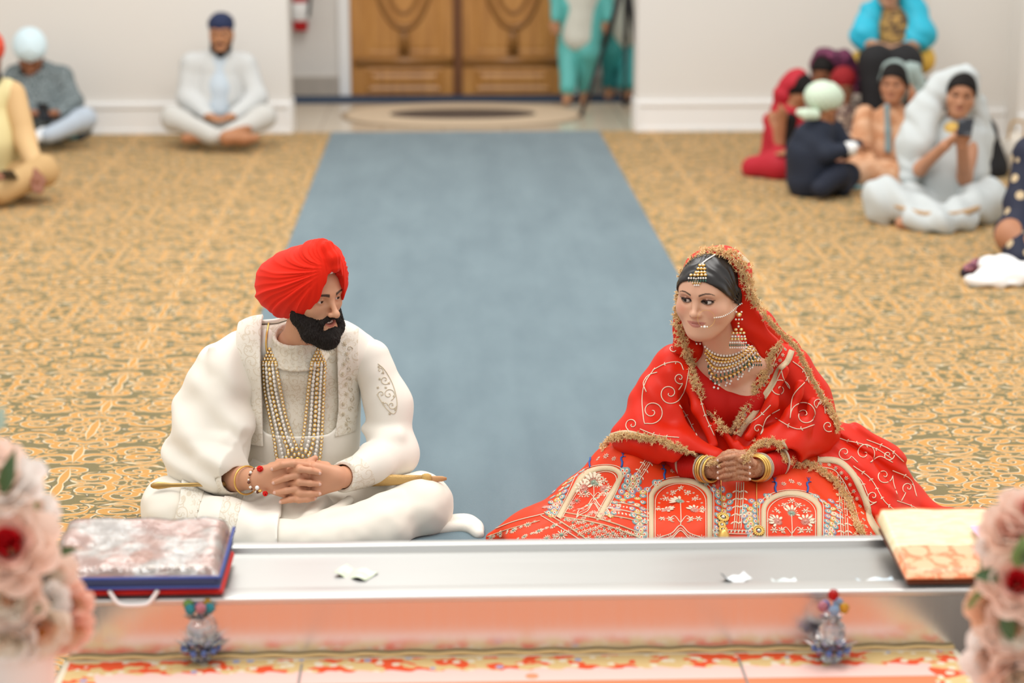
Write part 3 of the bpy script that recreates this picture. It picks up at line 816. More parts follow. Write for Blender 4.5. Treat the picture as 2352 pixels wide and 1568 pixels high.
for f in Lf: gb.chain([Hc(*f[0],5.600), Hc(*f[1],5.566), Hc(*f[2],5.566), Hc(*f[3],5.578)], [.0110,.0108,.0098,.0082], K)
for f in Rf: gb.chain([Hc(*f[0],5.600), Hc(*f[1],5.560), Hc(*f[2],5.562), Hc(*f[3],5.576)], [.0110,.0108,.0098,.0082], K)
gb.chain([Hc(760,600,5.62), Hc(930,545,5.615), Hc(1120,560,5.612), Hc(1215,525,5.612), Hc(1275,478,5.615)], [.018,.0135,.0115,.0115,.0085], .006)
gb.chain([Hc(1400,590,5.63), Hc(1180,540,5.635), Hc(960,530,5.635), Hc(830,520,5.635)], [.018,.0125,.011,.009], .006)
def gcol(V):
    L = GL(V); c = head_colors(L, SKM, False, 1.0, '#1d1411', '#b8685a', om=1.2)
    hand = (V[:,1] < 5.66) & (V[:,2] < .45)
    c[hand] = c[hand]*np.array([1.02,.97,.95])
    inn = (np.abs(L[:,0]) < .0150) & (L[:,1] > .055) & (L[:,1] < .0800) & (np.abs(L[:,2]+.0695) < .0078)
    c[inn] = np.array(C('#5a1f1c')[:3])
    # flush at the finger ends
    return c
gb.mesh('body', .0021, m_skin, groom, colfn=gcol)
eye_parts(groom, GR, GT, GS, (-.30,1,-.02))
mb = MB(); a = np.linspace(-1, 1, 9)
P = np.array([[gw((q*.0140, .0862-.004*q*q, zz+.0010*q*q)) for q in a] for zz in (-.0610,-.0670,-.0725)]); mb.grid(P); P2 = P.copy(); P2 += (GR@np.array([0,-.003,0])); mb.grid(P2, flip=True)
mb.build('teeth', mat('teeth', '#f0ebe2', .2), groom)
# nails
for f, sg in [(x,-1) for x in Lf]+[(x,1) for x in Rf]:
    p = Hc(*f[3],5.578 if sg < 0 else 5.576); d = nrm(Hc(*f[3],5.578)-Hc(*f[2],5.566))
    up = nrm(np.array([0,-1,.25]) - d*np.dot(d, [0,-1,.25])); sd = np.cross(d, up)
    MB().ball(p+up*.0066+d*.0015, (.0062,.0052,.0022), 12, 7, R=np.stack([d, sd, up],1)).build('fingernail', mat('nail', '#e0b3a0', .3), groom)
# ---- beard
be = SDF(); be.frame(GR, GT, GS)
for q in (-1,1):
    be.chain([(q*.069,.004,-.020),(q*.064,.016,-.060),(q*.046,.052,-.104),(0,.080,-.122)], [.009,.021,.027,.029], .02)
    be.chain([(0,.0935,-.0535),(q*.014,.0930,-.0560),(q*.028,.0830,-.0660),(q*.034,.074,-.085)], [.0062,.0085,.0085,.011], .006)
    be.ell((q*.044,.040,-.068), (.026,.032,.026), .02)
be.ell((0,.066,-.132), (.034,.030,.024), .02); be.ell((0,.086,-.100), (.022,.014,.018), .012)
be.ell((0,.101,-.0715), (.0260,.024,.0135), .003, sub=True)
def bd(P):
    L = GL(P); q = L*np.array([1.0,1.0,.35])
    return .0022*vnoise(q, 330, 3) + .0016*vnoise(q, 700, 5)
be.disp = bd
m_beard = mat('beard', '#1b1512', .75, spec=.25, var=.5, varscale=420)
bo = be.mesh('beard', .0021, m_beard, groom, dmax=.005)
bv = np.array([v.co for v in bo.data.vertices]); bn = np.array([v.normal for v in bo.data.vertices])
ids = RNG.choice(len(bv), 2600, replace=False); st = MB()
dn = GR@np.array([0,.12,-1.0])
for i in ids:
    n_ = bn[i]; t_ = nrm(dn - n_*np.dot(dn,n_)*.8 + n_*.25 + RNG.normal(0,.22,3)); L_ = RNG.uniform(.006,.014)
    p = bv[i]-n_*.001; s2 = nrm(np.cross(t_, n_))*.00035
    st.add([p-s2, p+s2, p+t_*L_*.6+n_*.0008+s2*.8, p+t_*L_*.6+n_*.0008-s2*.8, p+t_*L_+n_*.0003], [(0,1,2,3),(3,2,4)])
st.build('beard_hairs', mat('beard_hair', '#211813', .6), bo)
# ---- turban
tb = SDF(); tb.frame(GR, GT, GS)
tb.ell((0,-.060,.024), (.119,.158,.098), .03, R=rotx(.38)); tb.ell((0,.032,.086), (.072,.070,.084), .05); tb.ell((0,-.082,-.022), (.104,.100,.076), .04)
tb.ell((0,.0,.02), (.098,.100,.098), .03)
def tcut(P):
    x, y, z = np.abs(P[:,0]), P[:,1], P[:,2]
    front = np.interp(x, [0,.021,.035,.044,.051,.060,.066,.080,.2], [.113,.092,.061,.027,.002,-.030,-.055,-.085,-.09])
    q = sm(-y, -.03, .05)
    return (z-(front*(1-q) - .090*q))*.38
tb.custom(tcut, (-.3,-.3,-.3), (.3,.3,.1), .004, True)
tb.chain([(0,.020,.156),(0,.066,.156),(0,.093,.134),(0,.103,.108)], [.018,.0215,.0215,.016], .008)
def td(P):
    L = GL(P); x, y, z = np.abs(L[:,0]), L[:,1], L[:,2]
    rr = .112-y
    ph = np.arctan2(z-.112+.10*x, rr)                    # fan of pleats from the front peak
    ph = ph + .05*vnoise(L, 11, 2) + .45*rr*.5
    a = ph*3.4+.3; f = a-np.floor(a); b = ph*9.5+vnoise(L,9,4)*.35; g = b-np.floor(b)
    mask = sm(rr, .012, .07)
    step = f**2.2*(1-sm(f,.86,1.0))
    d = (.0075*(step-.3) + .0024*(np.abs(g-.5)*2)**1.5)*mask
    kn = (1-mask)*.0011*np.sin(L[:,0]*430)
    return d+kn
tb.disp = td
to = tb.mesh('turban', .0018, m_redt, groom, dmax=.007)
ib = SDF(); ib.frame(GR, GT, GS); ib.ell((0,.083,.098), (.017,.013,.016), .01); ib.mesh('inner_band', .002, mat('white_cotton','#f4f1ee',.8), groom)
# ---- suit
K_ = SDF()
K_.ell(W(688,885,5.955), (.178,.125,.19), .05); K_.ell(W(690,1010,5.955), (.172,.145,.15), .08); K_.ell(W(685,1110,5.97), (.185,.16,.12), .06)
K_.chain([W(535,826,5.94), W(600,800,5.93), W(690,795,5.93), W(780,800,5.93), W(826,814,5.94)], [.058,.064,.070,.064,.052], .04)
K_.ell(W(686,845,5.895), (.115,.098,.062), .05)
Kp = list(K_.pr)
def kd(P): return K_.ev(P, Kp)
cc_ = W(684,776,5.85); cu_ = nrm((-.05,-.30,.95)); c1 = nrm(np.cross(cu_,(0,1,0))); c2 = np.cross(cu_,c1)
rg = [cc_+.070*math.cos(a)*c1+.072*math.sin(a)*c2 for a in np.linspace(0,2*PI,25)]
K_.cap(cc_+cu_*.13, cc_+cu_*.052, .066, .064, .004, sub=True)
for dz, gf in ((-.056,1.26),(-.047,1.19),(-.038,1.13),(-.030,1.08),(-.022,1.04),(-.014,1),(-.006,1),(.003,1),(.011,1)): K_.chain([cc_+(p-cc_)*gf+cu_*dz for p in rg], .0062, .004)
K_.disp = lambda P: .0015*vnoise(P, 22, 1)
K_.mesh('kurta', .0036, m_ive, groom, dmax=.01)
def xat(px, Y=5.8): return float(W(px, 900, Y)[0])
def zat(py, Y=5.8): return float(W(680, py, Y)[2])
def boxd(P, x0, x1, z0, z1, r=.03, y0=-9, y1=99):
    qx = np.abs(P[:,0]-(x0+x1)/2)-(x1-x0)/2+r; qz = np.abs(P[:,2]-(z0+z1)/2)-(z1-z0)/2+r
    d = np.sqrt(np.maximum(qx,0)**2+np.maximum(qz,0)**2)+np.minimum(np.maximum(qx,qz),0)-r
    return np.maximum(np.maximum(d, P[:,1]-y1), y0-P[:,1])
xo0, xo1, zo0 = xat(588), xat(775), zat(1003)
ct = SDF()
def coat_torso(P):
    d = kd(P)-.013
    op = boxd(P, xo0, xo1+.02*0, zo0, 3.0, .045, y1=5.93)
    op = np.maximum(op, -1) 
    nk = np.linalg.norm((P-W(692,770,5.88))*np.array([1,1,.6]), axis=1)-.088
    d = np.maximum(d, -op)
    return np.maximum(np.maximum(d, -nk), -(kd(P)-.002))
ct.custom(coat_torso, W(470,1200,6.15)-np.array([0,.0,.0]), W(905,740,5.70), .0)
ct.pr[-1] = ct.pr[-1][:4] + (np.array([xat(440),5.68,.08]), np.array([xat(930),6.2,.72]))
ct.disp = lambda P: .0016*vnoise(P, 14, 3)
ct.mesh('coat', .0036, m_iv, groom, dmax=.01, post=lambda V,F: smooth_arr(V,F,2,.4))
# embroidered strip down the coat front (wearer's left), curling at the waist
cb = SDF()
def strip(P):
    t = sm(P[:,2], zo0-.02, zo0+.10)
    xin = xo1 - .012*(1-t) ; return np.maximum(np.maximum(kd(P)-.0162, -(kd(P)-.010)), np.maximum(np.maximum(xin-P[:,0], P[:,0]-(xin+.062)), np.maximum(zo0-.012-P[:,2], np.maximum(P[:,2]-zat(775), P[:,1]-5.93))))
cb.custom(strip, (xo1-.05,5.68,zo0-.06), (xo1+.12,5.95,.70), 0); cb.mesh('coat_border', .0036, m_ivb, groom, post=lambda V,F: smooth_arr(V,F,2,.4))
# sleeve of the coat (image right)
sl = SDF()
sA, sB, sC, sD = W(850,824,5.93), W(893,930,5.90), W(900,1030,5.85), W(800,1090,5.66)
sl.chain([sA, sB, sC], [.064,.064,.064], .05); sl.chain([sC, W(862,1066,5.74), sD], [.066,.055,.043], .04)
sl.ell(W(915,1050,5.83), (.055,.06,.05), .05)
sl.chain([W(838,985,5.86), W(880,1010,5.80), W(915,1000,5.80)], [.010,.016,.010], .035); sl.chain([W(840,1030,5.77), W(880,1045,5.77), W(930,1060,5.80)], [.008,.014,.008], .03)
sl.cap(Hc(1500,715,5.6), Hc(1730,690,5.70), .034, .040, .004, sub=True)
sl.half(Hc(1600,705,5.64), nrm(Hc(1500,710,5.61)-Hc(1730,700,5.70)), .003)
sl.disp = lambda P: .003*vnoise(P*np.array([1,1,1.6]), 13, 5)*sm(P[:,2],.30,.5)
so = sl.mesh('coat_sleeve', .0034, m_iv, groom, dmax=.01)
cu = SDF(); Lc = nrm(Hc(1730,700,5.70)-Hc(1500,710,5.61))
cu.cap(Hc(1625,702,5.648), W(845,1076,5.72), .0475, .0545, .01); cu.cap(Hc(1500,715,5.6), Hc(1730,690,5.70), .034, .040, .004, sub=True); cu.half(Hc(1602,705,5.64), -Lc, .002); cu.half(W(850,1072,5.725), Lc, .002)
cu.mesh('sleeve_cuff', .003, m_ivb, so)
ar = SDF(); ar.cap(W(872,842,5.88), W(905,940,5.85), .0715, .066, .01); ar.half(W(866,850,5.9), (-.8,-.25,0), .002) if False else None
# trousers
tr = SDF()
tr.chain([hipL, W(870,1150,5.85), knL], [.105,.092,.076], .05); tr.chain([knL, W(880,1215,5.60), W(760,1245,5.50)], [.080,.072,.058], .05)
tr.chain([hipR, W(500,1165,5.85), knR], [.105,.090,.070], .05); tr.chain([knR, W(520,1215,5.60), W(650,1245,5.46)], [.080,.070,.055], .05)
tr.ell((float(W(685,1150,5.95)[0]),5.98,.12), (.22,.17,.12), .05)
tr.ell(W(700,1238,5.49), (.12,.06,.05), .05)
tr.ell(W(690,1165,5.78), (.17,.22,.085), .06)
tr.ell((float(W(975,1200,5.7)[0]),5.74,.075), (.085,.13,.085), .05); tr.ell((float(W(385,1200,5.7)[0]),5.74,.075), (.085,.13,.085), .05)
for A, B, r in [((655,1150),(735,1238),.012),((680,1150),(770,1225),.010),((745,1145),(700,1205),.010),((905,1140),(730,1195),.013),((950,1180),(760,1235),.012),((800,1150),(740,1190),.009)]:
    dy = 5.66; tr.cap(W(*A,5.66), W(*B,5.52), r*1.6, r*1.4, .03)
tr.disp = lambda P: .0045*vnoise(P*np.array([1,1.3,1.3]), 11, 8) + .002*vnoise(P, 30, 2)
tr.half((0,0,.0085),(0,0,-1),0)
tro = tr.mesh('trousers', .0042, m_ivt, groom, dmax=.012)
# shawl over the wearer's right shoulder and arm
sh = SDF()
A0, A1, A2, A3 = W(540,824,5.925), W(470,930,5.88), W(445,1030,5.82), W(540,1085,5.67)
sh.chain([W(605,795,5.91), A0, W(510,860,5.91), A1, A2], [.058,.062,.070,.077,.074], .06); sh.chain([A2, W(490,1070,5.73), A3], [.072,.062,.052], .05)
sh.ell(W(520,930,5.86), (.085,.095,.17), .06); sh.ell(W(425,1075,5.80), (.05,.07,.07), .05)
sh.ell(W(470,1000,5.80), (.075,.07,.09), .05); sh.ell(W(548,1000,5.765), (.045,.045,.06), .06)
for pts, r in [([(488,800),(500,880),(545,975),(560,1010)], .010), ([(395,1010),(450,1000),(520,1012),(575,1045)], .012), ([(392,1040),(450,1035),(530,1050)], .010), ([(395,1085),(455,1060),(545,1060)], .012), ([(392,1110),(460,1100),(540,1082)], .009)]:
    Ys = np.linspace(5.80, 5.68, len(pts)) if pts[0][1] > 900 else np.linspace(5.85,5.72,len(pts))
    sh.chain([W(a,b,y) for (a,b),y in zip(pts,Ys)], r, .03)
sh.cap(Hc(420,720,5.64), Hc(150,720,5.72), .038, .046, .004, sub=True)
sh.half(Hc(330,720,5.67), nrm(Hc(560,730,5.6)-Hc(200,720,5.71)) , .003)
sh.disp = lambda P: .0075*np.sin(P[:,2]*48+P[:,0]*34+2.2*vnoise(P,6,3))*sm(.62-P[:,2], .05,.3) + .005*np.sin(P[:,0]*55-P[:,2]*16+2*vnoise(P,5,8))*sm(P[:,2],.30,.5) + .002*vnoise(P, 18, 6)
sho = sh.mesh('shawl', .0036, m_iv, groom, dmax=.012)
# hanging front panel of the shawl, embroidered
xs0, xs1 = xat(541), xat(600)
pn = SDF()
def panel(P):
    x1 = xs1 + .0*P[:,2]; x0 = xs0 - .02*sm(.45-P[:,2],0,.2)
    d = np.maximum(kd(P)-.030, -(kd(P)-.016))
    return np.maximum(d, np.maximum(np.maximum(x0-P[:,0], P[:,0]-x1), np.maximum(np.maximum(zat(1062)-P[:,2], P[:,2]-zat(742)), P[:,1]-5.95)))
pn.custom(panel, (xs0-.06,5.66,.25), (xs1+.05,5.97,.72), 0); pn.mesh('shawl_border', .0034, m_ivb, sho, post=lambda V,F: smooth_arr(V,F,3,.4))
# shawl end spread over the lap
trp = list(tr.pr)
def lap(P):
    d0 = tr.ev(P, trp)
    xr_ = xat(640,5.6)+.0*P[:,2]; xl_ = xat(398,5.6)
    return np.maximum(np.maximum(d0-.013, -(d0-.003)), np.maximum(np.maximum(xl_-P[:,0], P[:,0]-xr_), np.maximum(P[:,1]-5.86, .004-P[:,2])))
lp = SDF(); lp.custom(lap, (xat(380,5.6),5.3,.0), (xat(655,5.6),5.9,.40), 0)
lp.disp = lambda P: .0015*np.sin(P[:,0]*75+P[:,1]*15)
lp.mesh('shawl_end', .0042, m_iv, sho, dmax=.004, post=lambda V,F: smooth_arr(V,F,3,.4))
le = SDF()
def lapb(P, px0, px1):
    d0 = tr.ev(P, trp); s_ = (P[:,2]-.15)*.25
    return np.maximum(np.maximum(d0-.0155, -(d0-.008)), np.maximum(np.maximum(xat(px0,5.6)+s_-P[:,0], P[:,0]-xat(px1,5.6)-s_), np.maximum(P[:,1]-5.84, .004-P[:,2])))
le.custom(lambda P: np.minimum(lapb(P,402,455), lapb(P,505,552)), (xat(380,5.6),5.3,.0), (xat(655,5.6),5.9,.40), 0)
le.mesh('shawl_end_border', .0042, m_ivb, sho, post=lambda V,F: smooth_arr(V,F,3,.4))
sc_ = SDF(); sc_.cap(Hc(330,720,5.668), Hc(120,700,5.73), .0475, .058, .01); sc_.cap(Hc(420,720,5.64), Hc(100,720,5.73), .038, .048, .004, sub=True); sc_.half(Hc(300,720,5.675), nrm(Hc(560,730,5.6)-Hc(200,720,5.71)), .002); sc_.half(Hc(130,705,5.73), -nrm(Hc(560,730,5.6)-Hc(200,720,5.71)), .002)
sc_.mesh('shirt_cuff', .003, m_ivb, groom)
# tail of the shawl lying on the runner
P = []
for i, (px, py) in enumerate([(985,1222),(1030,1217),(1062,1215),(1085,1220),(1100,1232)]):
    c = G(px, py); P.append(c)
ts = SDF()
for k, off in enumerate((-.02,.012,.04)): ts.chain([p+np.array([0,off,.014+.006*(k==1)]) for p in spline(P,4)], .014, .014)
ts.disp = lambda P: .002*vnoise(P, 25, 2)
ts.mesh('shawl_tail', .004, m_iv, sho, dmax=.004)
# ---- necklace: strands of pearls and set stones
dressed = [o for o in bpy.data.objects if o.parent in (groom, sho) and o.name.split('.')[0] in ('kurta','coat','coat_border','shawl_border','shawl','coat_sleeve')]
bvg = bvh_of(*dressed)
def onto(bv, px, py, off=.005, dflt=5.8):
    d = ray(px, py); d = d/np.linalg.norm(d)
    h = bv.ray_cast(Vector(EYE), Vector(d))
    p = np.array(h[0]) if h[0] is not None else W(px, py, dflt)
    return p - d*off
nk = MB().tube([onto(bvg,*q,.006) for q in spline([(617,742),(612,770),(611,795),(614,810)],5)], .0028, 8).build('necklace', m_gold, groom)
def bead(mbs, p, r, kind):
    if kind == 'p': mbs.ball(p, (r*.92,r*.85,r*1.2), 10, 7, 0)
    else:
        mbs.ball(p, (r*1.12,r*.6,r*1.12), 12, 6, 1); mbs.ball(p+np.array([0,-r*.42,.0]), (r*.64,r*.40,r*.64), 10, 6, 2)
def strand(pts, kind, r, name, step=None):
    Q = spline(pts, 8); L = np.linalg.norm(np.diff(Q,axis=0),axis=1).sum(); n = max(2,int(L/(step or (r*2*790*1.02))))
    Q = resample(Q, n); mbs = MB()
    last = None
    for q in Q:
        p = onto(bvg, q[0], q[1], .008); bead(mbs, p, r, kind)
    return mbs.build(name, [m_pearl, m_gold, m_stone2], nk)
LS = [([(604,838),(608,900),(620,960),(630,1010),(636,1052),(650,1075)],'g',.0052), ([(611,838),(617,900),(630,960),(641,1010),(650,1050)],'p',.0055), ([(618,838),(625,900),(638,960),(650,1000),(662,1035)],'g',.0062), ([(626,838),(634,900),(648,960),(660,1005),(672,1030)],'p',.0055), ([(634,838),(645,900),(657,960),(672,1005),(680,1022)],'g',.0050)]
RS = [([(716,838),(709,890),(703,950),(697,1000),(692,1022)],'g',.0050), ([(723,838),(718,890),(714,960),(709,1010),(703,1032)],'p',.0055), ([(730,838),(727,890),(724,960),(719,1015),(712,1040)],'g',.0062), ([(738,838),(735,890),(732,960),(728,1020),(722,1052)],'p',.0055), ([(746,838),(744,890),(741,960),(738,1020),(733,1062),(728,1075)],'g',.0052)]
for pts, k, r in LS+RS: strand(pts, k, r, 'pearl_strand' if k == 'p' else 'stone_strand')
for cx in (619, 731):
    mbs = MB()
    for row in range(5):
        for j in range(row+1): bead(mbs, onto(bvg, cx+(j-row/2)*7.2, 802+row*7.6, .008), .0050, 'g')
    mbs.build('end_plate', [m_pearl, m_gold, m_stone2], nk)
mbs = MB(); pc = (684, 1056)
for rr, n, r in ((0,1,.0095),(15,9,.0058),(27,15,.0060)):
    for j in range(n):
        a = 2*PI*j/n; bead(mbs, onto(bvg, pc[0]+rr*math.cos(a), pc[1]+rr*math.sin(a)*.95, .012), r, 'g')
mbs.build('pendant', [m_pearl, m_gold, m_stone2], nk)
# ---- bracelets on the wearer's right wrist
def ring(c, axis, rad, tube, m, name, parent, squash=1.0, n=48):
    ax = nrm(axis); u = nrm(np.cross(ax, (0,0,1))); v = np.cross(u, ax)
    P = [c + rad*(math.cos(a)*u + squash*math.sin(a)*v) for a in np.linspace(0, 2*PI, n, endpoint=False)]
    return MB().tube(np.array(P), tube, 8, closed=True, flat=None).build(name, m, parent)
axR = wR - Hc(330,720,5.70)
ring(Hc(450,745,5.645), axR+np.array([0,0,-.006]), .042, .0028, m_gold, 'bangle', groom)
cB = Hc(600,740,5.612); ax = nrm(axR); u = nrm(np.cross(ax,(0,0,1))); v = np.cross(u,ax); mbs = MB(); n = 30
for j in range(n):
    a = 2*PI*j/n; p = cB + .0365*math.cos(a)*u + .0365*math.sin(a)*v
    mbs.ball(p, .0032 if j%4 else .0046, 8, 6, j%3)
br = mbs.build('bead_bracelet', [mat('bead_brown','#6b3b28',.3), m_pearl, mat('bead_tan','#b98a62',.3)], groom)
def pom(c, r, m, name, parent):
    mbs = MB()
    for _ in range(46):
        d = nrm(RNG.normal(size=3)); mbs.ball(c+d*r*.7, r*.34, 6, 5)
    return mbs.build(name, m, parent)
m_pom = mat('red_thread', '#d8190f', .85)
pom(Hc(612,608,5.592), .0095, m_pom, 'pompom', br); pom(Hc(675,905,5.575), .0080, m_pom, 'pompom', br)
MB().ball(Hc(578,835,5.567), .0062, 14, 9).build('white_bead', mat('white_bead','#f5f3f0',.2), br); MB().ball(Hc(612,872,5.568), (.006,.005,.004), 12, 8).build('gold_bead', m_gold, br)
# ---- sheathed sword across the lap
q0, q1 = W(346,1115,5.66), W(1026,1099,5.71); d = nrm(q1-q0); Ls = np.linalg.norm(q1-q0)
sw = thing('sword', 'slim sword in gold sheath lying across the lap of the man in red turban', 'sword', tuple(float(x) for x in (q0+q1)/2))
up = nrm(np.array([0,0,1.0])-d*d[2]); sd = np.cross(d, up)
def prof(ts, rs, m, name, flat=.55, n=14, parent=sw):
    V = []; 
    for t_, r in zip(ts, rs):
        for j in range(n):
            a = 2*PI*j/n; V.append(q0+d*t_*Ls + r*math.cos(a)*up + r*flat*math.sin(a)*sd)
    F = [(i*n+j, i*n+(j+1)%n, (i+1)*n+(j+1)%n, (i+1)*n+j) for i in range(len(ts)-1) for j in range(n)]+[tuple(range(n-1,-1,-1)), tuple(range((len(ts)-1)*n, len(ts)*n))]
    return MB().add(V, F).build(name, m, parent)
m_sh = mat('gold_brocade', '#c9a468', .45, metal=.55, bump=.6, bumpscale=350)
prof([0,.008,.025,.045,.07,.11,.26], [.004,.009,.012,.010,.0065,.006,.008], m_goldd, 'hilt')
prof([.26,.3,.5,.62,.80,.86,.92], [.011,.015,.017,.021,.018,.015,.013], m_sh, 'sheath')
prof([.915,.925,.937,.948], [.014,.018,.018,.013], mat('gold_thread','#d5b06c',.6,metal=.5,bump=.8,bumpscale=500), 'thread_binding')
prof([.945,.95,.985,1.0], [.006,.010,.0085,.004], mat('pale_wood','#c99767',.5), 'sheath_tip')
# ================================================================ bride
BS = 1.03; BR = head_R(-30, 5, 0)
_e = W(1604, 688, 5.50); BT = _e - BS*(BR@np.array([0,EYEY,EYEZ]))
def bw(p): return BT + BS*(BR@np.asarray(p, float))
bride = thing('person', 'seated woman in red embroidered bridal dress and gold jewellery with hennaed hands', 'person', (float(W(1670,1200,5.7)[0]), 5.7, 0))
SKF = '#dcab8e'
def Hb(cx, cy, Y): return W(1350+cx/2.767, 950+cy/2.767, Y)
bb = SDF(); BL = add_head(bb, BR, BT, BS, True, smile=1.45, wide=1.12); bb.world(); HP = list(bb.pr)
bnb = W(1672, 835, 5.66)
bb.cap(bw((0,-.012,-.06)), bnb, .050, .053, .03)
bb.ell(W(1680,925,5.72), (.145,.095,.15), .05); bb.ell(W(1680,1050,5.74), (.13,.10,.15), .06); bb.chain([W(1575,850,5.70), bnb, W(1785,845,5.73)], [.045,.050,.045], .05)
for q in (1640, 1722): bb.ell(W(q,925,5.635), (.05,.045,.055), .03)
eBl, eBr = W(1490,985,5.62), W(1870,985,5.70)
hy = 5.395
wBl, wBr = Hb(770,352,5.43), Hb(1078,345,5.43)
bb.chain([W(1560,860,5.70), eBl, Hb(640,330,5.50), wBl], [.042,.036,.032,.025], .02); bb.chain([W(1795,855,5.73), eBr, Hb(1200,320,5.52), wBr], [.042,.036,.032,.025], .02)
bb.chain([W(1630,1150,5.85), W(1450,1130,5.62), W(1600,1215,5.42)], [.075,.055,.04], .03); bb.chain([W(1740,1150,5.85), W(1890,1130,5.65), W(1720,1215,5.42)], [.075,.055,.04], .03)
rows = [283, 322, 360, 396]
for i, y in enumerate(rows): bb.cap(Hb(785,338+i*9,5.425), Hb(868,y+4,hy+.005), .0165, .0125, .012); bb.cap(Hb(1062,334+i*9,5.425), Hb(985,y,hy+.005), .0165, .0125, .012)
for i, y in enumerate(rows):
    bb.chain([Hb(990,y,hy), Hb(925,y-12,hy-.024), Hb(880,y-5,hy-.024), Hb(838,y+9,hy-.012)], [.0092,.0090,.0080,.0066], .0035)
    bb.chain([Hb(868,y+18,hy-.002), Hb(930,y+9,hy-.021), Hb(975,y+12,hy-.019), Hb(1018,y+18,hy-.010)], [.0090,.0086,.0078,.0064], .0035)
bb.chain([Hb(800,330,hy+.01), Hb(870,262,hy+.006), Hb(940,250,hy), Hb(1000,262,hy-.004)], [.014,.0105,.0092,.0068], .005)
bb.chain([Hb(1050,320,hy+.012), Hb(985,255,hy+.014), Hb(930,245,hy+.010), Hb(893,240,hy+.006)], [.014,.0105,.0092,.0068], .005)
m_skinf = mat('skin_fair', SKF, .42, vcol=True, sss=.12, bump=.02, bumpscale=900)
def bcol(V):
    L = BL(V); c = head_colors(L, SKF, True, 1.45, '#2b1d18', '#ba7468', kohl=1.0, blush=.9)
    a = wBl; hd = (V[:,1] < 5.452) & (np.linalg.norm(V-Hb(925,330,5.41), axis=1) < .085)
    n1 = vnoise(V, 95, 4); n2 = vnoise(V, 190, 6)
    h = sm(np.abs(n1), .0, .10)*sm(np.abs(n2), .0, .12)
    hc = np.array(C('#a3623f')[:3]); hk = np.array(C('#d09e7c')[:3])
    c[hd] = (hk*h[:,None]*.6 + hc*(1-h[:,None]*.6))[hd]
    return c
bbo = bb.mesh('body', .0020, m_skinf, bride, colfn=bcol)
eye_parts(bride, BR, BT, BS, (.42,1,-.06), '#231512', .0137)
m_nailp = mat('nail_pale', '#ecd2c4', .25)
for i, y in enumerate(rows):
    for pts in ((Hb(880,y-5,hy-.024), Hb(838,y+9,hy-.012)), (Hb(975,y+12,hy-.019), Hb(1018,y+18,hy-.010))):
        d = nrm(pts[1]-pts[0]); up = nrm(np.array([0,-1,.3])-d*np.dot(d,[0,-1,.3])); MB().ball(pts[1]+up*.0048+d*.002, (.0058,.0042,.0018), 10, 6, R=np.stack([d,np.cross(d,up),up],1)).build('fingernail', m_nailp, bride)
MB().ball(bw((0,.0885,.0150)), .0032, 12, 8).build('bindi', mat('bindi_red','#8e0f14',.4), bride)
# lashes
for q in (-1,1):
    mb = MB()
    for k in range(16):
        t_ = k/15; x = q*(EYEX-.013+.027*t_); z = .0046*math.sin(PI*(.08+.84*t_))+.0005; y = EYEY+.0125-.010*(2*t_-1)**2*.5-.003*abs(2*t_-1)
        p0 = bw((x,y,z)); p1 = bw((x+q*.003*(t_-.35), y+.0045, z+.0038)); mb.tube([p0,p1], [.0006,.0002], 4)
    mb.build('eyelashes', mat('lash_black','#0d0a0b',.5), bride)
# ---- hair
ha = SDF(); ha.frame(BR, BT, BS)
def hairline(P):
    L = BL(P); sx = np.abs(L[:,0]) + .35*np.maximum(0,.05-L[:,1]); zh = np.interp(sx, [0,.028,.046,.057,.066,.078,.090,.12], [.058,.054,.046,.037,.026,.008,-.012,-.04])
    zh = np.where(L[:,1] < -.03, -.07, zh)
    return np.maximum(bb.ev(P, HP)-.0050, (zh-L[:,2])*.6)
ha.world(); ha.custom(hairline, BT-.16, BT+.16, 0.0); ha.frame(BR, BT, BS)
ha.ell((0,-.080,-.03), (.055,.045,.05), .04)
def hd_(P):
    L = BL(P); part = -.0035*np.exp(-(L[:,0]/.0035)**2)*sm(L[:,2], .04,.07)
    st = np.sin((np.arctan2(L[:,2]+.03, L[:,1]+.02)*24 + np.abs(L[:,0])*60 + vnoise(L,40,3)*1.5))
    return part + .0011*st
ha.disp = hd_
m_hair = mat('black_hair', '#16110f', .32, spec=.6, var=.3, varscale=300)
hao = ha.mesh('hair', .0020, m_hair, bride, dmax=.005, post=lambda V,F: smooth_arr(V,F,2,.45))
# ---- cloth materials
def redcloth(name, col, rough=.5):
    m = bpy.data.materials.new(name); m.use_nodes = True; N = NT(m); b = N.n['Principled BSDF']
    f = N.noise(N.pos(), 500, 2); b.inputs['Base Color'].default_value = C(col); b.inputs['Roughness'].default_value = rough
    b.inputs['Specular IOR Level'].default_value = .22; b.inputs['Sheen Weight'].default_value = .06; b.inputs['Sheen Tint'].default_value = C('#ff8a6a')
    N.setin(b.inputs['Normal'], N.bump(f, .12, .001)); return m
m_rd = redcloth('red_silk', '#d42206', .45); m_rs = redcloth('red_skirt_silk', '#d83a12', .5); m_rb = redcloth('red_blouse', '#c0140a', .6)
m_cream = mat('cream_thread', '#ead9bf', .6, bump=.5, bumpscale=700); m_pinkt = mat('pink_thread', '#dea090', .65, bump=.5, bumpscale=700)
m_mint = mat('mint_thread', '#9cb59f', .65, bump=.5, bumpscale=700); m_blue = mat('blue_thread', '#2357a3', .55); m_teal = mat('teal_thread', '#7b979a', .6)
m_ochre = mat('ochre_thread', '#c8a95a', .6); m_lilac = mat('lilac_thread', '#8f879b', .6); m_silver = mat('silver_thread', '#d6c09c', .5, metal=.15, bump=.6, bumpscale=600)
m_fr = mat('gold_fringe', '#ecca94', .5, metal=.1, spec=.6)
EM = [m_cream, m_pinkt, m_mint, m_blue, m_teal, m_ochre, m_lilac, m_silver, m_rs]
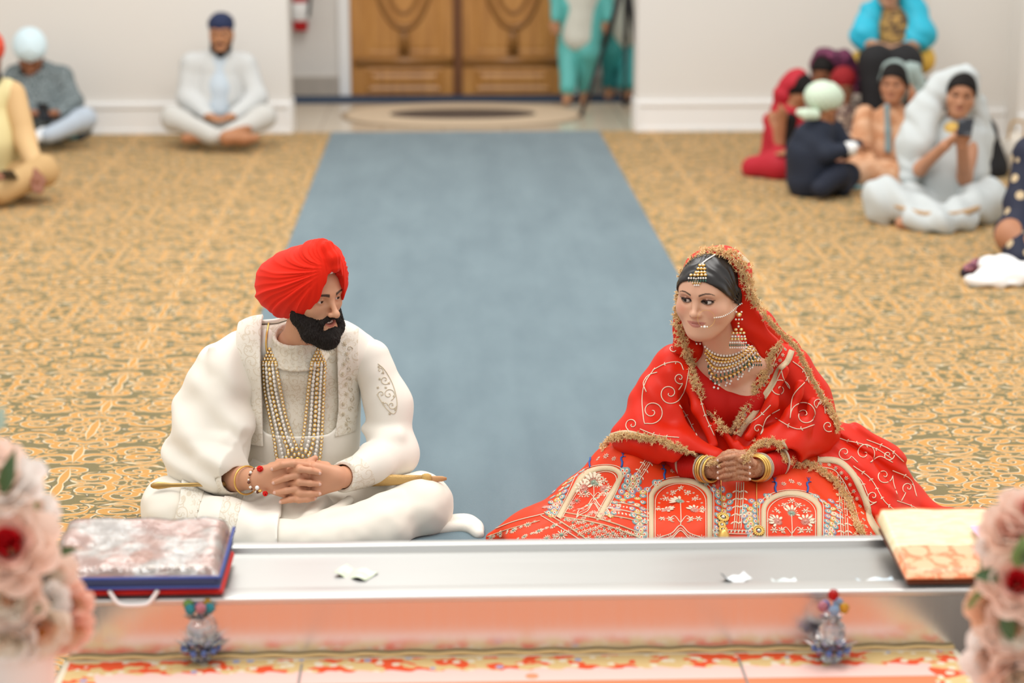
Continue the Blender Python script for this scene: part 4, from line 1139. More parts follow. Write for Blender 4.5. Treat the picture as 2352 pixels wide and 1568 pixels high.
# ---- skirt
sk = SDF(); cxk = float(W(1665,1200,5.66)[0])
sk.ell((cxk,5.70,.02), (.43,.45,.235), .05); sk.ell(W(1660,1105,5.62), (.26,.20,.10), .08)
sk.chain([W(1600,1120,5.80), W(1445,1095,5.60)], [.13,.105], .08); sk.chain([W(1740,1120,5.80), W(1890,1112,5.66)], [.13,.105], .08)
sk.chain([W(1440,1100,5.58), W(1340,1160,5.55), W(1240,1205,5.50), W(1130,1238,5.50)], [.10,.075,.045,.018], .06)
sk.ell(W(1330,1235,5.42), (.22,.17,.07), .08); sk.ell(W(1960,1200,5.62), (.14,.22,.09), .08)
sk.ell(W(1500,1235,5.35), (.25,.14,.09), .08); sk.ell(W(1800,1235,5.38), (.25,.16,.09), .08)
def skd(P):
    a = np.arctan2(P[:,0]-cxk, -(P[:,1]-5.75)); r = np.hypot(P[:,0]-cxk, P[:,1]-5.75)
    return sm(r,.2,.5)*(.0085*np.sin(a*13+.8*np.sin(a*3)) + .004*np.sin(a*29+2)) + .003*vnoise(P, 9, 3)
sk.disp = skd
sk.half((0,0,.0085), (0,0,-1), 0)
sko = sk.mesh('skirt', .0048, m_rs, bride, dmax=.018)
# ---- blouse
bl = SDF()
bl.ell(W(1680,935,5.715), (.152,.105,.15), .05); bl.ell(W(1680,1050,5.73), (.135,.105,.15), .06)
for q in (1640, 1722): bl.ell(W(q,928,5.632), (.056,.052,.060), .03)
bl.chain([W(1590,840,5.69), W(1612,905,5.64)], [.045,.050], .04)
cN = W(1712,850,5.60); bl.ell(cN, (.088,.20,.078), .004, sub=True); bl.ell(W(1670,800,5.62), (.062,.2,.085), .01, sub=True)
bl.mesh('blouse', .0035, m_rb, bride)
for nm, (A, B_) in {'a': (eBl, wBl), 'b': (eBr, wBr)}.items():
    s_ = SDF(); mid = Hb(640,330,5.50) if nm == 'a' else Hb(1200,320,5.52); s_.chain([A, mid, Hb(742,348,5.445) if nm == 'a' else Hb(1105,340,5.445)], [.046,.038,.031], .02)
    s_.disp = lambda P: .0008*np.sin(P[:,0]*900); s_.mesh('sleeve', .003, m_rb, bride, dmax=.001)
# ---- draped scarf: body drape with a V opening, head cover, lower right fall
def poly_sd(P2, poly):
    poly = np.asarray(poly, float); n = len(poly); d = np.full(len(P2), 1e9); ins = np.zeros(len(P2), bool)
    for i in range(n):
        a, b = poly[i], poly[(i+1)%n]; e = b-a; w_ = P2-a
        t = np.clip((w_@e)/(e@e), 0, 1); q = w_-t[:,None]*e; d = np.minimum(d, (q*q).sum(1))
        c = ((a[1] <= P2[:,1]) & (b[1] > P2[:,1])) | ((b[1] <= P2[:,1]) & (a[1] > P2[:,1]))
        xx = a[0] + (P2[:,1]-a[1])/(e[1] if abs(e[1])>1e-9 else 1e-9)*e[0]; ins ^= c & (P2[:,0] < xx)
    d = np.sqrt(d); return np.where(ins, -d, d)
VP = [(1560,700),(1572,790),(1605,880),(1645,960),(1680,1000),(1705,945),(1745,870),(1775,815),(1765,770),(1730,700)]
VPw = [(float(p[0]), float(p[2])) for p in (W(a,b,5.60) for a,b in VP)]
du = SDF()
du.chain([W(1592,815,5.69), W(1550,852,5.69), W(1508,920,5.65), W(1482,985,5.60)], [.050,.064,.068,.068], .05)
du.chain([W(1765,812,5.72), W(1805,850,5.74), W(1850,920,5.73), W(1868,985,5.68)], [.050,.066,.070,.070], .05)
du.ell(W(1672,940,5.70), (.165,.125,.165), .05); du.ell(W(1670,1020,5.68), (.17,.13,.08), .06)
du.chain([W(1475,1000,5.57), W(1560,1035,5.50), W(1640,1055,5.47)], [.060,.050,.038], .05); du.chain([W(1870,1000,5.66), W(1800,1030,5.56), W(1735,1050,5.50)], [.062,.052,.036], .05)
du.ell(W(1470,1010,5.58), (.085,.08,.05), .04)
du.ell(W(1672,850,5.79), (.14,.08,.13), .06)
for pts, r, k in [([(1590,800),(1615,880),(1660,970),(1690,1030)], .012, .03), ([(1575,860),(1600,940),(1640,1020)], .012, .03), ([(1540,860),(1550,940),(1580,1000)], .011,.035), ([(1500,900),(1520,960),(1570,1010)], .010,.035), ([(1800,850),(1770,930),(1720,1000)], .013,.035), ([(1840,880),(1815,960),(1760,1015)], .012,.035), ([(1870,920),(1850,980),(1800,1030)], .011,.03)]:
    Ys = np.linspace(5.615, 5.53, len(pts)); du.chain([W(a,b,y) for (a,b),y in zip(pts,Ys)], r, k)
du.custom(lambda P: np.maximum(poly_sd(P[:,[0,2]], VPw), P[:,1]-5.735), (-.5,5.2,-.2), (1.5,5.735,1.2), .012, True)
du.cap(Hb(700,345,5.44), Hb(560,345,5.50), .046, .050, .01, sub=True); du.cap(Hb(1130,338,5.44), Hb(1250,320,5.51), .046, .050, .01, sub=True)
du.disp = lambda P: .003*vnoise(P, 13, 2) + .0022*np.sin(P[:,0]*60+P[:,2]*45+vnoise(P,8,1)*3)
duo = du.mesh('draped_scarf', .0036, m_rd, bride, dmax=.01)
# head cover
hv = SDF(); hv.frame(BR, BT, BS)
hv.ell((-.007,-.045,.032), (.0965,.118,.0890), .02); hv.ell((0,-.060,-.05), (.088,.085,.105), .05)
hv.chain([(-.080,-.045,-.02),(-.105,-.055,-.10),(-.15,-.085,-.17)], [.022,.028,.035], .04); hv.chain([(.080,-.03,-.02),(.085,-.02,-.10),(.09,-.02,-.17)], [.018,.020,.03], .04)
hv.world(); hv.chain([W(1745,745,5.72), W(1800,810,5.82), W(1860,900,5.86), W(1905,975,5.86)], [.045,.042,.038,.030], .04)
hv.chain([W(1600,790,5.66), W(1590,830,5.68)], [.03,.03], .04)
hv.frame(BR, BT, BS)
hv.custom(lambda P: np.maximum(-(P[:,1]-(.004+np.where(P[:,0]<0,.45,.22)*P[:,0])), -(P[:,2]+.40))*.8, (-.4,-.0,-.4), (.4,.4,.4), .006, True)
hv.ell((0,.03,-.13), (.070,.11,.085), .02, sub=True); hv.ell((-.035,.05,-.10), (.070,.085,.085), .02, sub=True)
hv.disp = lambda P: .0018*np.sin(P[:,2]*70+P[:,0]*50+vnoise(P,10,2)*3) + .002*vnoise(P,14,7)
hvo = hv.mesh('head_cover', .0030, m_rd, bride, dmax=.008)
# lower right fall of the scarf
lf = SDF()
lf.chain([W(1850,1010,5.72), W(1930,1040,5.76), W(2010,1085,5.76), W(2075,1140,5.76)], [.080,.085,.082,.060], .06)
lf.chain([W(1900,1060,5.66), W(1960,1110,5.62), W(2010,1170,5.56), W(2030,1225,5.50)], [.07,.075,.07,.05], .06)
lf.ell(W(2000,1180,5.72), (.15,.16,.11), .06); tailp = [W(2080,1150,5.80), G(2130,1182,.03), G(2180,1185,.015), G(2218,1188,.010)]; lf.chain(tailp, [.05,.030,.016,.008], .04)
def lfd(P):
    return .0065*np.sin(P[:,0]*38+P[:,2]*62-P[:,1]*20+vnoise(P,5,2)*2.2) + .003*np.sin(P[:,0]*90+P[:,2]*130)
lf.disp = lfd; lf.half((0,0,.0085), (0,0,-1), 0)
lfo = lf.mesh('scarf_fall', .0040, m_rd, duo, dmax=.012)
# ================================================================ embroidery, laid on the cloth itself
bvk = bvh_of(sko); bvd = bvh_of(duo, hvo); bvf = bvh_of(lfo); bva = bvh_of(sko, duo, hvo, lfo)
def hit(bv, px, py):
    d = nrm(ray(px, py)); h = bv.ray_cast(Vector(EYE), Vector(d))
    if h[0] is None: return None, None
    n = np.array(h[1]); n = n if n@d < 0 else -n
    return np.array(h[0]), n
def line(mb, bv, pts, r, m, off=.0012, closed=False, n=5, step=5, sp=True):
    Q = spline(pts, 6) if sp and len(pts) > 2 else np.asarray(pts, float)
    L = np.linalg.norm(np.diff(Q,axis=0),axis=1).sum(); Q = resample(Q, max(2,int(L/step)+1)); run = []
    def flush(run):
        if len(run) > 1: mb.tube(np.array(run), r, n, m)
    for q in Q:
        p, nn = hit(bv, *q)
        if p is None or (run and np.linalg.norm(p-run[-1]) > .05): flush(run); run = []
        if p is not None: run.append(p+nn*off)
    flush(run)
def fram(n):
    x = nrm(np.cross((0,0,1.0), n)) if abs(n[2]) < .95 else np.array([1.0,0,0]); return x, np.cross(n, x)
def petal(mb, c, n, ang, l, w_, m, base=0.0, t=.0014):
    x, y = fram(n); d = math.cos(ang)*x + math.sin(ang)*y; s_ = np.cross(n, d)
    mb.ball(c+d*(base+l*.5)+n*.0005, (l*.5, w_*.5, t), 8, 5, m, R=np.stack([d, s_, n],1))
def flower(mb, bv, px, py, R, k=6, m=0, mc=2, a0=0.0, w_=.75):
    p, n = hit(bv, px, py)
    if p is None: return
    for i in range(k): petal(mb, p, n, a0+2*PI*i/k, R*.75, R*w_*2.2/k*1.3, m, R*.25)
    mb.ball(p+n*.001, (R*.34,R*.34,R*.34) if False else R*.30, 8, 5, mc)
def leaves(mb, bv, pts, step, l, m=0, side=1):
    Q = resample(spline(pts,6) if len(pts)>2 else np.asarray(pts,float), max(3,int(np.linalg.norm(np.diff(np.asarray(pts,float),axis=0),axis=1).sum()/step)))
    for i in range(1,len(Q)-1):
        p, n = hit(bv, *Q[i]); p2, _ = hit(bv, *Q[i+1])
        if p is None or p2 is None: continue
        x, y = fram(n); d = p2-p; a = math.atan2(d@y, d@x)
        for sgn in (-1,1): petal(mb, p, n, a+sgn*.95*side, l, l*.42, m, .001)
def spiral(mb, bv, cx, cy, r, turns, a0, hand, rad, m=0, tail=None):
    k = 40; t = np.linspace(.08,1,k); a = a0+hand*turns*2*PI*(1-t)
    pts = [(cx+r*tt*math.cos(aa), cy+r*tt*math.sin(aa)) for tt,aa in zip(t,a)]
    line(mb, bv, pts+(tail or []), rad, m, step=4)
def band(mb, bv, pts, hw, m, off=.0025, sp=True, step=6):
    Q = resample(spline(pts,8) if sp else np.asarray(pts,float), max(3,int(np.linalg.norm(np.diff(np.asarray(pts,float),axis=0),axis=1).sum()/step)))
    T = np.gradient(Q, axis=0); T /= np.linalg.norm(T,axis=1)[:,None]+1e-9; Nn = np.stack([-T[:,1],T[:,0]],1)
    rows_ = []
    for q, nn_ in zip(Q, Nn):
        row = []; 
        for t in (-1,-.9,0,.9,1):
            p, n = hit(bv, *(q+nn_*hw*t))
            if p is None: row = None; break
            row.append(p+n*(off if abs(t) < .95 else -.001))
        if row is None or (rows_ and np.linalg.norm(row[2]-rows_[-1][2]) > .06):
            if len(rows_) > 1: mb.grid(np.array(rows_), m); mb.grid(np.array(rows_)[:, ::-1]-np.array([0,0,.0]), m)
            rows_ = []
        if row is not None: rows_.append(row)
    if len(rows_) > 1: mb.grid(np.array(rows_), m)
eb = MB()
def arch(cx, top, hwid, bot, lean=0.0, full=True):
    def P_(u, v): return (cx + u*hwid + lean*(v-top), v)
    a = np.linspace(PI, 0, 15); ry = hwid*.62
    pts = [P_(-1.0,bot), P_(-1.0, (bot+top+ry)/2)] + [P_(math.cos(t), top+ry-ry*math.sin(t)) for t in a] + [P_(1.0,(bot+top+ry)/2), P_(1.0,bot)]
    band(eb, bvk, pts, 6, 7, .003)
    for o in (-9,9):
        pp = [((x-cx-lean*(y-top))*(1+o/hwid)+cx+lean*(y-top), y-(o if y < top+ry+2 else 0)*.9) for x,y in pts]; line(eb, bvk, pp, .0012, 0)
    # bouquet inside
    mx = cx+lean*(bot-top)*.45; my = top+ry*1.15
    p_, n_ = hit(bvk, mx, my)
    if p_ is not None:
        for k in range(9): petal(eb, p_, n_, PI*(-.08+1.16*k/8), .024, .0095, 0, .012)
    flower(eb, bvk, mx, my, .0145, 14, 2, 2, w_=1.0); flower(eb, bvk, mx, my, .0075, 8, 2, 0)
    for dx, dy in ((-.50,.30),(.50,.30)):
        p_, n_ = hit(bvk, mx+dx*hwid, my+dy*hwid)
        if p_ is None: continue
        for k in range(7): petal(eb, p_, n_, PI/2+(-1.6+3.2*k/6)-(.5 if dx>0 else -.5), .017, .0085, 0, .011)
        flower(eb, bvk, mx+dx*hwid, my+dy*hwid, .0150, 15, 1, 1, w_=1.0); flower(eb, bvk, mx+dx*hwid, my+dy*hwid, .0080, 9, 1, 0)
    for dx, dy in ((-.25,-.35),(.25,-.35),(0,-.55),(-.5,-.1),(.5,-.1),(-.62,.75),(.62,.75),(-.75,.35),(.75,.35),(-.35,.75),(.35,.75)): flower(eb, bvk, mx+dx*hwid, my+dy*hwid*.8, .0115, 6, 0, 0)
    line(eb, bvk, [(mx,my+4),(mx+1,my+hwid*.6),(mx,my+hwid*.85)], .0013, 0)
    for q in (-1,1): line(eb, bvk, [(mx,my+hwid*.75),(mx+q*hwid*.22,my+hwid*.5),(mx+q*hwid*.36,my+hwid*.68),(mx+q*hwid*.22,my+hwid*.72)], .0013, 0)
    for q in (-1,1):
        for k in range(7):
            t = k/6; flower(eb, bvk, mx+q*hwid*(.15+.6*math.sin(t*PI*.5)), my-hwid*.42*math.cos(t*1.9)+4, .0042, 5, 0, 0)
    # lower scalloped frame
    ly = my+hwid*.95
    for o in (0,7,12): line(eb, bvk, [(mx-hwid*.85,bot),(mx-hwid*.72,ly+20+o),(mx-hwid*.3,ly+10+o),(mx,ly-8+o),(mx+hwid*.3,ly+10+o),(mx+hwid*.72,ly+20+o),(mx+hwid*.85,bot)], .0016 if o != 7 else .0010, 0)
    for k in range(-3,4): flower(eb, bvk, mx+k*hwid*.17, ly+24+abs(k)*5, .0085, 6, 0, 1)
    # peacock feather wings outside the arch
    for q in (-1,1):
        for i in range(9):
            for j in range(3):
                v = top+6+i*(bot-top)/9.5; wd = [12,26,32,34,32,28,24,20,18][i]*(j+.8)/2.6
                ed = hwid+10 if v > top+ry else hwid*math.sqrt(max(0,1-((top+ry-v)/ry)**2))+10
                x, y = P_(0,v); p, n = hit(bvk, x+q*(ed+wd), v+(j%2)*6)
                if p is None: continue
                mcol = [4,5,6,7,4,5][(i*2+j*3)%6]; u_, v_ = fram(n)
                eb.ball(p+n*.0003, (.0115,.0125,.0012), 9, 5, mcol, R=np.stack([u_,v_,n],1)); eb.ball(p+n*.0013, (.0050,.0072,.0013), 8, 5, 0, R=np.stack([u_,v_,n],1)); eb.ball(p+n*.0022, (.0022,.0036,.001), 7, 5, 8, R=np.stack([u_,v_,n],1))
    # flowers and peacock heads on top
    for dx, r in ((-18,.0085),(0,.0105),(18,.0085)): flower(eb, bvk, cx+dx, top-22-(6 if dx==0 else 0), r, 7, 0, 1)
    for q in (-1,1):
        bx, by = cx+q*38, top-14; p, n = hit(bvk, bx, by)
        if p is None: continue
        line(eb, bvk, [(bx-q*2,by+12),(bx,by),(bx-q*4,by-8),(bx+q*2,by-13)], .0032, 3); line(eb, bvk, [(bx+q*2,by-13),(bx+q*7,by-12)], .0013, 3)
        for k in (-1,0,1): line(eb, bvk, [(bx+q*1,by-15),(bx+q*1+k*4,by-23)], .0008, 3)
arch(1563, 1103, 67, 1244); arch(1818, 1133, 64, 1244); arch(1392, 1075, 46, 1190, -.55)
def column(pts, l=.0135):
    Q = np.asarray(pts, float)
    for o in (-8, 8): line(eb, bvk, Q+np.array([o,0]), .0014, 0)
    line(eb, bvk, Q+np.array([-3,0]), .0012, 7); line(eb, bvk, Q+np.array([3,0]), .0012, 7)
    leaves(eb, bvk, (Q+np.array([-8,0])).tolist(), 15, l); leaves(eb, bvk, (Q+np.array([9,0])).tolist(), 15, l)
column([(1700,1108),(1698,1160),(1694,1215)]); column([(1932,1085),(1936,1150),(1940,1235)]); column([(1505,1030),(1478,1075),(1445,1125)], .011)
for y0 in (1216, 1224, 1234): line(eb, bvk, [(1634,y0),(1690,y0+2),(1752,y0+3)], .0013, 0)
for k in range(14):
    p, n = hit(bvk, 1638+k*8.4, 1220); 
    if p is not None: petal(eb, p, n, PI/2, .012, .005, 0, -.006)
# left part: braided bands, flower field, pink fans
bl_ = [[(1395,1152),(1440,1158),(1490,1172)], [(1388,1166),(1438,1174),(1490,1188)], [(1380,1182),(1436,1190),(1488,1204)]]
for i, q in enumerate(bl_): line(eb, bvk, q, .0019, 7 if i != 1 else 0)
for (q, m_) in ((bl_[0],0),(bl_[1],0)):
    for t in np.linspace(0,1,13):
        x = np.interp(t,[0,.5,1],[v[0] for v in q]); y = np.interp(t,[0,.5,1],[v[1] for v in q])+7; p, n = hit(bvk, x, y)
        if p is not None: petal(eb, p, n, PI/2, .011, .0055, m_, -.0055)
line(eb, bvk, [(1290,1176),(1390,1196),(1480,1228)], .0022, 7); line(eb, bvk, [(1285,1186),(1388,1206),(1478,1238)], .0022, 7)
line(eb, bvk, [(1250,1176),(1300,1206),(1350,1240)], .0022, 7); line(eb, bvk, [(1242,1184),(1292,1214),(1336,1242)], .0016, 0)
rg = np.random.default_rng(3)
for i in range(9):
    for j in range(5):
        x = 1300+i*20+j*8; y = 1190+i*4.5+j*9+rg.normal(0,1.5)
        if y > 1240: continue
        flower(eb, bvk, x, y, .0085 if (i+j)%2 else .0095, 6, 0, 2 if (i+j)%3 == 0 else 0)
        if (i+j)%3 == 1: flower(eb, bvk, x+8, y+5, .0048, 8, 2, 2)
for i in range(7):
    x = 1255+i*27; y = 1168-10*math.sin(i)+ (0 if i<3 else 4)
    p, n = hit(bvk, x, y)
    if p is None: continue
    for k in range(8): petal(eb, p, n, PI*.1+k*PI*.8/7, .014, .0040, 1, .002)
    flower(eb, bvk, x+10, y+14, .0050, 6, 0, 0)
for (x,y) in ((1345,1130),(1372,1112),(1325,1150),(1392,1128),(1370,1145),(1352,1160),(1310,1165)): flower(eb, bvk, x, y, .0125, 9, 1 if x%2 else 0, 2)
for (x,y,r) in ((1180,1218,.011),(1212,1205,.010),(1238,1220,.013),(1272,1208,.011),(1290,1228,.014),(1150,1226,.009),(1256,1236,.010),(1205,1232,.009),(1128,1234,.007)): flower(eb, bvk, x, y, r*1.3, 10, 0, 2); flower(eb, bvk, x+16, y-7, r*.75, 7, 1, 0); flower(eb, bvk, x-15, y+5, r*.6, 6, 0, 0)
line(eb, bvk, [(1120,1222),(1180,1198),(1250,1180)], .0016, 0); line(eb, bvk, [(1105,1238),(1160,1218),(1240,1196)], .0014, 7)
for (x,y) in ((1540,1236),(1590,1236),(1515,1236),(1612,1238)):
    p, n = hit(bvk, x, y)
    if p is not None:
        for k in range(9): petal(eb, p, n, k*2*PI/9, .012, .0034, 1, .002)
# small sprigs
for (x,y) in ((1780,1082),(1800,1070),(1770,1092),(1640,1115),(1480,1045),(1920,1180),(1955,1170)): flower(eb, bvk, x, y, .0062, 5, 0, 0)
leaves(eb, bvk, [(1758,1098),(1790,1080),(1815,1066)], 9, .0085)
eb.build('embroidery', EM, sko)
# vines on the drape
vb = MB(); VR = .0015
vines = [((1538,903),27,1.6,.3,1,[(1575,890),(1582,850)]), ((1497,945),30,1.7,2.2,-1,[(1475,920),(1482,880),(1505,845)]), ((1561,868),14,1.4,1.0,1,[(1558,895)]), ((1452,975),15,1.3,2.6,1,[(1445,990)]), ((1545,800),9,1.2,.5,1,[]),
 ((1790,893),24,1.6,.0,-1,[(1800,870),(1795,850)]), ((1848,952),32,1.8,3.2,1,[(1815,960),(1822,910),(1850,875),(1862,850)]), ((1902,978),14,1.3,1.0,1,[]), ((1880,925),12,1.3,2.0,1,[(1893,905)]), ((1740,985),14,1.3,1.0,-1,[(1760,960),(1790,940)])]
vlines = [[(1500,850),(1530,835),(1560,832),(1570,850)],[(1485,900),(1478,880),(1490,862),(1510,855)],[(1560,930),(1580,960),(1600,1000)],[(1470,985),(1510,1000),(1560,1005)],[(1820,830),(1845,850),(1858,880)],[(1870,870),(1890,910),(1895,950)],[(1780,960),(1830,985),(1870,975)],[(1605,900),(1618,950),(1640,1000)],[(1700,985),(1740,960),(1770,930)]]
for side_ in (0, 1):
    vb = MB()
    for (c, r, tn, a0, hd, tail) in vines:
        if (c[0] > 1665) == bool(side_): spiral(vb, bvd, c[0], c[1], r, tn, a0, hd, VR, 0, tail)
    for pts in vlines:
        if (pts[0][0] > 1665) == bool(side_): line(vb, bvd, pts, VR, 0); leaves(vb, bvd, pts, 20, .0075)
    vb.build('embroidery', EM, duo)
vf = MB()
for (c, r, tn, a0, hd, tail) in [((2030,1092),20,1.5,0,1,[(2052,1110),(2060,1135)]), ((1985,1040),26,1.5,1.0,-1,[(2020,1048),(2050,1062)]), ((2085,1120),14,1.3,2,1,[(2070,1150)]), ((2005,1140),15,1.4,1,1,[(1990,1165)]), ((1940,1040),18,1.4,.5,1,[(1970,1062)]), ((2040,1045),14,1.3,0,1,[]), ((1895,1020),16,1.4,2.2,1,[(1870,1030)])]: spiral(vf, bvf, c[0], c[1], r, tn, a0, hd, VR, 0, tail)
for pts in ([(1900,1000),(1960,1015),(2010,1030),(2050,1055)],[(1960,1070),(2000,1100),(2030,1150),(2060,1175)],[(1935,1065),(1975,1100),(1995,1140)],[(2050,1080),(2090,1100),(2105,1140)],[(1990,1010),(2040,1030),(2075,1060)],[(2060,1150),(2100,1165),(2120,1180)]):
    line(vf, bvf, pts, VR, 0); leaves(vf, bvf, pts, 20, .0078)
vf.build('embroidery', EM, lfo)
# cream scalloped borders with flowers
bo_ = MB()
inner = [(1795,802),(1778,830),(1765,865),(1742,890),(1728,925),(1706,955),(1694,985)]
outer = [(1818,806),(1808,830),(1790,848),(1775,880),(1752,915),(1735,945),(1712,975),(1696,1000)]
band(bo_, bvd, outer, 7, 7, .004); line(bo_, bvd, inner, .0016, 0)
for i in range(14):
    t = i/13; x = np.interp(t*7,range(8),[p[0] for p in outer])-15; y = np.interp(t*7,range(8),[p[1] for p in outer])-8+4
    flower(bo_, bvd, x, y, .0068, 6 if i%2 else 8, 0, 0 if i%2 else 2)
bo_.build('chest_border', EM, duo); bo_ = MB()
hc = [(1694,582),(1718,606),(1731,640),(1736,672)]
band(bo_, bvd, hc, 4.5, 7, .003); line(bo_, bvd, [(1682,590),(1704,612),(1716,645),(1722,672)], .0014, 0)
for i in range(7):
    t = i/6; flower(bo_, bvd, np.interp(t*3,range(4),[p[0] for p in hc])-9, np.interp(t*3,range(4),[p[1] for p in hc])+3, .0055, 6, 0, 2)
bo_.build('hood_border', EM, hvo); bo_ = MB()
lb = [(1398,1000),(1440,992),(1490,1003)]; band(bo_, bva, lb, 4, 7, .003)
for i in range(7): flower(bo_, bva, 1402+i*14, 1006-4*math.sin(i/6*PI), .0055, 6, 0, 2)
bo_.build('hem_border', EM, duo)
bf = MB(); out2 = [(1878,1055),(1925,1060),(1955,1085),(1975,1120),(1992,1160),(2000,1195),(2025,1235)]
band(bf, bva, out2, 7, 7, .004); inn2 = [(1868,1072),(1912,1078),(1938,1105),(1958,1150),(1972,1195),(1985,1238)]; line(bf, bva, inn2, .0015, 0)
for i in range(15):
    t = i/14; x = np.interp(t*6,range(7),[p[0] for p in out2])-14; y = np.interp(t*6,range(7),[p[1] for p in out2])+8
    flower(bf, bva, x, y, .0068, 6 if i%2 else 8, 0, 2 if i%2 else 0)
bf.build('fall_border', EM, lfo); bf = MB()
band(bf, bva, [(1795,1012),(1812,1040),(1822,1066)], 4, 7, .003)
for i in range(4): flower(bf, bva, 1800+i*6, 1020+i*13, .0058, 6, 0, 2)
bf.build('cuff_border', EM, duo); bf = MB()
line(bf, bvf, [(2128,1172),(2165,1178),(2195,1180),(2218,1188)], .002, 0); flower(bf, bva, 2020,1222,.012,9,2,2); flower(bf, bva, 2005,1195,.009,7,0,0)
bf.build('tail_border', EM, lfo)
# ---- gold tassel fringe
def fringe(bv, pts, name, parent, sp_=4.2, rad=.0110, per=6, jit=5.5):
    Q = spline(pts, 8); L = np.linalg.norm(np.diff(Q,axis=0),axis=1).sum(); Q = resample(Q, int(L/sp_)); mb = MB(); rr = np.random.default_rng(int(L))
    last = None
    for q in Q:
        for _ in range(per):
            p, n = hit(bv, *(q+rr.normal(0,jit,2)))
            if p is None or (last is not None and p[1] > last[1]+.10): 
                if last is None: continue
                p = W(*(q+rr.normal(0,jit*.6,2)), float(last[1])); n = -nrm(ray(*q))
            last = p; c = p+n*rr.uniform(.002,.008)
            for k in range(9):
                d = nrm(n*.5+rr.normal(0,.75,3)); l = rad*rr.uniform(.6,1.15); s1 = nrm(np.cross(d,(.3,.5,.8)))*.0014; s2 = np.cross(d,s1)
                e = c+d*l
                mb.add([c+s1,c-s1*.5+s2*.9,c-s1*.5-s2*.9,e], [(0,1,3),(1,2,3),(2,0,3)])
    return mb.build(name, m_fr, parent, smooth=False)
bvall = bvh_of(bbo, hao, sko, duo, hvo, lfo)
fringe(bvh_of(duo, hvo), [(1742,705),(1728,680),(1716,645),(1703,610),(1680,588),(1650,577),(1620,582),(1590,605),(1571,640),(1562,680),(1558,720),(1562,760),(1573,800),(1590,850),(1610,900),(1640,950),(1672,990),(1690,985),(1708,945),(1738,890),(1757,850),(1772,812),(1788,795)], 'gold_fringe', hvo)
fringe(bvall, [(1742,705),(1765,735),(1800,770),(1832,802),(1855,850),(1885,905),(1908,950),(1922,985)], 'gold_fringe', hvo, jit=4)
fringe(bvall, [(1388,1030),(1400,1008),(1450,1002),(1510,1012),(1560,1030),(1600,1048),(1645,1062)], 'gold_fringe', duo, jit=4)
fringe(bvall, [(1708,1056),(1735,1028),(1768,1016),(1792,1030),(1802,1058),(1845,1066),(1885,1082),(1920,1110),(1945,1150),(1960,1190),(1978,1230)], 'gold_fringe', duo, jit=4.5)
# ================================================================ jewellery
bvs = bvh_of(bbo, hao, [o for o in bride.children if o.name.startswith('blouse')][0])
m_grn = mat('green_bead', '#3f6f62', .25)
JM = [m_pearl, m_gold, m_stone2, m_grn]
def jb(mb, p, n, r, kind):
    if kind == 'p': mb.ball(p+n*r*.7, r, 8, 6, 0)
    elif kind == 'v': mb.ball(p+n*r*.7, (r*.8,r*.8,r*1.5), 7, 5, 3)
    else: 
        mb.ball(p+n*r*.3, (r,r,r*.8), 10, 6, 1); mb.ball(p+n*r*.75, r*.6, 8, 5, 2)
nb_ = MB()
topA = np.array([(1621,795),(1640,810),(1668,816),(1695,810),(1716,796),(1732,780)], float); botA = np.array([(1634,868),(1642,893),(1662,886),(1690,872),(1722,848),(1745,820)], float)
for r_ in range(11):
    t = r_/10; A = topA*(1-t)+botA*t; A[0] = A[0]*.5+np.array([1621+8*t,795+80*t])*.5 if r_ else A[0]
    nn_ = 20 if r_ < 6 else 16; Q = resample(spline(A,6), nn_)
    kind = ['p','g','g','p','g','p','v','g','v','p','p'][r_]; rr_ = {'g':.0062,'p':.0036,'v':.0030}[kind]
    for i, q in enumerate(Q):
        if r_ >= 8 and i%3 == 1 and r_ != 8: continue
        p, n = hit(bvs, q[0]+(3 if r_%2 else 0), q[1])
        if p is not None: jb(nb_, p, n, rr_*1.05, kind)
nb_.build('necklace', JM, bride)
def cluster(rowsx, name, Yf=None, bv=None, sc=1.0):
    mb = MB()
    for (y, x0, x1, n_, kind, r) in rowsx:
        for x in np.linspace(x0, x1, n_):
            if bv is not None:
                p, n = hit(bv, x, y)
                if p is None: continue
            else: p = W(x, y, Yf); n = np.array([0,-1.0,0])
            jb(mb, p, n, r*sc, kind)
    return mb
eY = float(bw((-.086,-.01,-.04))[1])-.012
ear = cluster([(722,1697,1697,1,'g',.0085),(716,1691,1703,2,'p',.003),(733,1690,1704,3,'p',.003),(742,1696,1696,1,'g',.004),(749,1696,1696,1,'p',.0035),(756,1690,1702,2,'g',.006),(764,1684,1708,4,'g',.0055),(772,1682,1710,5,'p',.0036),(778,1681,1711,5,'g',.0055),(786,1677,1713,8,'p',.003),(792,1676,1714,9,'v',.0026),(798,1677,1713,8,'p',.0026)], 'earring', eY)
ear.build('earring', JM, bride)
ear2 = cluster([(770,1726,1734,2,'g',.006),(780,1720,1740,4,'g',.0052),(788,1717,1743,6,'p',.003),(794,1716,1744,7,'v',.0026),(806,1705,1735,5,'g',.0055),(814,1703,1738,7,'p',.003),(822,1706,1742,6,'v',.0028),(829,1712,1745,6,'g',.005),(838,1710,1748,8,'v',.0026)], 'necklace_side', None, bvs)
ear2.build('necklace_side_piece', JM, bride)
cluster([(776,1599,1608,2,'g',.004),(783,1598,1609,3,'v',.0026),(789,1600,1608,2,'p',.0028)], 'e', float(bw((.08,-.01,-.04))[1])-.01).build('earring', JM, bride)
tk = cluster([(610,1608,1616,2,'g',.0062),(618,1604,1618,3,'g',.0058),(626,1599,1618,4,'g',.0056),(632,1588,1620,5,'g',.0054),(639,1583,1621,8,'p',.0030),(645,1583,1621,8,'v',.0025),(650,1592,1608,4,'g',.0038),(655,1596,1605,3,'p',.0028)], 't', None, bvs)
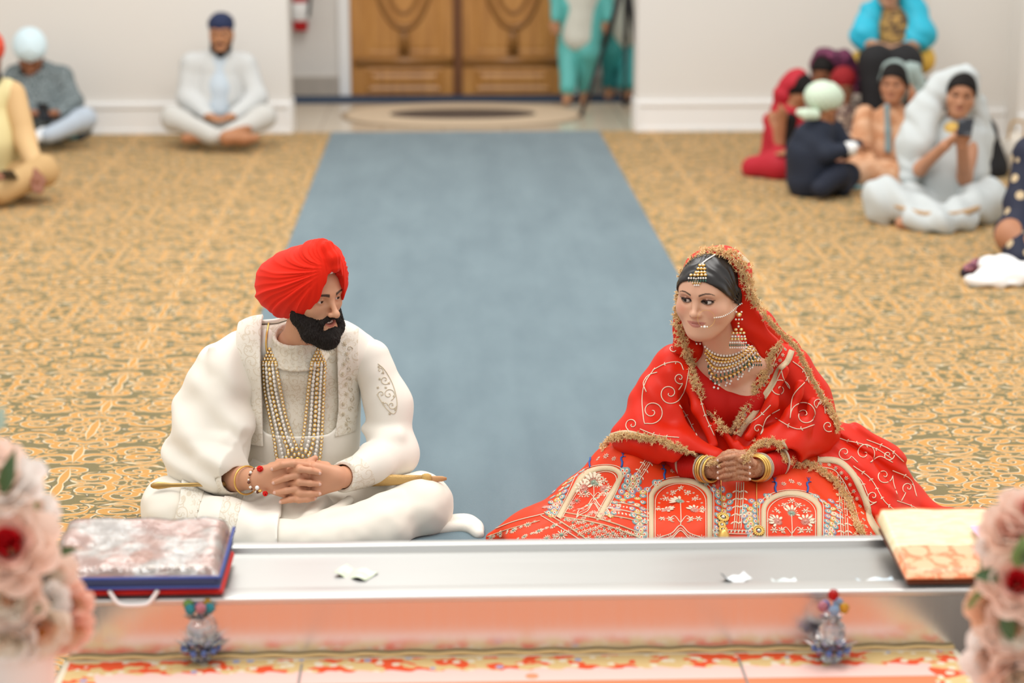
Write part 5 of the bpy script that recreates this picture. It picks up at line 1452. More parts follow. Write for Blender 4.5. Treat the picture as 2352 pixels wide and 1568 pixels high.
for q in spline([(1613,606),(1624,597),(1642,586)],8):
    p, n = hit(bvs, *q); 
    if p is not None: jb(tk, p, n, .0024, 'p')
tk.build('forehead_ornament', JM, bride)
ch = MB()
for q in resample(spline([(1641,729),(1660,726),(1680,715),(1694,702),(1706,695)],8), 19):
    p, n = hit(bvs, *q)
    if p is not None: jb(ch, p, n, .0024, 'p')
nr = bw((.0,.118,-.075)); 
np0, nn0 = hit(bvs, 1604, 722)
cR = W(1622, 732, float(np0[1])-.012)
P = [cR+.0245*(math.cos(a)*np.array([1,0,0])+math.sin(a)*np.array([0,.18,1.0])) for a in np.linspace(0,2*PI,40,endpoint=False)]
ch.tube(np.array(P), .00042, 5, 1, closed=True)
for px, r in ((1611,.0024),(1618,.0042),(1624,.0026)): jb(ch, W(px, 750, float(cR[1])-.003), np.array([0,-1.0,0]), r, 'p')
ch.build('nose_ring', JM, bride)
# beads along the blouse neckline
# bangles
def bangles(wr, ax, rad, specs, name='bangle'):
    for (o, tube, m_, dr) in specs: ring(wr+nrm(ax)*o, ax, rad+dr, tube, m_, name, bride)
m_stud = mat('studded_silver', '#d9cdb6', .3, metal=.7, bump=1.0, bumpscale=900)
axl = wBl-Hb(640,330,5.50); axr = wBr-Hb(1200,320,5.52)
bangles(wBl, axl, .036, [(-.014,.0030,m_gold,.003),(-.005,.0042,m_gold,.002),(.005,.0030,m_stud,.001),(.013,.0038,m_gold,-.001),(-.022,.0026,m_stud,.004)])
bangles(wBr, axr, .036, [(-.014,.0030,m_stud,.003),(-.005,.0042,m_gold,.002),(.005,.0036,m_gold,.001),(.013,.0030,m_gold,-.001),(-.022,.0026,m_stud,.004)])
ring(Hb(632,308,5.505), axl, .044, .0035, m_stud, 'bangle', bride); ring(Hb(1192,300,5.515), axr, .046, .0035, m_stud, 'bangle', bride)
# gold chains with discs hanging from the wrists over the skirt
for pts, ends in (([(1655,1098),(1656,1140),(1659,1178)], ((1660,1190,.018),(1657,1207,.012),(1660,1218,.013))), ([(1737,1104),(1738,1150),(1741,1205)], ((1742,1220,.017),))):
    mb = MB(); Q = resample(spline(pts,8), 16); pp = []
    for q in Q:
        p, n = hit(bvk, *q); p = p if p is not None else W(q[0],q[1],5.38); pp.append(p+n*.004)
    mb.tube(np.array(pp), .0014, 6, 1)
    for (x,y,r) in ends:
        p, n = hit(bvk, x, y)
        if p is None: continue
        u_, v_ = fram(n)
        for k in range(16):
            a = 2*PI*k/16; mb.ball(p+n*.005+(u_*math.cos(a)+v_*math.sin(a))*r*.85, r*.2, 6, 5, 1)
        P = [p+n*.005+(u_*math.cos(a)+v_*math.sin(a))*r*.6 for a in np.linspace(0,2*PI,20,endpoint=False)]
        mb.tube(np.array(P), r*.15, 6, 1, closed=True); mb.ball(p+n*.006, r*.28, 8, 6, 0)
    if len(ends) > 1:
        p, n = hit(bvk, 1660, 1228)
        if p is not None: mb.lathe([(.004,.012),(.010,.006),(.017,-.006),(.018,-.010)], 16, p+n*.012, m=1)
    mb.build('hanging_ornament', JM, bride)

# tone-on-tone embroidery of the groom's sleeve and coat front
bvsl = bvh_of(so); m_beige = mat('beige_thread', '#d9cbb0', .55, bump=.5, bumpscale=700); ge = MB()
for (c, r, tn, a0, hd) in [((884,872),12,1.4,.3,1),((893,905),15,1.6,1.2,-1),((876,905),9,1.3,2.2,1),((900,930),10,1.4,.2,1),((873,850),8,1.3,1.2,-1),((884,930),7,1.2,.2,-1)]: spiral(ge, bvsl, c[0], c[1], r, tn, a0, hd, .0011, 0)
line(ge, bvsl, [(868,835),(884,850),(903,885),(912,925),(905,950),(885,935),(866,905)], .0012, 0)
for (x,y) in ((870,842),(880,856),(893,880),(905,910),(908,940),(895,950),(880,925),(868,890),(872,870),(886,890)): flower(ge, bvsl, x, y, .0048, 6, 0, 0)
ge.build('paisley_embroidery', [m_beige], so)
bvct = bvh_of([o for o in groom.children if o.name.startswith('coat_border')][0]); ge = MB()
for i in range(9):
    y = 790+i*23; flower(ge, bvct, 791+5*math.sin(i*1.7), y, .0085, 7, 0, 0); spiral(ge, bvct, 803-4*math.sin(i), y+11, 7, 1.3, i, 1 if i%2 else -1, .0010, 0)
ge.build('floral_embroidery', [m_beige], groom)
# ================================================================ guests behind the couple
def pm(Y): return 4573/(Y*.97+.30)
class Fig:
    def __init__(s, label, base, skin, Y):
        s.t = thing('person', label, 'person', (float(base[0]), float(base[1]), 0)); s.b = SDF(); s.skin = skin; s.L = None; s.Y = Y
        s.m = mat('guest_skin', '#b98562', .55, vcol=True)
    def head(s, px, py, Y, yaw=0, pitch=0, sc=1.0, fem=False, roll=0):
        s.HR = head_R(yaw, pitch, roll); s.HT = W(px, py, Y); s.hs = sc; s.fem = fem
        s.L = add_head(s.b, s.HR, s.HT, sc, fem, smile=.4); s.b.world(); s.hp = list(s.b.pr); return s
    def hw(s, p): return s.HT + s.hs*(s.HR@np.asarray(p, float))
    def core(s, pts, rs, k=.03): s.b.chain([W(*p) for p in pts], rs, k); return s
    def hand(s, a, b, r=.014, up=(0,0,1)):
        a = np.asarray(a); b = np.asarray(b); d = nrm(b-a); L = np.linalg.norm(b-a); sd = nrm(np.cross(d, up))
        s.b.cap(a, a+d*L*.5, .022, .024, .02)
        for k in range(4): s.b.chain([a+d*L*.35+sd*(k-1.5)*.016, a+d*L*.75+sd*(k-1.5)*.018+np.array([0,0,-.004]), a+d*L*(1.0-.06*abs(k-1.3))+sd*(k-1.5)*.017+np.array([0,0,-.012])], [.0105,.009,.0075], .003)
        s.b.chain([a+d*L*.15-sd*.02, a+d*L*.4-sd*.042, a+d*L*.62-sd*.046], [.012,.0105,.009], .006)
    def done(s, h=.0058, brow='#1a1210', lip='#9a5c50', extra=None):
        def cf(V):
            L = s.L(V)/1.0; c = head_colors(L, s.skin, s.fem, .4, brow, lip, kohl=.6 if s.fem else 0)
            return c if extra is None else extra(V, L, c)
        o = s.b.mesh('body', h, s.m, s.t, colfn=cf)
        eye_parts(s.t, s.HR, s.HT, s.hs, (0,1,-.1)); return o
    def cloth(s, name, m, fn, h=.0075, parent=None, disp=None, dmax=.0, cut=True):
        q = SDF(); fn(q); q.world()
        if cut: q.half((0,0,.004), (0,0,-1), 0)
        q.disp = disp or (lambda P: .006*vnoise(P, 9, len(name)))
        return q.mesh(name, h, m, parent or s.t, dmax=.012)
    def turban(s, m, r=(.100,.122,.098), c=(0,-.022,.062), low=.030, back=-.05, name='turban', peak=None):
        def f(q):
            q.frame(s.HR, s.HT, s.hs); q.ell(c, r, .02)
            if peak: q.ell(peak, (.05,.05,.05), .04)
            q.custom(lambda P: (P[:,2]-(low*sm(P[:,1],-.05,.06)+back*(1-sm(P[:,1],-.05,.06))))*.6, (-.3,-.3,-.3), (.3,.3,.1), .006, True)
        return s.cloth(name, m, f, .005, disp=lambda P: .0025*np.sin(s.L(P)[:,2]*150+s.L(P)[:,1]*90+np.abs(s.L(P)[:,0])*120), cut=False)
    def beard(s, m, long=.0):
        def f(q):
            q.frame(s.HR, s.HT, s.hs)
            for e in (-1,1): q.chain([(e*.066,.01,-.03),(e*.050,.05,-.095),(0,.078,-.115-long)], [.010,.020,.024], .02); q.cap((0,.094,-.055),(e*.028,.082,-.066),.007,.007,.006)
            q.ell((0,.101,-.069), (.020,.02,.007), .003, sub=True)
        return s.cloth('beard', m, f, .005, disp=lambda P: .002*vnoise(P,200,2), cut=False)
    def hair(s, m, zf=.055):
        def f(q):
            def g(P):
                L = s.L(P); sx = np.abs(L[:,0])+.35*np.maximum(0,.05-L[:,1]); zh = np.interp(sx,[0,.028,.046,.057,.066,.078,.12],[zf,zf-.005,.043,.030,.014,-.006,-.05]); zh = np.where(L[:,1]<-.03,-.09,zh)
                return np.maximum(s.b.ev(P, s.hp)-.008, (zh-L[:,2])*.6)
            q.custom(g, s.HT-.17, s.HT+.17, 0.0)
        return s.cloth('hair', m, f, .005, disp=lambda P: P[:,0]*0, cut=False)
    def veil(s, m, drapes, name='headscarf', thr=.0, rad=(.092,.115,.095), disp=None, front=None):
        def f(q):
            q.frame(s.HR, s.HT, s.hs); q.ell((0,-.035,.035), rad, .02); q.ell((0,-.05,-.05), (.085,.085,.10), .05)
            q.custom(lambda P: -(P[:,1]-thr)*.9, (-.4,0,-.4), (.4,.4,.4), .006, True)
            q.world()
            for pts, rs in drapes: q.chain([W(*p) for p in pts], rs, .05)
            if front: front(q)
        return s.cloth(name, m, f, .0065, disp=disp or (lambda P: .004*np.sin(P[:,0]*45+P[:,2]*40+vnoise(P,8,2)*3)))
def noisecloth(name, c1, c2, scale, thr=.5, rough=.8, c3=None):
    m = bpy.data.materials.new(name); m.use_nodes = True; N = NT(m); b = N.n['Principled BSDF']
    f = N.noise(N.pos(), scale, 4); c = N.ramp(f, [(thr-.06, C(c1)), (thr+.06, C(c2))])
    if c3:
        vo = N.new('ShaderNodeTexVoronoi'); vo.inputs['Scale'].default_value = scale*.7; N.setin(vo.inputs['Vector'], N.pos()); c = N.mix(N.m('LESS_THAN', vo.outputs['Distance'], .22), c, C(c3))
    N.setin(b.inputs['Base Color'], c); b.inputs['Roughness'].default_value = rough; return m
def dotcloth(name, base, dot, scale, r):
    m = bpy.data.materials.new(name); m.use_nodes = True; N = NT(m); b = N.n['Principled BSDF']
    vo = N.new('ShaderNodeTexVoronoi'); vo.inputs['Scale'].default_value = scale; vo.inputs['Randomness'].default_value = .35; N.setin(vo.inputs['Vector'], N.pos())
    N.setin(b.inputs['Base Color'], N.mix(N.m('LESS_THAN', vo.outputs['Distance'], r), C(base), C(dot))); b.inputs['Roughness'].default_value = .7; return m
m_bk = mat('black_beard', '#17110f', .8); m_bh = mat('guest_hair', '#15100e', .7, spec=.25)
m_phone = mat('phone_black', '#15161a', .25)
def phone(c, R, label, size=(.072,.010,.145)):
    t = thing('phone', label, 'phone', tuple(float(x) for x in c)); h = np.array(size)/2
    MB().rbox(-h, h, .004, R=R, o=c).build('case', m_phone, t)
    sc = MB().rbox((-h[0]+.004,-h[1]-.0008,-h[2]+.008), (h[0]-.004,-h[1]+.001,h[2]-.008), .0008, R=R, o=c); sc.build('screen', mat('phone_screen','#24272e',.08), t); return t
# 1 -- man with light blue turban reading his phone by the wall
Y = 13.90; f = Fig('man in pale blue turban and speckled grey sweater sitting by the wall with a phone', W(95,320,Y), '#9a6547', Y)
f.head(70,128,Y-.12,8,38,1.05); f.core([(85,300,Y),(85,170,Y)],[.10,.10]); f.core([(70,150,Y-.06),(82,190,Y)],[.055,.06])
for (sx, ex, wx, hx) in ((28,18,72,88),(148,168,128,112)):
    f.core([(sx,172,Y),(ex,235,Y-.1),(wx,262,Y-.30)],[.05,.04,.03]); f.hand(W(wx,262,Y-.30), W(hx,258,Y-.42))
f.core([(60,305,Y),(-20,280,Y-.25),(60,312,Y-.50)],[.08,.06,.045]); f.core([(110,305,Y),(192,278,Y-.25),(110,310,Y-.45)],[.08,.06,.045])
f.turban(mat('pale_blue_cloth','#cfe3ea',.8), r=(.108,.128,.105), c=(0,-.03,.064), low=.026); f.beard(m_bk, .03); f.done()
mg = noisecloth('speckled_grey_knit','#3f4a4d','#8d989a',90,.5,.95)
f.cloth('sweater', mg, lambda q: (q.chain([W(85,300,Y),W(85,235,Y-.03),W(84,185,Y)],[.185,.185,.15],.06), q.chain([W(40,178,Y),W(84,168,Y),W(138,178,Y)],[.085,.085,.085],.04), q.chain([W(34,180,Y),W(20,235,Y-.1),W(68,262,Y-.27)],[.075,.068,.05],.04), q.chain([W(144,180,Y),W(168,235,Y-.1),W(132,262,Y-.27)],[.075,.068,.05],.04)))
f.cloth('jeans', mat('light_denim','#b3bfcc',.9,var=.1,varscale=20), lambda q: (q.chain([W(60,300,Y),W(-20,280,Y-.25),W(62,313,Y-.52)],[.10,.08,.06],.04), q.chain([W(110,300,Y),W(194,274,Y-.25),W(112,311,Y-.46)],[.10,.075,.055],.04)))
f.cloth('sock', mat('white_sock','#e9ebec',.9), lambda q: q.chain([W(100,308,Y-.43),W(82,316,Y-.5)],[.045,.035],.02))
phone(W(100,258,Y-.42), rotx(.5), 'black phone held by the man in pale blue turban')
t = thing('floor_cushion', 'dark cushion with teal patch under the man in pale blue turban', 'cushion', tuple(W(140,318,Y-.35)))
mb = MB(); c = G(140,322,0); mb.rbox((c[0]-.20,c[1]-.05,.003),(c[0]+.17,c[1]+.35,.06),.025); mb.build('pad', mat('charcoal_cloth','#3a4044',.9), t)
mb = MB(); mb.rbox((c[0]+.06,c[1]-.056,.012),(c[0]+.12,c[1]+.02,.064),.01); mb.build('patch', mat('teal_cloth','#4f9aa3',.8), t)
# 2 -- man in white suit
Y = 13.90; f = Fig('man in navy turban and white suit sitting cross-legged against the wall', W(500,320,Y), '#b07a55', Y)
f.head(508,76,Y-.05,-2,4,1.02); f.core([(503,290,Y),(503,150,Y)],[.10,.10]); f.core([(508,95,Y-.02),(506,140,Y)],[.052,.06])
for sx, ex, wx, hx in ((440,432,474,505),(570,588,540,500)):
    f.core([(sx,150,Y),(ex,225,Y-.08),(wx,266,Y-.28)],[.05,.04,.03]); f.hand(W(wx,266,Y-.28), W(hx,275,Y-.38))
f.core([(475,300,Y),(400,272,Y-.25),(480,312,Y-.45)],[.08,.06,.045]); f.core([(535,300,Y),(605,270,Y-.25),(520,318,Y-.5)],[.08,.06,.042])
f.core([(520,316,Y-.5),(560,318,Y-.52),(588,316,Y-.5)],[.042,.036,.026]); f.core([(480,312,Y-.42),(425,318,Y-.4)],[.042,.03])
f.turban(mat('navy_cloth','#1f2a4b',.8), r=(.088,.108,.078), c=(0,-.012,.060), low=.030); f.beard(m_bk, .012); f.done()
mw = mat('white_suit','#c8cac9',.8); 
f.cloth('jacket', mw, lambda q: (q.chain([W(503,290,Y),W(503,220,Y),W(503,165,Y)],[.165,.17,.14],.06), q.chain([W(450,148,Y),W(504,138,Y),W(558,148,Y)],[.08,.085,.08],.04), q.chain([W(440,150,Y),W(430,225,Y-.08),W(476,264,Y-.26)],[.078,.068,.05],.04), q.chain([W(566,150,Y),W(590,225,Y-.08),W(540,264,Y-.26)],[.078,.068,.05],.04)))
f.cloth('shirt', mat('pale_shirt','#bcc8d2',.8), lambda q: q.chain([W(504,140,Y-.07),W(503,200,Y-.10),W(503,255,Y-.13)],[.055,.075,.08],.05))
f.cloth('trousers', mat('white_trousers','#c6c5c0',.85), lambda q: (q.chain([W(475,295,Y),W(398,272,Y-.25),W(486,312,Y-.46)],[.10,.08,.062],.04), q.chain([W(535,295,Y),W(606,268,Y-.25),W(520,314,Y-.45)],[.10,.08,.06],.04)))
# 3 -- man in yellow kurta cut by the left edge
Y = 11.75; f = Fig('man in pale yellow waistcoat and tan sleeves cut by the left edge of the photo', W(-10,440,Y), '#8d5a42', Y)
f.head(-32,135,Y-.05,20,10,1.05); f.core([(-30,420,Y),(-30,220,Y)],[.11,.11]); f.core([(-32,155,Y),(-30,215,Y)],[.055,.065])
f.core([(28,215,Y),(58,320,Y-.08),(88,400,Y-.30)],[.05,.042,.032]); f.hand(W(80,392,Y-.32), W(88,440,Y-.40)); f.core([(-90,215,Y),(-120,320,Y-.1),(-30,400,Y-.35)],[.05,.042,.032]); f.hand(W(-30,400,Y-.35), W(10,405,Y-.42))
f.core([(10,420,Y),(90,395,Y-.22),(0,438,Y-.40)],[.08,.05,.035]); f.core([(-60,420,Y),(-150,400,Y-.25),(-40,443,Y-.48)],[.08,.05,.035])
f.turban(mat('coral_turban','#cf4a34',.8), r=(.105,.125,.105), low=.026); f.beard(m_bk,.03); f.done()
f.cloth('waistcoat', mat('pale_yellow','#dccf9a',.7), lambda q: (q.chain([W(-30,415,Y),W(-30,320,Y),W(-30,240,Y)],[.19,.19,.15],.06), q.chain([W(-75,215,Y),W(15,212,Y)],[.08,.08],.04)))
mt = mat('tan_cloth','#d3b07f',.75)
f.cloth('sleeve', mt, lambda q: q.chain([W(28,215,Y),W(58,320,Y-.08),W(84,390,Y-.27)],[.076,.062,.05],.04)); f.cloth('sleeve', mt, lambda q: q.chain([W(-90,215,Y),W(-120,320,Y-.08),W(-40,398,Y-.33)],[.076,.062,.05],.04))
f.cloth('trousers', mat('beige_trousers','#c3a06f',.8), lambda q: (q.chain([W(10,420,Y),W(98,392,Y-.22),W(0,442,Y-.42)],[.11,.088,.066],.04), q.chain([W(-60,420,Y),W(-150,400,Y-.25),W(-40,445,Y-.5)],[.11,.088,.066],.04)))
phone(W(22,402,Y-.46), rotx(1.1), 'dark phone in the lap of the man in yellow waistcoat')
# 4, 5 -- two people in teal in the doorway
def standing(label, fx, fy, hpx, mk, teal, sgn, tall):
    b = G(fx, fy, 0); Y = float(b[1]); f = Fig(label, b, '#b98562', Y); s = pm(Y); px = lambda m: -m*s*.985
    f.head(fx+6, fy-tall*s*.93, Y, hpx, 0, .98); top = fy-tall*s*.93
    f.core([(fx+4,fy-.80*s,Y),(fx+5,fy-tall*.80*s,Y)],[.10,.10]); f.core([(fx+6,top+20,Y),(fx+5,fy-tall*.80*s,Y)],[.05,.06])
    for q in (-1,1): f.core([(fx+q*26+4,fy-.80*s,Y),(fx+q*24-4,fy-.44*s,Y-.04*q*sgn),(fx+q*20-8,fy-.07*s,Y+.12*q*sgn)],[.08,.06,.04]); f.core([(fx+q*20-8,fy-.04*s,Y+.12*q*sgn),(fx+q*20-12,fy-.02*s,Y+.12*q*sgn-.15)],[.038,.028])
    for q in (-1,1):
        a = (fx+q*44+4, fy-.75*s*tall/1.5, Y-.02); f.core([(fx+q*44+4,fy-tall*.78*s,Y),(fx+q*56+4,fy-tall*.55*s,Y),(a[0]+q*14,a[1]+30,Y-.05)],[.045,.038,.03]); f.hand(W(a[0]+q*14,a[1]+30,Y-.05), W(a[0]+q*16,a[1]+62,Y-.06), up=(0,1,0))
    f.hair(m_bh); f.done()
    f.cloth('tunic', mk, lambda q: q.chain([W(fx+5,fy-tall*.78*s,Y),W(fx+5,fy-tall*.55*s,Y),W(fx,fy-.55*s,Y)],[.135,.14,.145],.05), cut=False)
    f.cloth('trousers', teal, lambda q: [q.chain([W(fx+e*24+4,fy-.78*s,Y),W(fx+e*22-3,fy-.42*s,Y-.04*e*sgn),W(fx+e*19-8,fy-.13*s,Y+.12*e*sgn)],[.105,.090,.066],.03) for e in (-1,1)])
    for e in (-1,1):
        a = (fx+e*44+4, fy-.75*s*tall/1.5, Y-.02); f.cloth('sleeve', teal, lambda q: q.chain([W(fx+e*44+4,fy-tall*.78*s,Y),W(fx+e*56+4,fy-tall*.55*s,Y),W(a[0]+e*14,a[1]+26,Y-.05)],[.068,.058,.045],.03), cut=False)
    return f
m_tl = mat('teal_satin','#5fb9b4',.5,var=.08,varscale=8); m_tk = mat('pale_tunic','#d5d6cb',.8)
standing('person in teal trousers and pale tunic standing before the right wooden door', 1332, 238, 5, m_tk, m_tl, 1, 1.55)
standing('person in teal trousers standing behind the tripod at the door jamb', 1428, 228, -20, m_tk, mat('teal_satin_deep','#3fa0a0',.5), -1, 1.5)
# 6 -- girl in red
Y = 12.45; f = Fig('girl in red dress with red headscarf sitting beside the child in pale green turban', W(1800,395,Y), '#a8714f', Y)
f.head(1836,205,Y,55,30,.9,True); f.core([(1790,360,Y),(1805,270,Y)],[.09,.08]); f.core([(1828,225,Y),(1808,260,Y)],[.045,.05])
f.core([(1775,270,Y-.05),(1790,330,Y-.12),(1797,262,Y-.16)],[.04,.035,.028]); f.hand(W(1798,268,Y-.16), W(1792,235,Y-.16)); f.core([(1840,280,Y),(1860,330,Y-.05),(1815,355,Y-.25)],[.04,.035,.028]); f.hand(W(1815,355,Y-.25), W(1785,350,Y-.30))
f.core([(1770,370,Y),(1735,383,Y-.12),(1790,385,Y-.2)],[.06,.035,.025]); f.core([(1800,370,Y),(1850,383,Y-.12),(1800,386,Y-.2)],[.06,.035,.025])
f.hair(m_bh); f.done()
mr = mat('crimson_cloth','#b31a2c',.7)
f.cloth('dress', mr, lambda q: (q.chain([W(1792,365,Y),W(1800,310,Y),W(1806,272,Y)],[.14,.12,.10],.05), q.chain([W(1770,275,Y-.03),W(1788,332,Y-.11)],[.055,.05],.03), q.chain([W(1838,282,Y),W(1858,330,Y-.04),W(1830,352,Y-.2)],[.055,.05,.04],.03), q.chain([W(1730,385,Y-.12),W(1790,380,Y-.22),W(1850,385,Y-.15)],[.075,.09,.075],.06)))
f.veil(mr, [([(1800,215,Y+.03),(1785,270,Y+.06)],[.06,.05])], thr=-.02, rad=(.088,.11,.092))
f.cloth('plait', m_bh, lambda q: q.chain([W(1815,275,Y-.10),W(1812,330,Y-.14)],[.045,.03],.02))
# 7 -- woman in patterned purple scarf
Y = 13.05; f = Fig('woman in dark purple patterned headscarf bending her head behind the children', W(1905,380,Y), '#a06c4f', Y)
f.head(1893,162,Y-.05,-25,25,.98,True); f.core([(1915,360,Y),(1918,240,Y)],[.10,.09]); f.core([(1898,185,Y),(1915,225,Y)],[.05,.055])
f.core([(1870,240,Y),(1865,310,Y-.1),(1920,320,Y-.3)],[.045,.04,.03]); f.hand(W(1920,320,Y-.3), W(1950,315,Y-.34)); f.core([(1965,235,Y),(1985,310,Y-.1),(1945,330,Y-.3)],[.045,.04,.03]); f.hand(W(1945,330,Y-.3), W(1920,340,Y-.36))
f.core([(1890,370,Y),(1840,375,Y-.25),(1910,385,Y-.4)],[.08,.06,.045]); f.core([(1930,370,Y),(1990,375,Y-.25),(1920,388,Y-.4)],[.08,.06,.045]); f.hair(m_bh); f.done()
f.cloth('dress', noisecloth('cream_brown_print','#4a2a30','#cdbfae',30,.47), lambda q: (q.chain([W(1915,360,Y),W(1918,290,Y),W(1920,240,Y)],[.16,.14,.11],.05), q.chain([W(1870,240,Y),W(1866,310,Y-.1),W(1915,322,Y-.27)],[.065,.058,.045],.03), q.chain([W(1965,235,Y),W(1986,308,Y-.1),W(1950,330,Y-.27)],[.07,.06,.045],.03), q.chain([W(1845,375,Y-.22),W(1915,375,Y-.3),W(1985,375,Y-.22)],[.08,.08,.08],.05)))
f.veil(noisecloth('purple_print','#3d1030','#6f2a4c',26,.5,.7,'#9a4a6c'), [([(1935,140,Y+.02),(1965,200,Y+.04),(1975,250,Y+.05)],[.08,.07,.05]), ([(1880,175,Y+.04),(1872,215,Y)],[.05,.04])], thr=.01, rad=(.10,.12,.108))
# 8 -- small child with dark red patka
Y = 12.75; f = Fig('small child in dark red turban sitting in front of the woman in purple scarf', W(1925,350,Y), '#a06c4f', Y)
f.head(1936,200,Y,-15,15,.82); f.core([(1925,340,Y),(1930,260,Y)],[.08,.07]); f.core([(1936,215,Y),(1932,248,Y)],[.04,.045])
f.core([(1900,262,Y),(1890,310,Y-.08),(1925,330,Y-.2)],[.035,.03,.024]); f.hand(W(1925,330,Y-.2), W(1945,328,Y-.24)); f.core([(1962,262,Y),(1972,310,Y-.08),(1940,335,Y-.2)],[.035,.03,.024]); f.hand(W(1940,335,Y-.2), W(1920,340,Y-.25))
f.core([(1915,345,Y),(1880,360,Y-.18),(1930,372,Y-.28)],[.05,.04,.03]); f.core([(1940,345,Y),(1975,360,Y-.18),(1930,375,Y-.3)],[.05,.04,.03])
f.turban(mat('dark_red_cloth','#8f1218',.8), r=(.098,.115,.095), low=.02, peak=None); f.done()
f.cloth('top', noisecloth('maroon_print','#46202a','#c4ae98',34,.5), lambda q: (q.chain([W(1925,345,Y),W(1930,265,Y)],[.12,.10],.05), q.chain([W(1900,262,Y),W(1890,310,Y-.08),W(1920,328,Y-.17)],[.05,.045,.036],.03), q.chain([W(1962,262,Y),W(1973,310,Y-.08),W(1944,333,Y-.17)],[.05,.045,.036],.03), q.chain([W(1882,360,Y-.16),W(1930,365,Y-.25),W(1975,360,Y-.16)],[.055,.06,.055],.04)))
# 9 -- child in navy seen from behind
Y = 11.62; f = Fig('child in navy suit and pale green turban sitting with back turned to the camera', W(1880,440,Y), '#a8714f', Y)
f.head(1893,238,Y,125,8,.92); f.core([(1868,400,Y),(1878,300,Y)],[.09,.08]); f.core([(1890,255,Y),(1880,290,Y)],[.045,.05])
f.core([(1850,305,Y-.04),(1895,350,Y-.12),(1950,340,Y-.14)],[.04,.034,.028]); f.hand(W(1955,340,Y-.14), W(1985,345,Y-.14)); f.core([(1915,300,Y+.06),(1940,340,Y+.05),(1980,335,Y)],[.04,.034,.028]); f.hand(W(1980,335,Y), W(2005,340,Y))
f.core([(1860,420,Y),(1930,395,Y-.1),(1885,430,Y-.2)],[.06,.04,.028]); f.core([(1880,420,Y+.05),(1950,400,Y+.05),(1930,438,Y-.05)],[.06,.04,.03]); 
f.turban(mat('pale_green_cloth','#cfe0cb',.85), r=(.118,.135,.100), c=(0,-.01,.045), low=-.01, back=-.055); f.done()
f.cloth('turban_tail', mat('pale_green_cloth'), lambda q: q.chain([W(1872,262,Y-.08),W(1850,262,Y-.1),W(1836,258,Y-.1)],[.035,.032,.026],.02), cut=False)
mn = mat('navy_suit','#1d2536',.75)
f.cloth('jacket', mn, lambda q: (q.chain([W(1862,410,Y),W(1862,350,Y),W(1876,305,Y)],[.145,.135,.105],.06), q.chain([W(1850,308,Y-.04),W(1897,352,Y-.12),W(1942,342,Y-.14)],[.062,.055,.042],.03), q.chain([W(1915,300,Y+.06),W(1940,340,Y+.05),W(1970,336,Y)],[.062,.055,.042],.03)))
f.cloth('trousers', mat('navy_trousers','#1a2030',.8), lambda q: (q.chain([W(1855,415,Y),W(1925,400,Y-.1),W(1885,432,Y-.22)],[.09,.07,.055],.04), q.chain([W(1880,415,Y+.05),W(1945,402,Y+.05),W(1935,432,Y-.05)],[.09,.07,.05],.04)))
f.cloth('shirt_cuff', m_white, lambda q: q.chain([W(1948,341,Y-.14),W(1958,340,Y-.14)],[.042,.040],.01))
# 10 -- woman in peach
Y = 12.3; f = Fig('woman in peach dress with grey-green scarf raising a hand to her ear', W(2050,430,Y), '#b98262', Y)
f.head(2053,188,Y-.05,-22,6,1.02,True); f.core([(2045,400,Y),(2050,270,Y)],[.10,.09]); f.core([(2055,212,Y),(2052,255,Y)],[.048,.055])
f.core([(2105,270,Y),(2125,325,Y-.05),(2098,235,Y-.12)],[.045,.038,.03]); f.hand(W(2098,235,Y-.12), W(2092,190,Y-.12)); f.core([(1998,275,Y),(1978,350,Y-.1),(2005,400,Y-.3)],[.045,.038,.03]); f.hand(W(2005,400,Y-.3), W(2020,428,Y-.36))
f.core([(2020,410,Y),(1960,400,Y-.3),(2030,430,Y-.45)],[.08,.06,.045]); f.core([(2070,410,Y),(2130,405,Y-.3),(2050,435,Y-.45)],[.08,.06,.045]); f.hair(m_bh); f.done()
mp = noisecloth('peach_cloth','#c98f66','#dfb08c',14,.5,.7)
f.cloth('dress', mp, lambda q: (q.chain([W(2045,400,Y),W(2048,330,Y),W(2050,280,Y)],[.17,.15,.12],.05), q.chain([W(2000,278,Y),W(1980,350,Y-.1),W(2002,392,Y-.27)],[.07,.062,.05],.03), q.chain([W(2104,272,Y),W(2126,325,Y-.05),W(2104,260,Y-.11)],[.068,.06,.045],.03), q.chain([W(1955,400,Y-.3),W(2030,410,Y-.42),W(2110,405,Y-.35)],[.095,.10,.085],.06)))
f.cloth('dress_hem', mat('teal_hem','#6f9aa0',.6), lambda q: q.chain([W(1915,432,Y-.42),W(1960,440,Y-.5),W(1998,438,Y-.45)],[.035,.04,.035],.03))
f.cloth('trim', mat('slate_trim','#7d9aa0',.6), lambda q: q.chain([W(2037,245,Y-.135),W(2039,300,Y-.165),W(2040,345,Y-.18)],[.018,.02,.02],.01))
f.veil(mat('grey_green_scarf','#9fb0ac',.7), [([(2098,160,Y+.02),(2118,215,Y+.03),(2108,250,Y+.02)],[.05,.05,.04])], thr=-.01, rad=(.090,.110,.098))
f.cloth('shoulder_drape', mp, lambda q: q.chain([W(1985,262,Y-.02),W(1975,330,Y-.1),W(1968,395,Y-.25)],[.06,.07,.06],.04))
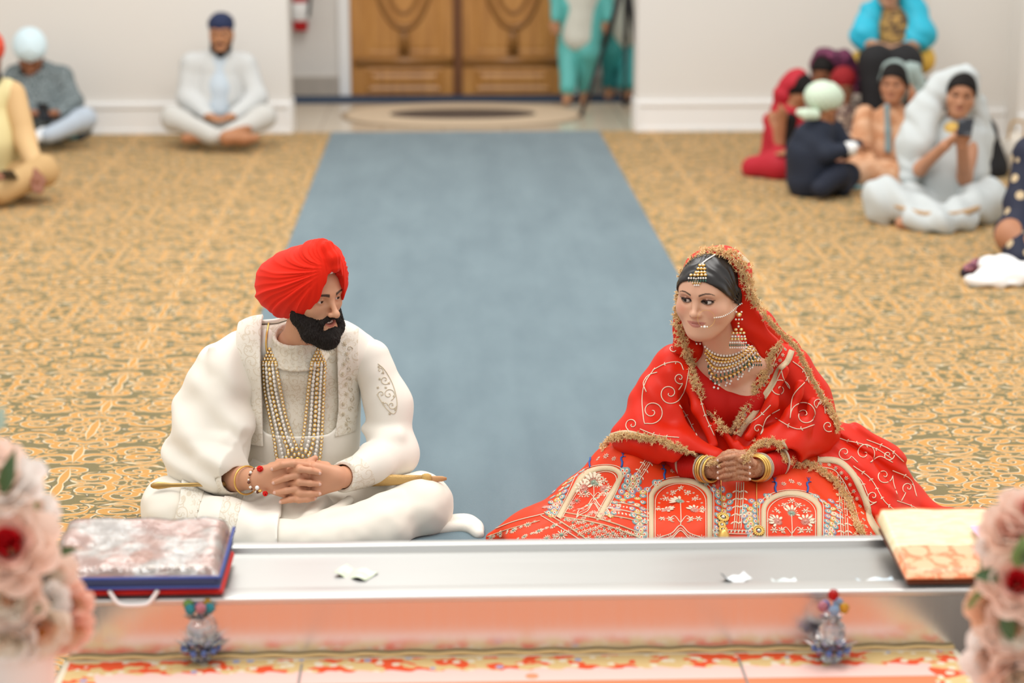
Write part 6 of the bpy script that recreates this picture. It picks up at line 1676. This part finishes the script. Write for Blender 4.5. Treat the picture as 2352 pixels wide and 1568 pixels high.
# 11 -- woman in turquoise on a seat by the pier
Y = 13.18; f = Fig('woman in turquoise scarf seated higher than the others against the pier', W(2055,280,Y), '#b88a6c', Y)
f.head(2040,-28,Y-.02,-5,8,1.0,True); f.core([(2055,120,Y),(2052,50,Y)],[.11,.10]); f.core([(2042,-5,Y),(2048,38,Y)],[.05,.055])
f.core([(2000,50,Y),(1990,100,Y-.08),(2030,110,Y-.3)],[.045,.04,.03]); f.hand(W(2030,110,Y-.3), W(2055,112,Y-.36)); f.core([(2105,50,Y),(2120,100,Y-.08),(2060,112,Y-.3)],[.045,.04,.03]); f.hand(W(2060,112,Y-.3), W(2035,116,Y-.36))
f.core([(2035,135,Y),(2015,140,Y-.45),(2015,270,Y-.5)],[.09,.07,.05]); f.core([(2075,135,Y),(2075,140,Y-.45),(2075,270,Y-.5)],[.09,.07,.05]); f.hair(m_bh); f.done()
f.cloth('tunic', noisecloth('gold_dark_print','#4b3a2c','#b08a4a',26,.5), lambda q: (q.chain([W(2055,130,Y),W(2052,60,Y)],[.16,.13],.05),))
mq = mat('turquoise_cloth','#28b3cf',.55,var=.12,varscale=9)
f.veil(mq, [([(2000,30,Y),(1985,80,Y-.05),(2000,115,Y-.1)],[.08,.085,.05]), ([(2100,30,Y-.02),(2112,80,Y-.08),(2085,108,Y-.12)],[.085,.10,.06]), ([(2085,-10,Y),(2100,40,Y)],[.07,.08])], thr=.0, rad=(.10,.12,.11))
f.cloth('yellow_shawl', mat('yellow_cloth','#dcb04a',.7), lambda q: q.chain([W(1975,140,Y+.02),W(2040,140,Y-.05),W(2112,138,Y-.02)],[.07,.09,.10],.06))
f.cloth('trousers', mat('black_cloth','#1b1a1c',.8), lambda q: (q.chain([W(2035,132,Y-.05),W(2010,142,Y-.45),W(2012,262,Y-.5)],[.11,.10,.09],.05), q.chain([W(2075,132,Y-.05),W(2078,142,Y-.45),W(2078,262,Y-.5)],[.11,.10,.09],.05)))
t = thing('stool', 'dark stool under the woman in turquoise scarf by the pier', 'stool', tuple(W(2075,300,Y)*np.array([1,1,0])))
sx = float(W(2070,160,Y)[0]); ms = mat('dark_stool','#2a2422',.6); zs = float(W(2070,160,Y)[2])-.075
MB().rbox((sx-.24,Y-.22,zs-.07),(sx+.24,Y+.22,zs),.03).build('seat', ms, t)
for a_ in (-1,1):
    for b_ in (-1,1): MB().tube([(sx+a_*.2,Y+b_*.18,zs-.06),(sx+a_*.21,Y+b_*.19,0)], .018, 8).build('leg', ms, t)
# 12 -- woman in white with phone
Y = 11.0; f = Fig('woman in white dress and white veil holding up a phone with both hands', W(2160,510,Y), '#b98566', Y)
f.head(2208,212,Y-.05,-14,8,1.06,True,-6); f.core([(2165,470,Y),(2175,320,Y)],[.10,.09]); f.core([(2205,238,Y),(2182,300,Y)],[.050,.058])
hd = W(2212,312,Y-.36)
f.core([(2110,310,Y-.02),(2112,388,Y-.14),(2170,335,Y-.33)],[.045,.038,.028]); f.hand(W(2170,335,Y-.33), W(2212,300,Y-.40)); f.core([(2240,310,Y-.02),(2215,408,Y-.16),(2210,335,Y-.34)],[.045,.04,.030]); f.hand(W(2210,335,Y-.34), W(2205,290,Y-.40))
f.core([(2130,480,Y),(2030,455,Y-.28),(2140,508,Y-.50)],[.09,.07,.05]); f.core([(2200,480,Y),(2275,458,Y-.28),(2180,510,Y-.52)],[.09,.07,.05]); f.core([(2140,508,Y-.50),(2070,512,Y-.48)],[.045,.032]); f.hair(m_bh,.060); f.done()
mwd = mat('white_dress','#c3c9c9',.8)
f.cloth('dress', mwd, lambda q: (q.chain([W(2165,475,Y),W(2170,400,Y),W(2178,325,Y)],[.17,.16,.13],.05), q.chain([W(2120,312,Y),W(2180,300,Y),W(2238,312,Y)],[.075,.08,.07],.03), q.chain([W(2110,312,Y-.02),W(2110,375,Y-.10)],[.075,.068],.03), q.chain([W(2242,315,Y-.02),W(2242,395,Y-.06)],[.07,.07],.03)))
f.cloth('neckline', mat('yellow_satin','#d9b25a',.6), lambda q: q.ell(W(2186,300,Y-.075), (.052,.04,.05), .02))
f.cloth('skirt', mwd, lambda q: (q.chain([W(2130,475,Y-.05),W(2028,455,Y-.28),W(2140,500,Y-.48)],[.12,.105,.085],.06), q.chain([W(2200,475,Y-.05),W(2270,458,Y-.28),W(2180,503,Y-.50)],[.12,.105,.085],.06), q.chain([W(2015,490,Y-.30),W(2022,510,Y-.30)],[.07,.06],.04), q.chain([W(2280,490,Y-.30),W(2275,512,Y-.30)],[.07,.06],.04), q.chain([W(2090,505,Y-.52),W(2160,514,Y-.6),W(2230,506,Y-.52)],[.05,.06,.05],.05)), disp=lambda P: .009*np.sin(P[:,0]*45+P[:,2]*20)+.004*vnoise(P,12,2))
f.cloth('hem', mat('gold_hem','#b99872',.6), lambda q: q.chain([W(2050,470,Y-.40),W(2110,490,Y-.56),W(2160,495,Y-.60),W(2220,487,Y-.57),W(2268,468,Y-.40)],[.014,.016,.016,.016,.014],.01))
f.veil(mwd, [([(2165,190,Y+.02),(2120,260,Y+.0),(2095,330,Y-.05),(2090,400,Y-.10)],[.07,.085,.085,.06]), ([(2250,235,Y),(2255,320,Y),(2250,395,Y-.04)],[.045,.06,.055]), ([(2140,260,Y-.06),(2120,330,Y-.12)],[.05,.06])], thr=.022, rad=(.092,.118,.104))
phone(W(2217,292,Y-.42), rotz(-.5)@rotx(-.45), 'black phone held up by the woman in white dress', (.08,.011,.10))
# bags behind her
Yb = 12.1; c = G(2272,408,0)
bg = SDF(); bg.ell((c[0]-.02,c[1]+.12,.02), (.15,.14,.10), .05); bg.chain([W(2270,380,c[1]+.12),W(2255,300,c[1]+.14),W(2248,262,c[1]+.14)],[.12,.085,.035],.05); bg.half((0,0,.002),(0,0,-1),0)
t = thing('bag', 'black soft bag leaning behind the woman in white dress', 'bag', (c[0], c[1], 0)); bg.mesh('body', .007, mat('black_bag','#141416',.8), t)
MB().tube(spline([W(2262,300,c[1]+.10),W(2252,262,c[1]+.10),W(2262,256,c[1]+.14),W(2275,310,c[1]+.14)],6), .009, 8).build('strap', mat('black_bag'), t)
c = G(2334,396,0); bg = SDF(); bg.ell((c[0],c[1]+.1,.10), (.10,.09,.13), .04); bg.ell((c[0]+.02,c[1]+.1,.16), (.07,.06,.08), .04); bg.half((0,0,.002),(0,0,-1),0); bg.disp = lambda P: .006*vnoise(P,22,3)
t = thing('bag', 'small off-white cloth bag on the floor at the foot of the pier', 'bag', (c[0], c[1], 0)); bg.mesh('body', .007, mat('offwhite_cloth','#ddd5c8',.85), t, dmax=.008)
MB().tube(spline([(c[0]-.05,c[1]+.06,.2),(c[0]-.03,c[1]+.05,.31),(c[0]+.04,c[1]+.05,.31),(c[0]+.06,c[1]+.06,.2)],6), .007, 8).build('handle', mat('tan_strap','#b98f4a',.7), t)
# 13 -- person in dotted navy at the right edge
Y = 9.85; f = Fig('person in navy dress with gold dots cut by the right edge of the photo', W(2400,610,Y), '#b07a5a', Y)
f.head(2425,235,Y,-30,12,1.05,True); f.core([(2420,560,Y),(2420,360,Y)],[.12,.11]); f.core([(2424,265,Y),(2420,330,Y)],[.055,.06])
f.core([(2365,360,Y),(2345,470,Y-.08),(2345,590,Y-.32)],[.05,.042,.032]); f.hand(W(2340,598,Y-.34), W(2300,618,Y-.42)); f.core([(2480,360,Y),(2500,470,Y-.08),(2440,560,Y-.3)],[.05,.042,.032]); f.hand(W(2440,560,Y-.3), W(2410,570,Y-.36))
f.core([(2390,570,Y),(2325,540,Y-.2),(2400,615,Y-.4)],[.10,.08,.05]); f.core([(2450,570,Y),(2530,560,Y-.2),(2440,620,Y-.4)],[.10,.08,.05]); f.hair(m_bh); f.done()
md = dotcloth('navy_dotted','#141a33','#c9b38f',13,.30)
f.cloth('dress', md, lambda q: (q.chain([W(2420,550,Y),W(2420,460,Y),W(2420,370,Y)],[.20,.19,.15],.06), q.chain([W(2370,352,Y),W(2470,352,Y)],[.085,.085],.04), q.chain([W(2366,360,Y),W(2344,470,Y-.08),W(2346,592,Y-.33)],[.085,.078,.055],.04), q.chain([W(2390,560,Y),W(2328,535,Y-.15),W(2345,600,Y-.30)],[.12,.085,.07],.05), q.chain([W(2480,360,Y),W(2500,470,Y-.08),W(2450,550,Y-.25)],[.085,.078,.062],.04), q.chain([W(2450,560,Y),W(2530,556,Y-.2),W(2440,612,Y-.36)],[.12,.10,.08],.05)))
f.veil(md, [([(2450,250,Y+.03),(2465,330,Y+.04)],[.07,.07])], thr=-.01, rad=(.095,.115,.10))
c = G(2300,655,0); wc = SDF()
for dx, dy, dz, r in ((-.07,.0,.03,(.10,.07,.03)),(.03,.04,.05,(.12,.09,.045)),(.14,.03,.05,(.12,.10,.05)),(.02,.13,.07,(.10,.06,.05)),(-.02,-.02,.02,(.12,.05,.022))): wc.ell((c[0]+dx,c[1]+dy,dz), r, .025)
wc.half((0,0,.002),(0,0,-1),0); wc.disp = lambda P: .006*np.sin(P[:,0]*60+P[:,1]*40)+.003*vnoise(P,25,4)
tag(wc.mesh('folded_cloth', .005, mat('white_muslin','#f0efee',.85), None, dmax=.01), 'crumpled white cloth on the carpet under the hand at the right edge', 'cloth')
c = G(2250,634,0); t = thing('shoe', 'dark patterned slipper lying on the carpet beside the white cloth', 'shoe', (c[0],c[1],0))
q = SDF(); q.chain([(c[0]-.07,c[1],.018),(c[0]+.02,c[1]+.02,.020),(c[0]+.09,c[1]+.04,.022)],[.026,.030,.030],.02); q.half((0,0,.001),(0,0,-1),0); q.mesh('sole', .005, mat('slipper_dark','#2a1a26',.7), t)
q = SDF(); q.chain([(c[0]-.06,c[1],.035),(c[0]-.01,c[1]+.015,.05),(c[0]+.03,c[1]+.025,.05)],[.026,.030,.028],.02); q.half((0,0,.02),(0,0,-1),.004); q.mesh('upper', .005, noisecloth('slipper_print','#5a2a40','#a86f78',60,.5), t)
# ================================================================ things on and before the chest
# ---- zipped plastic pouch with folded cloth, at the left end of the chest
def slab(x0, x1, y0, y1, z0a, z0b, ta, tb, r, wob=0, nx=40, ny=24, seed=1):
    """rounded pad: bottom z0a (front) -> z0b (back), thickness ta -> tb"""
    u = np.linspace(0,1,nx); v = np.linspace(0,1,ny); U, V_ = np.meshgrid(u, v, indexing='ij')
    X = x0+(x1-x0)*U; Yy = y0+(y1-y0)*V_
    ex = np.minimum(np.minimum(X-x0, x1-X), np.minimum(Yy-y0, y1-Yy)); k = np.sqrt(np.clip(1-(1-np.clip(ex/r,0,1))**2,0,1))
    T = (ta+(tb-ta)*V_)*(.25+.75*k); B = z0a+(z0b-z0a)*V_
    Z = B+T
    if wob: Z = Z + wob*vnoise(np.stack([X,Yy*1.4,Z*0],-1).reshape(-1,3), 16, seed).reshape(Z.shape)*k
    top = np.stack([X,Yy,Z],-1); bot = np.stack([X,Yy,B],-1); mb = MB(); mb.grid(top); mb.grid(bot, flip=True)
    for e in (np.stack([top[0],bot[0]],1), np.stack([bot[-1],top[-1]],1), np.stack([bot[:,0],top[:,0]],1), np.stack([top[:,-1],bot[:,-1]],1)): mb.grid(e, flip=True)
    return mb, top
lx0 = float(W(118,1300,4.3)[0]); lx1 = float(W(518,1300,4.3)[0]); zb = bz+.010
fy0, fy1 = 4.195, 4.47
t = thing('cloth_pouch', 'clear pouch of folded pink cloth with navy trim at the left chest end', 'pouch', ((lx0+lx1)/2, 4.3, zb))
m_pkc = noisecloth('pink_cream_fold','#f0bfae','#fbf1e8',11,.52,.7,'#f2b39a')
mb, _ = slab(lx0-.01, lx1+.004, fy0+.004, fy1-.02, zb, zb, .022, .022, .02); mb.build('red_base', mat('bright_red_cloth','#c8180f',.6), t)
mb, _ = slab(lx0, lx1, fy0-.004, fy1, zb+.018, zb+.02, .022, .022, .02); mb.build('navy_band', mat('navy_band','#23294f',.6), t)
mb, tp = slab(lx0+.006, lx1-.006, fy0+.006, fy1-.006, zb+.036, zb+.040, .020, .058, .03, .006); mb.build('folded_cloth', m_pkc, t)
mp_ = bpy.data.materials.new('clear_plastic'); mp_.use_nodes = True; N = NT(mp_); out = N.n['Material Output']; N.n.remove(N.n['Principled BSDF'])
gl = N.new('ShaderNodeBsdfGlossy'); gl.inputs['Roughness'].default_value = .12; tr_ = N.new('ShaderNodeBsdfTransparent'); mx_ = N.new('ShaderNodeMixShader')
bn = N.bump(N.noise(N.vm('MULTIPLY', N.pos(), (1,2,1)), 28, 3), 1.0, .006); N.setin(gl.inputs['Normal'], bn); fr = N.new('ShaderNodeFresnel'); fr.inputs[0].default_value = 1.6; N.setin(fr.inputs['Normal'], bn)
N.setin(mx_.inputs[0], N.m('ADD', .10, N.m('MULTIPLY', fr.outputs[0], .9), clamp=True)); N.l.new(tr_.outputs[0], mx_.inputs[1]); N.l.new(gl.outputs[0], mx_.inputs[2]); N.l.new(mx_.outputs[0], out.inputs['Surface'])
mb = MB(); tp2 = tp + np.array([0,0,.004]) + (.004*vnoise(tp.reshape(-1,3),40,5).reshape(tp.shape[:2]))[...,None]*np.array([0,0,1.0]); mb.grid(tp2); mb.build('plastic_cover', mp_, t)
mb = MB(); mb.tube([(lx0,fy0-.006,zb+.042),(lx1,fy0-.006,zb+.042),(lx1+.003,fy1,zb+.06)], .0045, 8); mb.tube([(lx0,fy0-.007,zb+.020),(lx1,fy0-.007,zb+.020)], .0035, 8); mb.build('piping', mat('blue_piping','#3c4f96',.5), t)
mb = MB(); hx0, hx1 = float(W(250,1340,4.19)[0]), float(W(362,1340,4.19)[0]); zh = zb+.012
mb.tube(spline([(hx0,fy0-.004,zh+.002),(hx0+.014,fy0-.012,zh-.018),(hx0+.03,fy0-.014,zh-.028),(hx1-.03,fy0-.014,zh-.028),(hx1-.014,fy0-.012,zh-.018),(hx1,fy0-.004,zh+.002)],5), .0052, 8); mb.build('handle', mat('white_handle','#f4f2f0',.5), t)
mb = MB()
rr = np.random.default_rng(9)
for k in range(46): x = lx0+.06+(lx1-lx0-.09)*rr.random(); mb.ball((x, fy0+.010+.008*rr.random(), zb+.058+.004*rr.random()), .0026, 6, 5)
mb.build('sequin_edge', mat('sequin','#f3ece2',.12,metal=.6), t)
# ---- folded orange brocade at the right end
rx0 = float(W(2076,1330,4.22)[0]); rx1 = float(W(2345,1330,4.22)[0])
def brocade():
    m = bpy.data.materials.new('orange_brocade'); m.use_nodes = True; N = NT(m); b = N.n['Principled BSDF']; p = N.sep(N.pos())
    vo = N.new('ShaderNodeTexVoronoi'); vo.inputs['Scale'].default_value = 17; vo.inputs['Randomness'].default_value = .45; N.setin(vo.inputs['Vector'], N.pos())
    rg_ = N.m('FRACT', N.m('MULTIPLY', vo.outputs['Distance'], 2.4)); pat = N.mix(N.m('LESS_THAN', vo.outputs['Distance'], .40), C('#e9814f'), C('#f2b489')); pat = N.mix(N.m('MULTIPLY', N.m('GREATER_THAN', vo.outputs['Distance'], .40), N.m('GREATER_THAN', N.noise(N.pos(), 60, 3), .52)), pat, C('#f0b184'))
    st = N.m('FRACT', N.m('MULTIPLY', p[1], 36)); gold = N.mix(N.m('GREATER_THAN', N.noise(N.vm('MULTIPLY', N.pos(), (1,6,1)), 22, 3), .5), C('#ecdcb6'), C('#e2cea0'))
    yy = N.m('DIVIDE', N.m('SUBTRACT', p[1], 4.20), .33)
    c = N.mix(N.m('GREATER_THAN', yy, .40), pat, gold); c = N.mix(N.m('GREATER_THAN', yy, .93), c, C('#e8713a'))
    N.setin(b.inputs['Base Color'], c); b.inputs['Roughness'].default_value = .45; b.inputs['Coat Weight'].default_value = .25; b.inputs['Coat Roughness'].default_value = .2; return m
t = thing('brocade_bundle', 'folded orange and gold brocade cloth at the right end of the steel chest', 'cloth', ((rx0+rx1)/2, 4.3, zb))
mb, _ = slab(rx0+.004, rx1, 4.205, 4.51, zb, zb+.02, .014, .03, .012); mb.build('under_fold', mat('maroon_brown','#6d3a22',.6), t)
mb, _ = slab(rx0, rx1, 4.20, 4.53, zb+.013, zb+.045, .014, .032, .012, .002); mb.build('top_fold', brocade(), t)
qx = float(W(2262,1262,4.35)[0]); mb = MB(); mb.rbox((qx-.025,4.30,zb+.066),(qx+.06,4.40,zb+.070),.0015,R=None); tag(mb.build('paper_slip', mat('pink_paper','#f2b8d6',.6)), 'pink paper slip lying on the orange brocade beside the right flowers', 'paper')
# ---- banknotes in the tray
def note(px, py, w_, l_, rot, label, c1, c2, lift=.012):
    p = G(px, py, bz-.007); u = np.linspace(-1,1,12); v = np.linspace(-1,1,6); R_ = rotz(rot)
    P = np.array([[p + R_@np.array([a*l_/2, b*w_/2, lift*(a*a)+.004*math.sin(a*5+b)+.002]) for b in v] for a in u]); mb = MB(); mb.grid(P); P2 = P.copy(); P2[...,2] -= .0006; mb.grid(P2, flip=True)
    tag(mb.build('banknote', noisecloth('note_'+label[:12].replace(' ','_'), c1, c2, 30, .5, .7)), label, 'banknote')
note(818,1318,.060,.085,-.5,'pale green banknote lying in the steel tray towards the left','#cfd9bd','#e2e8d4',.003)
note(1690,1334,.045,.06,.3,'pale blue folded note in the tray right of centre','#dfe9ee','#f3f6f7'); note(1800,1338,.03,.06,.1,'small pale note in the tray left of the right crystal ornament','#d5e3e2','#eef3f2',.006); note(2010,1336,.03,.09,.15,'flat bluish note in the tray next to the orange brocade','#cfe0ea','#eef4f6',.004)
# ---- crystal ornaments
m_cr = bpy.data.materials.new('crystal'); m_cr.use_nodes = True; b = m_cr.node_tree.nodes['Principled BSDF']; b.inputs['Transmission Weight'].default_value = .93; b.inputs['Roughness'].default_value = .0; b.inputs['IOR'].default_value = 1.18; b.inputs['Base Color'].default_value = (1,1,1,1); b.inputs['Coat Weight'].default_value = 1.0; b.inputs['Coat IOR'].default_value = 1.9
def glassc(name, c):
    m = bpy.data.materials.new(name); m.use_nodes = True; b = m.node_tree.nodes['Principled BSDF']; b.inputs['Transmission Weight'].default_value = .6; b.inputs['Roughness'].default_value = .04; b.inputs['IOR'].default_value = 1.35; b.inputs['Base Color'].default_value = C(c); return m
G_ = {k: glassc('crystal_'+k, c) for k, c in dict(blue='#7d9bea', red='#d01212', yellow='#f0b52a', pink='#f09aa8', sky='#a5cbf2', teal='#3fb0c0', green='#8fbf5a').items()}
def leafc(mb, c, ang, tilt, l, w_, m=None):
    d = np.array([math.cos(ang)*math.cos(tilt), math.sin(ang)*math.cos(tilt), math.sin(tilt)]); s_ = nrm(np.cross((0,0,1.0), d)); n = np.cross(d, s_)
    P = [c, c+d*l*.5+s_*w_*.5+n*.003, c+d*l*.5-s_*w_*.5+n*.003, c+d*l, c+d*l*.5-n*.006, c+d*l*.5+n*.008]
    mb.add(P, [(0,1,5),(1,3,5),(0,5,2),(2,5,3),(0,4,1),(1,4,3),(0,2,4),(2,3,4)], m)
def crystal(px, py, label, cols, tip=None):
    b0 = G(px, py, PZ+.001); t = thing('crystal_ornament', label, 'ornament', tuple(b0), 'crystal ornaments on the platform')
    def o(dz, dx=0, dy=0): return b0+np.array([dx,dy,dz])
    MB().lathe([(.020,0),(.024,.004),(.016,.012),(.010,.020)], 10, b0).build('base', m_cr, t, smooth=False)
    for k in range(10):
        mb = MB(); leafc(mb, o(.016), 2*PI*k/10+.2, .35+.25*(k%2), .070, .034); mb.build('lotus_petal', m_cr, t, smooth=False)
    for k in range(8):
        mb = MB(); leafc(mb, o(.020), 2*PI*k/8, .75, .054, .030); mb.build('inner_petal', G_['blue'] if k%2 else m_cr, t, smooth=False)
    mb = MB()
    for k in range(10): mb.ball(o(.030, .038*math.cos(2*PI*k/10), .038*math.sin(2*PI*k/10)), .008, 7, 5)
    mb.build('blue_beads', G_['blue'], t, smooth=False)
    MB().ball(o(.068), .032, 10, 8).build('globe', m_cr, t, smooth=False)
    MB().lathe([(.006,.088),(.008,.10),(.005,.112)], 8, b0).build('neck', m_cr, t, smooth=False)
    for k in range(4):
        mb = MB(); leafc(mb, o(.100), 2*PI*k/4+.4, .35, .042, .024); mb.build('leaf', m_cr, t, smooth=False)
    for k, cn in enumerate(cols):
        a = 2*PI*k/len(cols)-.3; MB().ball(o(.126+.005*(k%2), .025*math.cos(a), .017*math.sin(a)), .0125, 8, 6).build('bead', G_[cn], t, smooth=False)
    MB().ball(o(.156), (.013,.013,.014), 6, 5).build('top_bead', G_[tip or 'sky'], t, smooth=False) if tip else None
crystal(1908, 1516, 'crystal lotus ornament with red bead on top, on the right of the platform', ['yellow','sky','blue','pink','sky'], 'red')
crystal(462, 1516, 'crystal lotus ornament with blue and teal beads, on the left of the platform', ['teal','yellow','blue','green','teal','pink'])
# ---- flower arrangements
def petalg(mb, c, R, l, w_, cup, curl, ang, tilt, m):
    u = np.linspace(0,1,7); v = np.linspace(-1,1,6); P = []
    for a in u:
        row = []
        for b_ in v:
            ww = w_*math.sin(PI*min(.98,.18+.72*a))**.7
            x = b_*ww*.5; y = a*l; z = cup*(b_*b_)*ww*.5 + curl*a*a*l
            ct, st = math.cos(tilt), math.sin(tilt); y2, z2 = y*ct - z*st, y*st + z*ct
            ca, sa = math.cos(ang), math.sin(ang); row.append(c + R@np.array([x*ca - y2*sa, x*sa + y2*ca, z2]))
        P.append(row)
    mb.grid(np.array(P), m)
def rose(c, n, r, mats, parent, name='rose', seed=0):
    n = nrm(n); x = nrm(np.cross((0.1,.2,1.0), n)); R = np.stack([x, np.cross(n,x), n],1); rr = np.random.default_rng(seed); mb = MB()
    for L, (cnt, rad, tilt, sz, m) in enumerate(((7,.40,.35,.75,0),(6,.28,.70,.66,0),(5,.17,1.0,.56,1),(5,.09,1.25,.46,2 if mats[2] is red_ else 1),(4,.03,1.42,.36,2))):
        for k in range(cnt):
            a = 2*PI*k/cnt + L*.6 + rr.normal(0,.1); off = R@np.array([-math.sin(a)*rad*r*.6, math.cos(a)*rad*r*.6, L*r*.04]); petalg(mb, c+off, R, sz*r*1.15, sz*r*1.25, .55, .10 if L < 2 else -.12, a, tilt+rr.normal(0,.06), m)
    return mb.build(name, mats, parent)
def leafg(c, d, l, w_, m, parent, n=(0,-1,.4)):
    d = nrm(d); s_ = nrm(np.cross(d, n)); nn = np.cross(s_, d); P = []
    for a in np.linspace(0,1,9):
        ww = w_*math.sin(PI*min(.99,a*.92+.05))*(1-.3*a); P.append([c+d*a*l+s_*b_*ww*.5+nn*(abs(b_)*.22*ww-.25*l*a*a) for b_ in (-1,-.5,0,.5,1)])
    return MB().grid(np.array(P)).build('leaf', m, parent)
def rc(n, c):
    m = bpy.data.materials.new(n); m.use_nodes = True; N = NT(m); b = N.n['Principled BSDF']; b.inputs['Base Color'].default_value = C(c); b.inputs['Roughness'].default_value = .7; b.inputs['Specular IOR Level'].default_value = .2
    tl = N.new('ShaderNodeBsdfTranslucent'); tl.inputs[0].default_value = C(c); mx = N.new('ShaderNodeMixShader'); mx.inputs[0].default_value = .38
    N.l.new(b.outputs[0], mx.inputs[1]); N.l.new(tl.outputs[0], mx.inputs[2]); N.l.new(mx.outputs[0], N.n['Material Output'].inputs['Surface']); return m
blush, white_, peach, red_, pink_, cream_, orange_ = rc('petal_blush','#fde6d8'), rc('petal_white','#fcf8f4'), rc('petal_peach','#f7d3b6'), rc('petal_red','#d8202a'), rc('petal_pink','#fad0bf'), rc('petal_cream','#fbf2e4'), rc('petal_orange','#e9a55a')
lg, lg2 = mat('leaf_green','#7f9a5c',.5), mat('leaf_dark','#4f6a44',.5)
def arrangement(side, label, roses, leafs, vase):
    t = thing('flower_arrangement', label, 'flowers', (float(vase[0]), float(vase[1]), PZ), 'flower arrangements before the platform')
    vx, vy, vz = vase
    MB().lathe([(.06,PZ+.001),(.065,PZ+.02),(.078,vz-.02),(.080,vz),(.074,vz),(.070,vz-.03),(.02,vz-.04)], 32, (vx,vy,0)).build('vase', mat('white_vase','#efecea',.35), t)
    core = np.array([vx,vy,vz+.10])
    for i, (px, py, Yy, r, ms) in enumerate(roses):
        c = W(px, py, Yy); n = nrm((c-core)*np.array([.8,.7,.8])+np.array([0,-.10,.03])); q = rose(c, n, r, ms, t, 'rose', i)
        MB().tube(spline([np.array([vx,vy,vz-.03]), (core+c)/2*np.array([1,1,1])+np.array([0,.02,0]), c-n*r*.1],5), .0035, 6).build('stem', lg2, t)
    for (px, py, Yy, dx, dz, l, w_, m) in leafs: leafg(W(px,py,Yy), (dx,-.25,dz), l, w_, m, t)
YL = 3.45
arrangement('l', 'blush, white and red flowers in a white vase at the left edge', [
 (25,1262,YL-.03,.095,[blush,pink_,red_]), (10,1140,YL+.03,.085,[white_,blush,blush]), (68,1190,YL+.06,.055,[white_,blush,pink_]), (100,1330,YL+.02,.062,[blush,cream_,cream_]), (108,1378,YL-.02,.042,[white_,white_,cream_]), (150,1388,YL+.02,.050,[pink_,peach,pink_]), (88,1432,YL-.04,.058,[cream_,peach,orange_]), (150,1440,YL,.050,[pink_,peach,peach]), (25,1370,YL-.05,.070,[blush,cream_,peach]), (25,1455,YL-.06,.060,[white_,cream_,cream_]), (55,1480,YL-.05,.040,[white_,white_,orange_]), (-25,1090,YL+.05,.07,[blush,blush,pink_])],
 [(8,1135,YL-.07,.25,.9,.085,.035,lg2),(75,1185,YL,.3,.9,.03,.018,lg),(120,1270,YL,.9,.25,.05,.022,lg2),(110,1465,YL,.8,-.4,.05,.025,lg),(20,1470,YL-.04,.6,-.6,.06,.03,lg2),(60,1400,YL-.06,.7,.2,.04,.02,lg),(-5,990,YL+.05,.2,.8,.05,.03,mat('leaf_pale','#b9cfc0',.5))], (float(W(30,1510,YL)[0]), YL, float(W(30,1500,YL-.1)[2])))
arrangement('r', 'pink and peach roses with green leaves at the right edge', [
 (2335,1345,YL-.04,.075,[blush,pink_,red_]), (2325,1235,YL+.02,.065,[blush,pink_,pink_]), (2292,1268,YL+.03,.045,[white_,blush,blush]), (2365,1200,YL+.04,.07,[blush,pink_,red_]), (2290,1400,YL-.02,.058,[peach,peach,cream_]), (2330,1440,YL-.05,.066,[blush,cream_,peach]), (2290,1495,YL-.03,.070,[white_,blush,peach]), (2345,1540,YL-.06,.075,[blush,cream_,cream_]), (2380,1420,YL,.08,[pink_,blush,red_])],
 [(2300,1320,YL-.05,-.9,.1,.055,.032,lg2),(2335,1300,YL-.06,.1,.8,.06,.04,lg),(2275,1345,YL-.02,-.7,-.6,.06,.026,lg),(2262,1325,YL-.01,-.3,.9,.035,.02,lg),(2300,1405,YL-.08,.3,-.7,.06,.035,lg2),(2345,1290,YL-.07,.5,.4,.06,.04,lg2),(2320,1480,YL-.07,.6,-.5,.05,.03,lg)], (float(W(2345,1600,YL)[0]), YL, float(W(2345,1575,YL-.1)[2])))
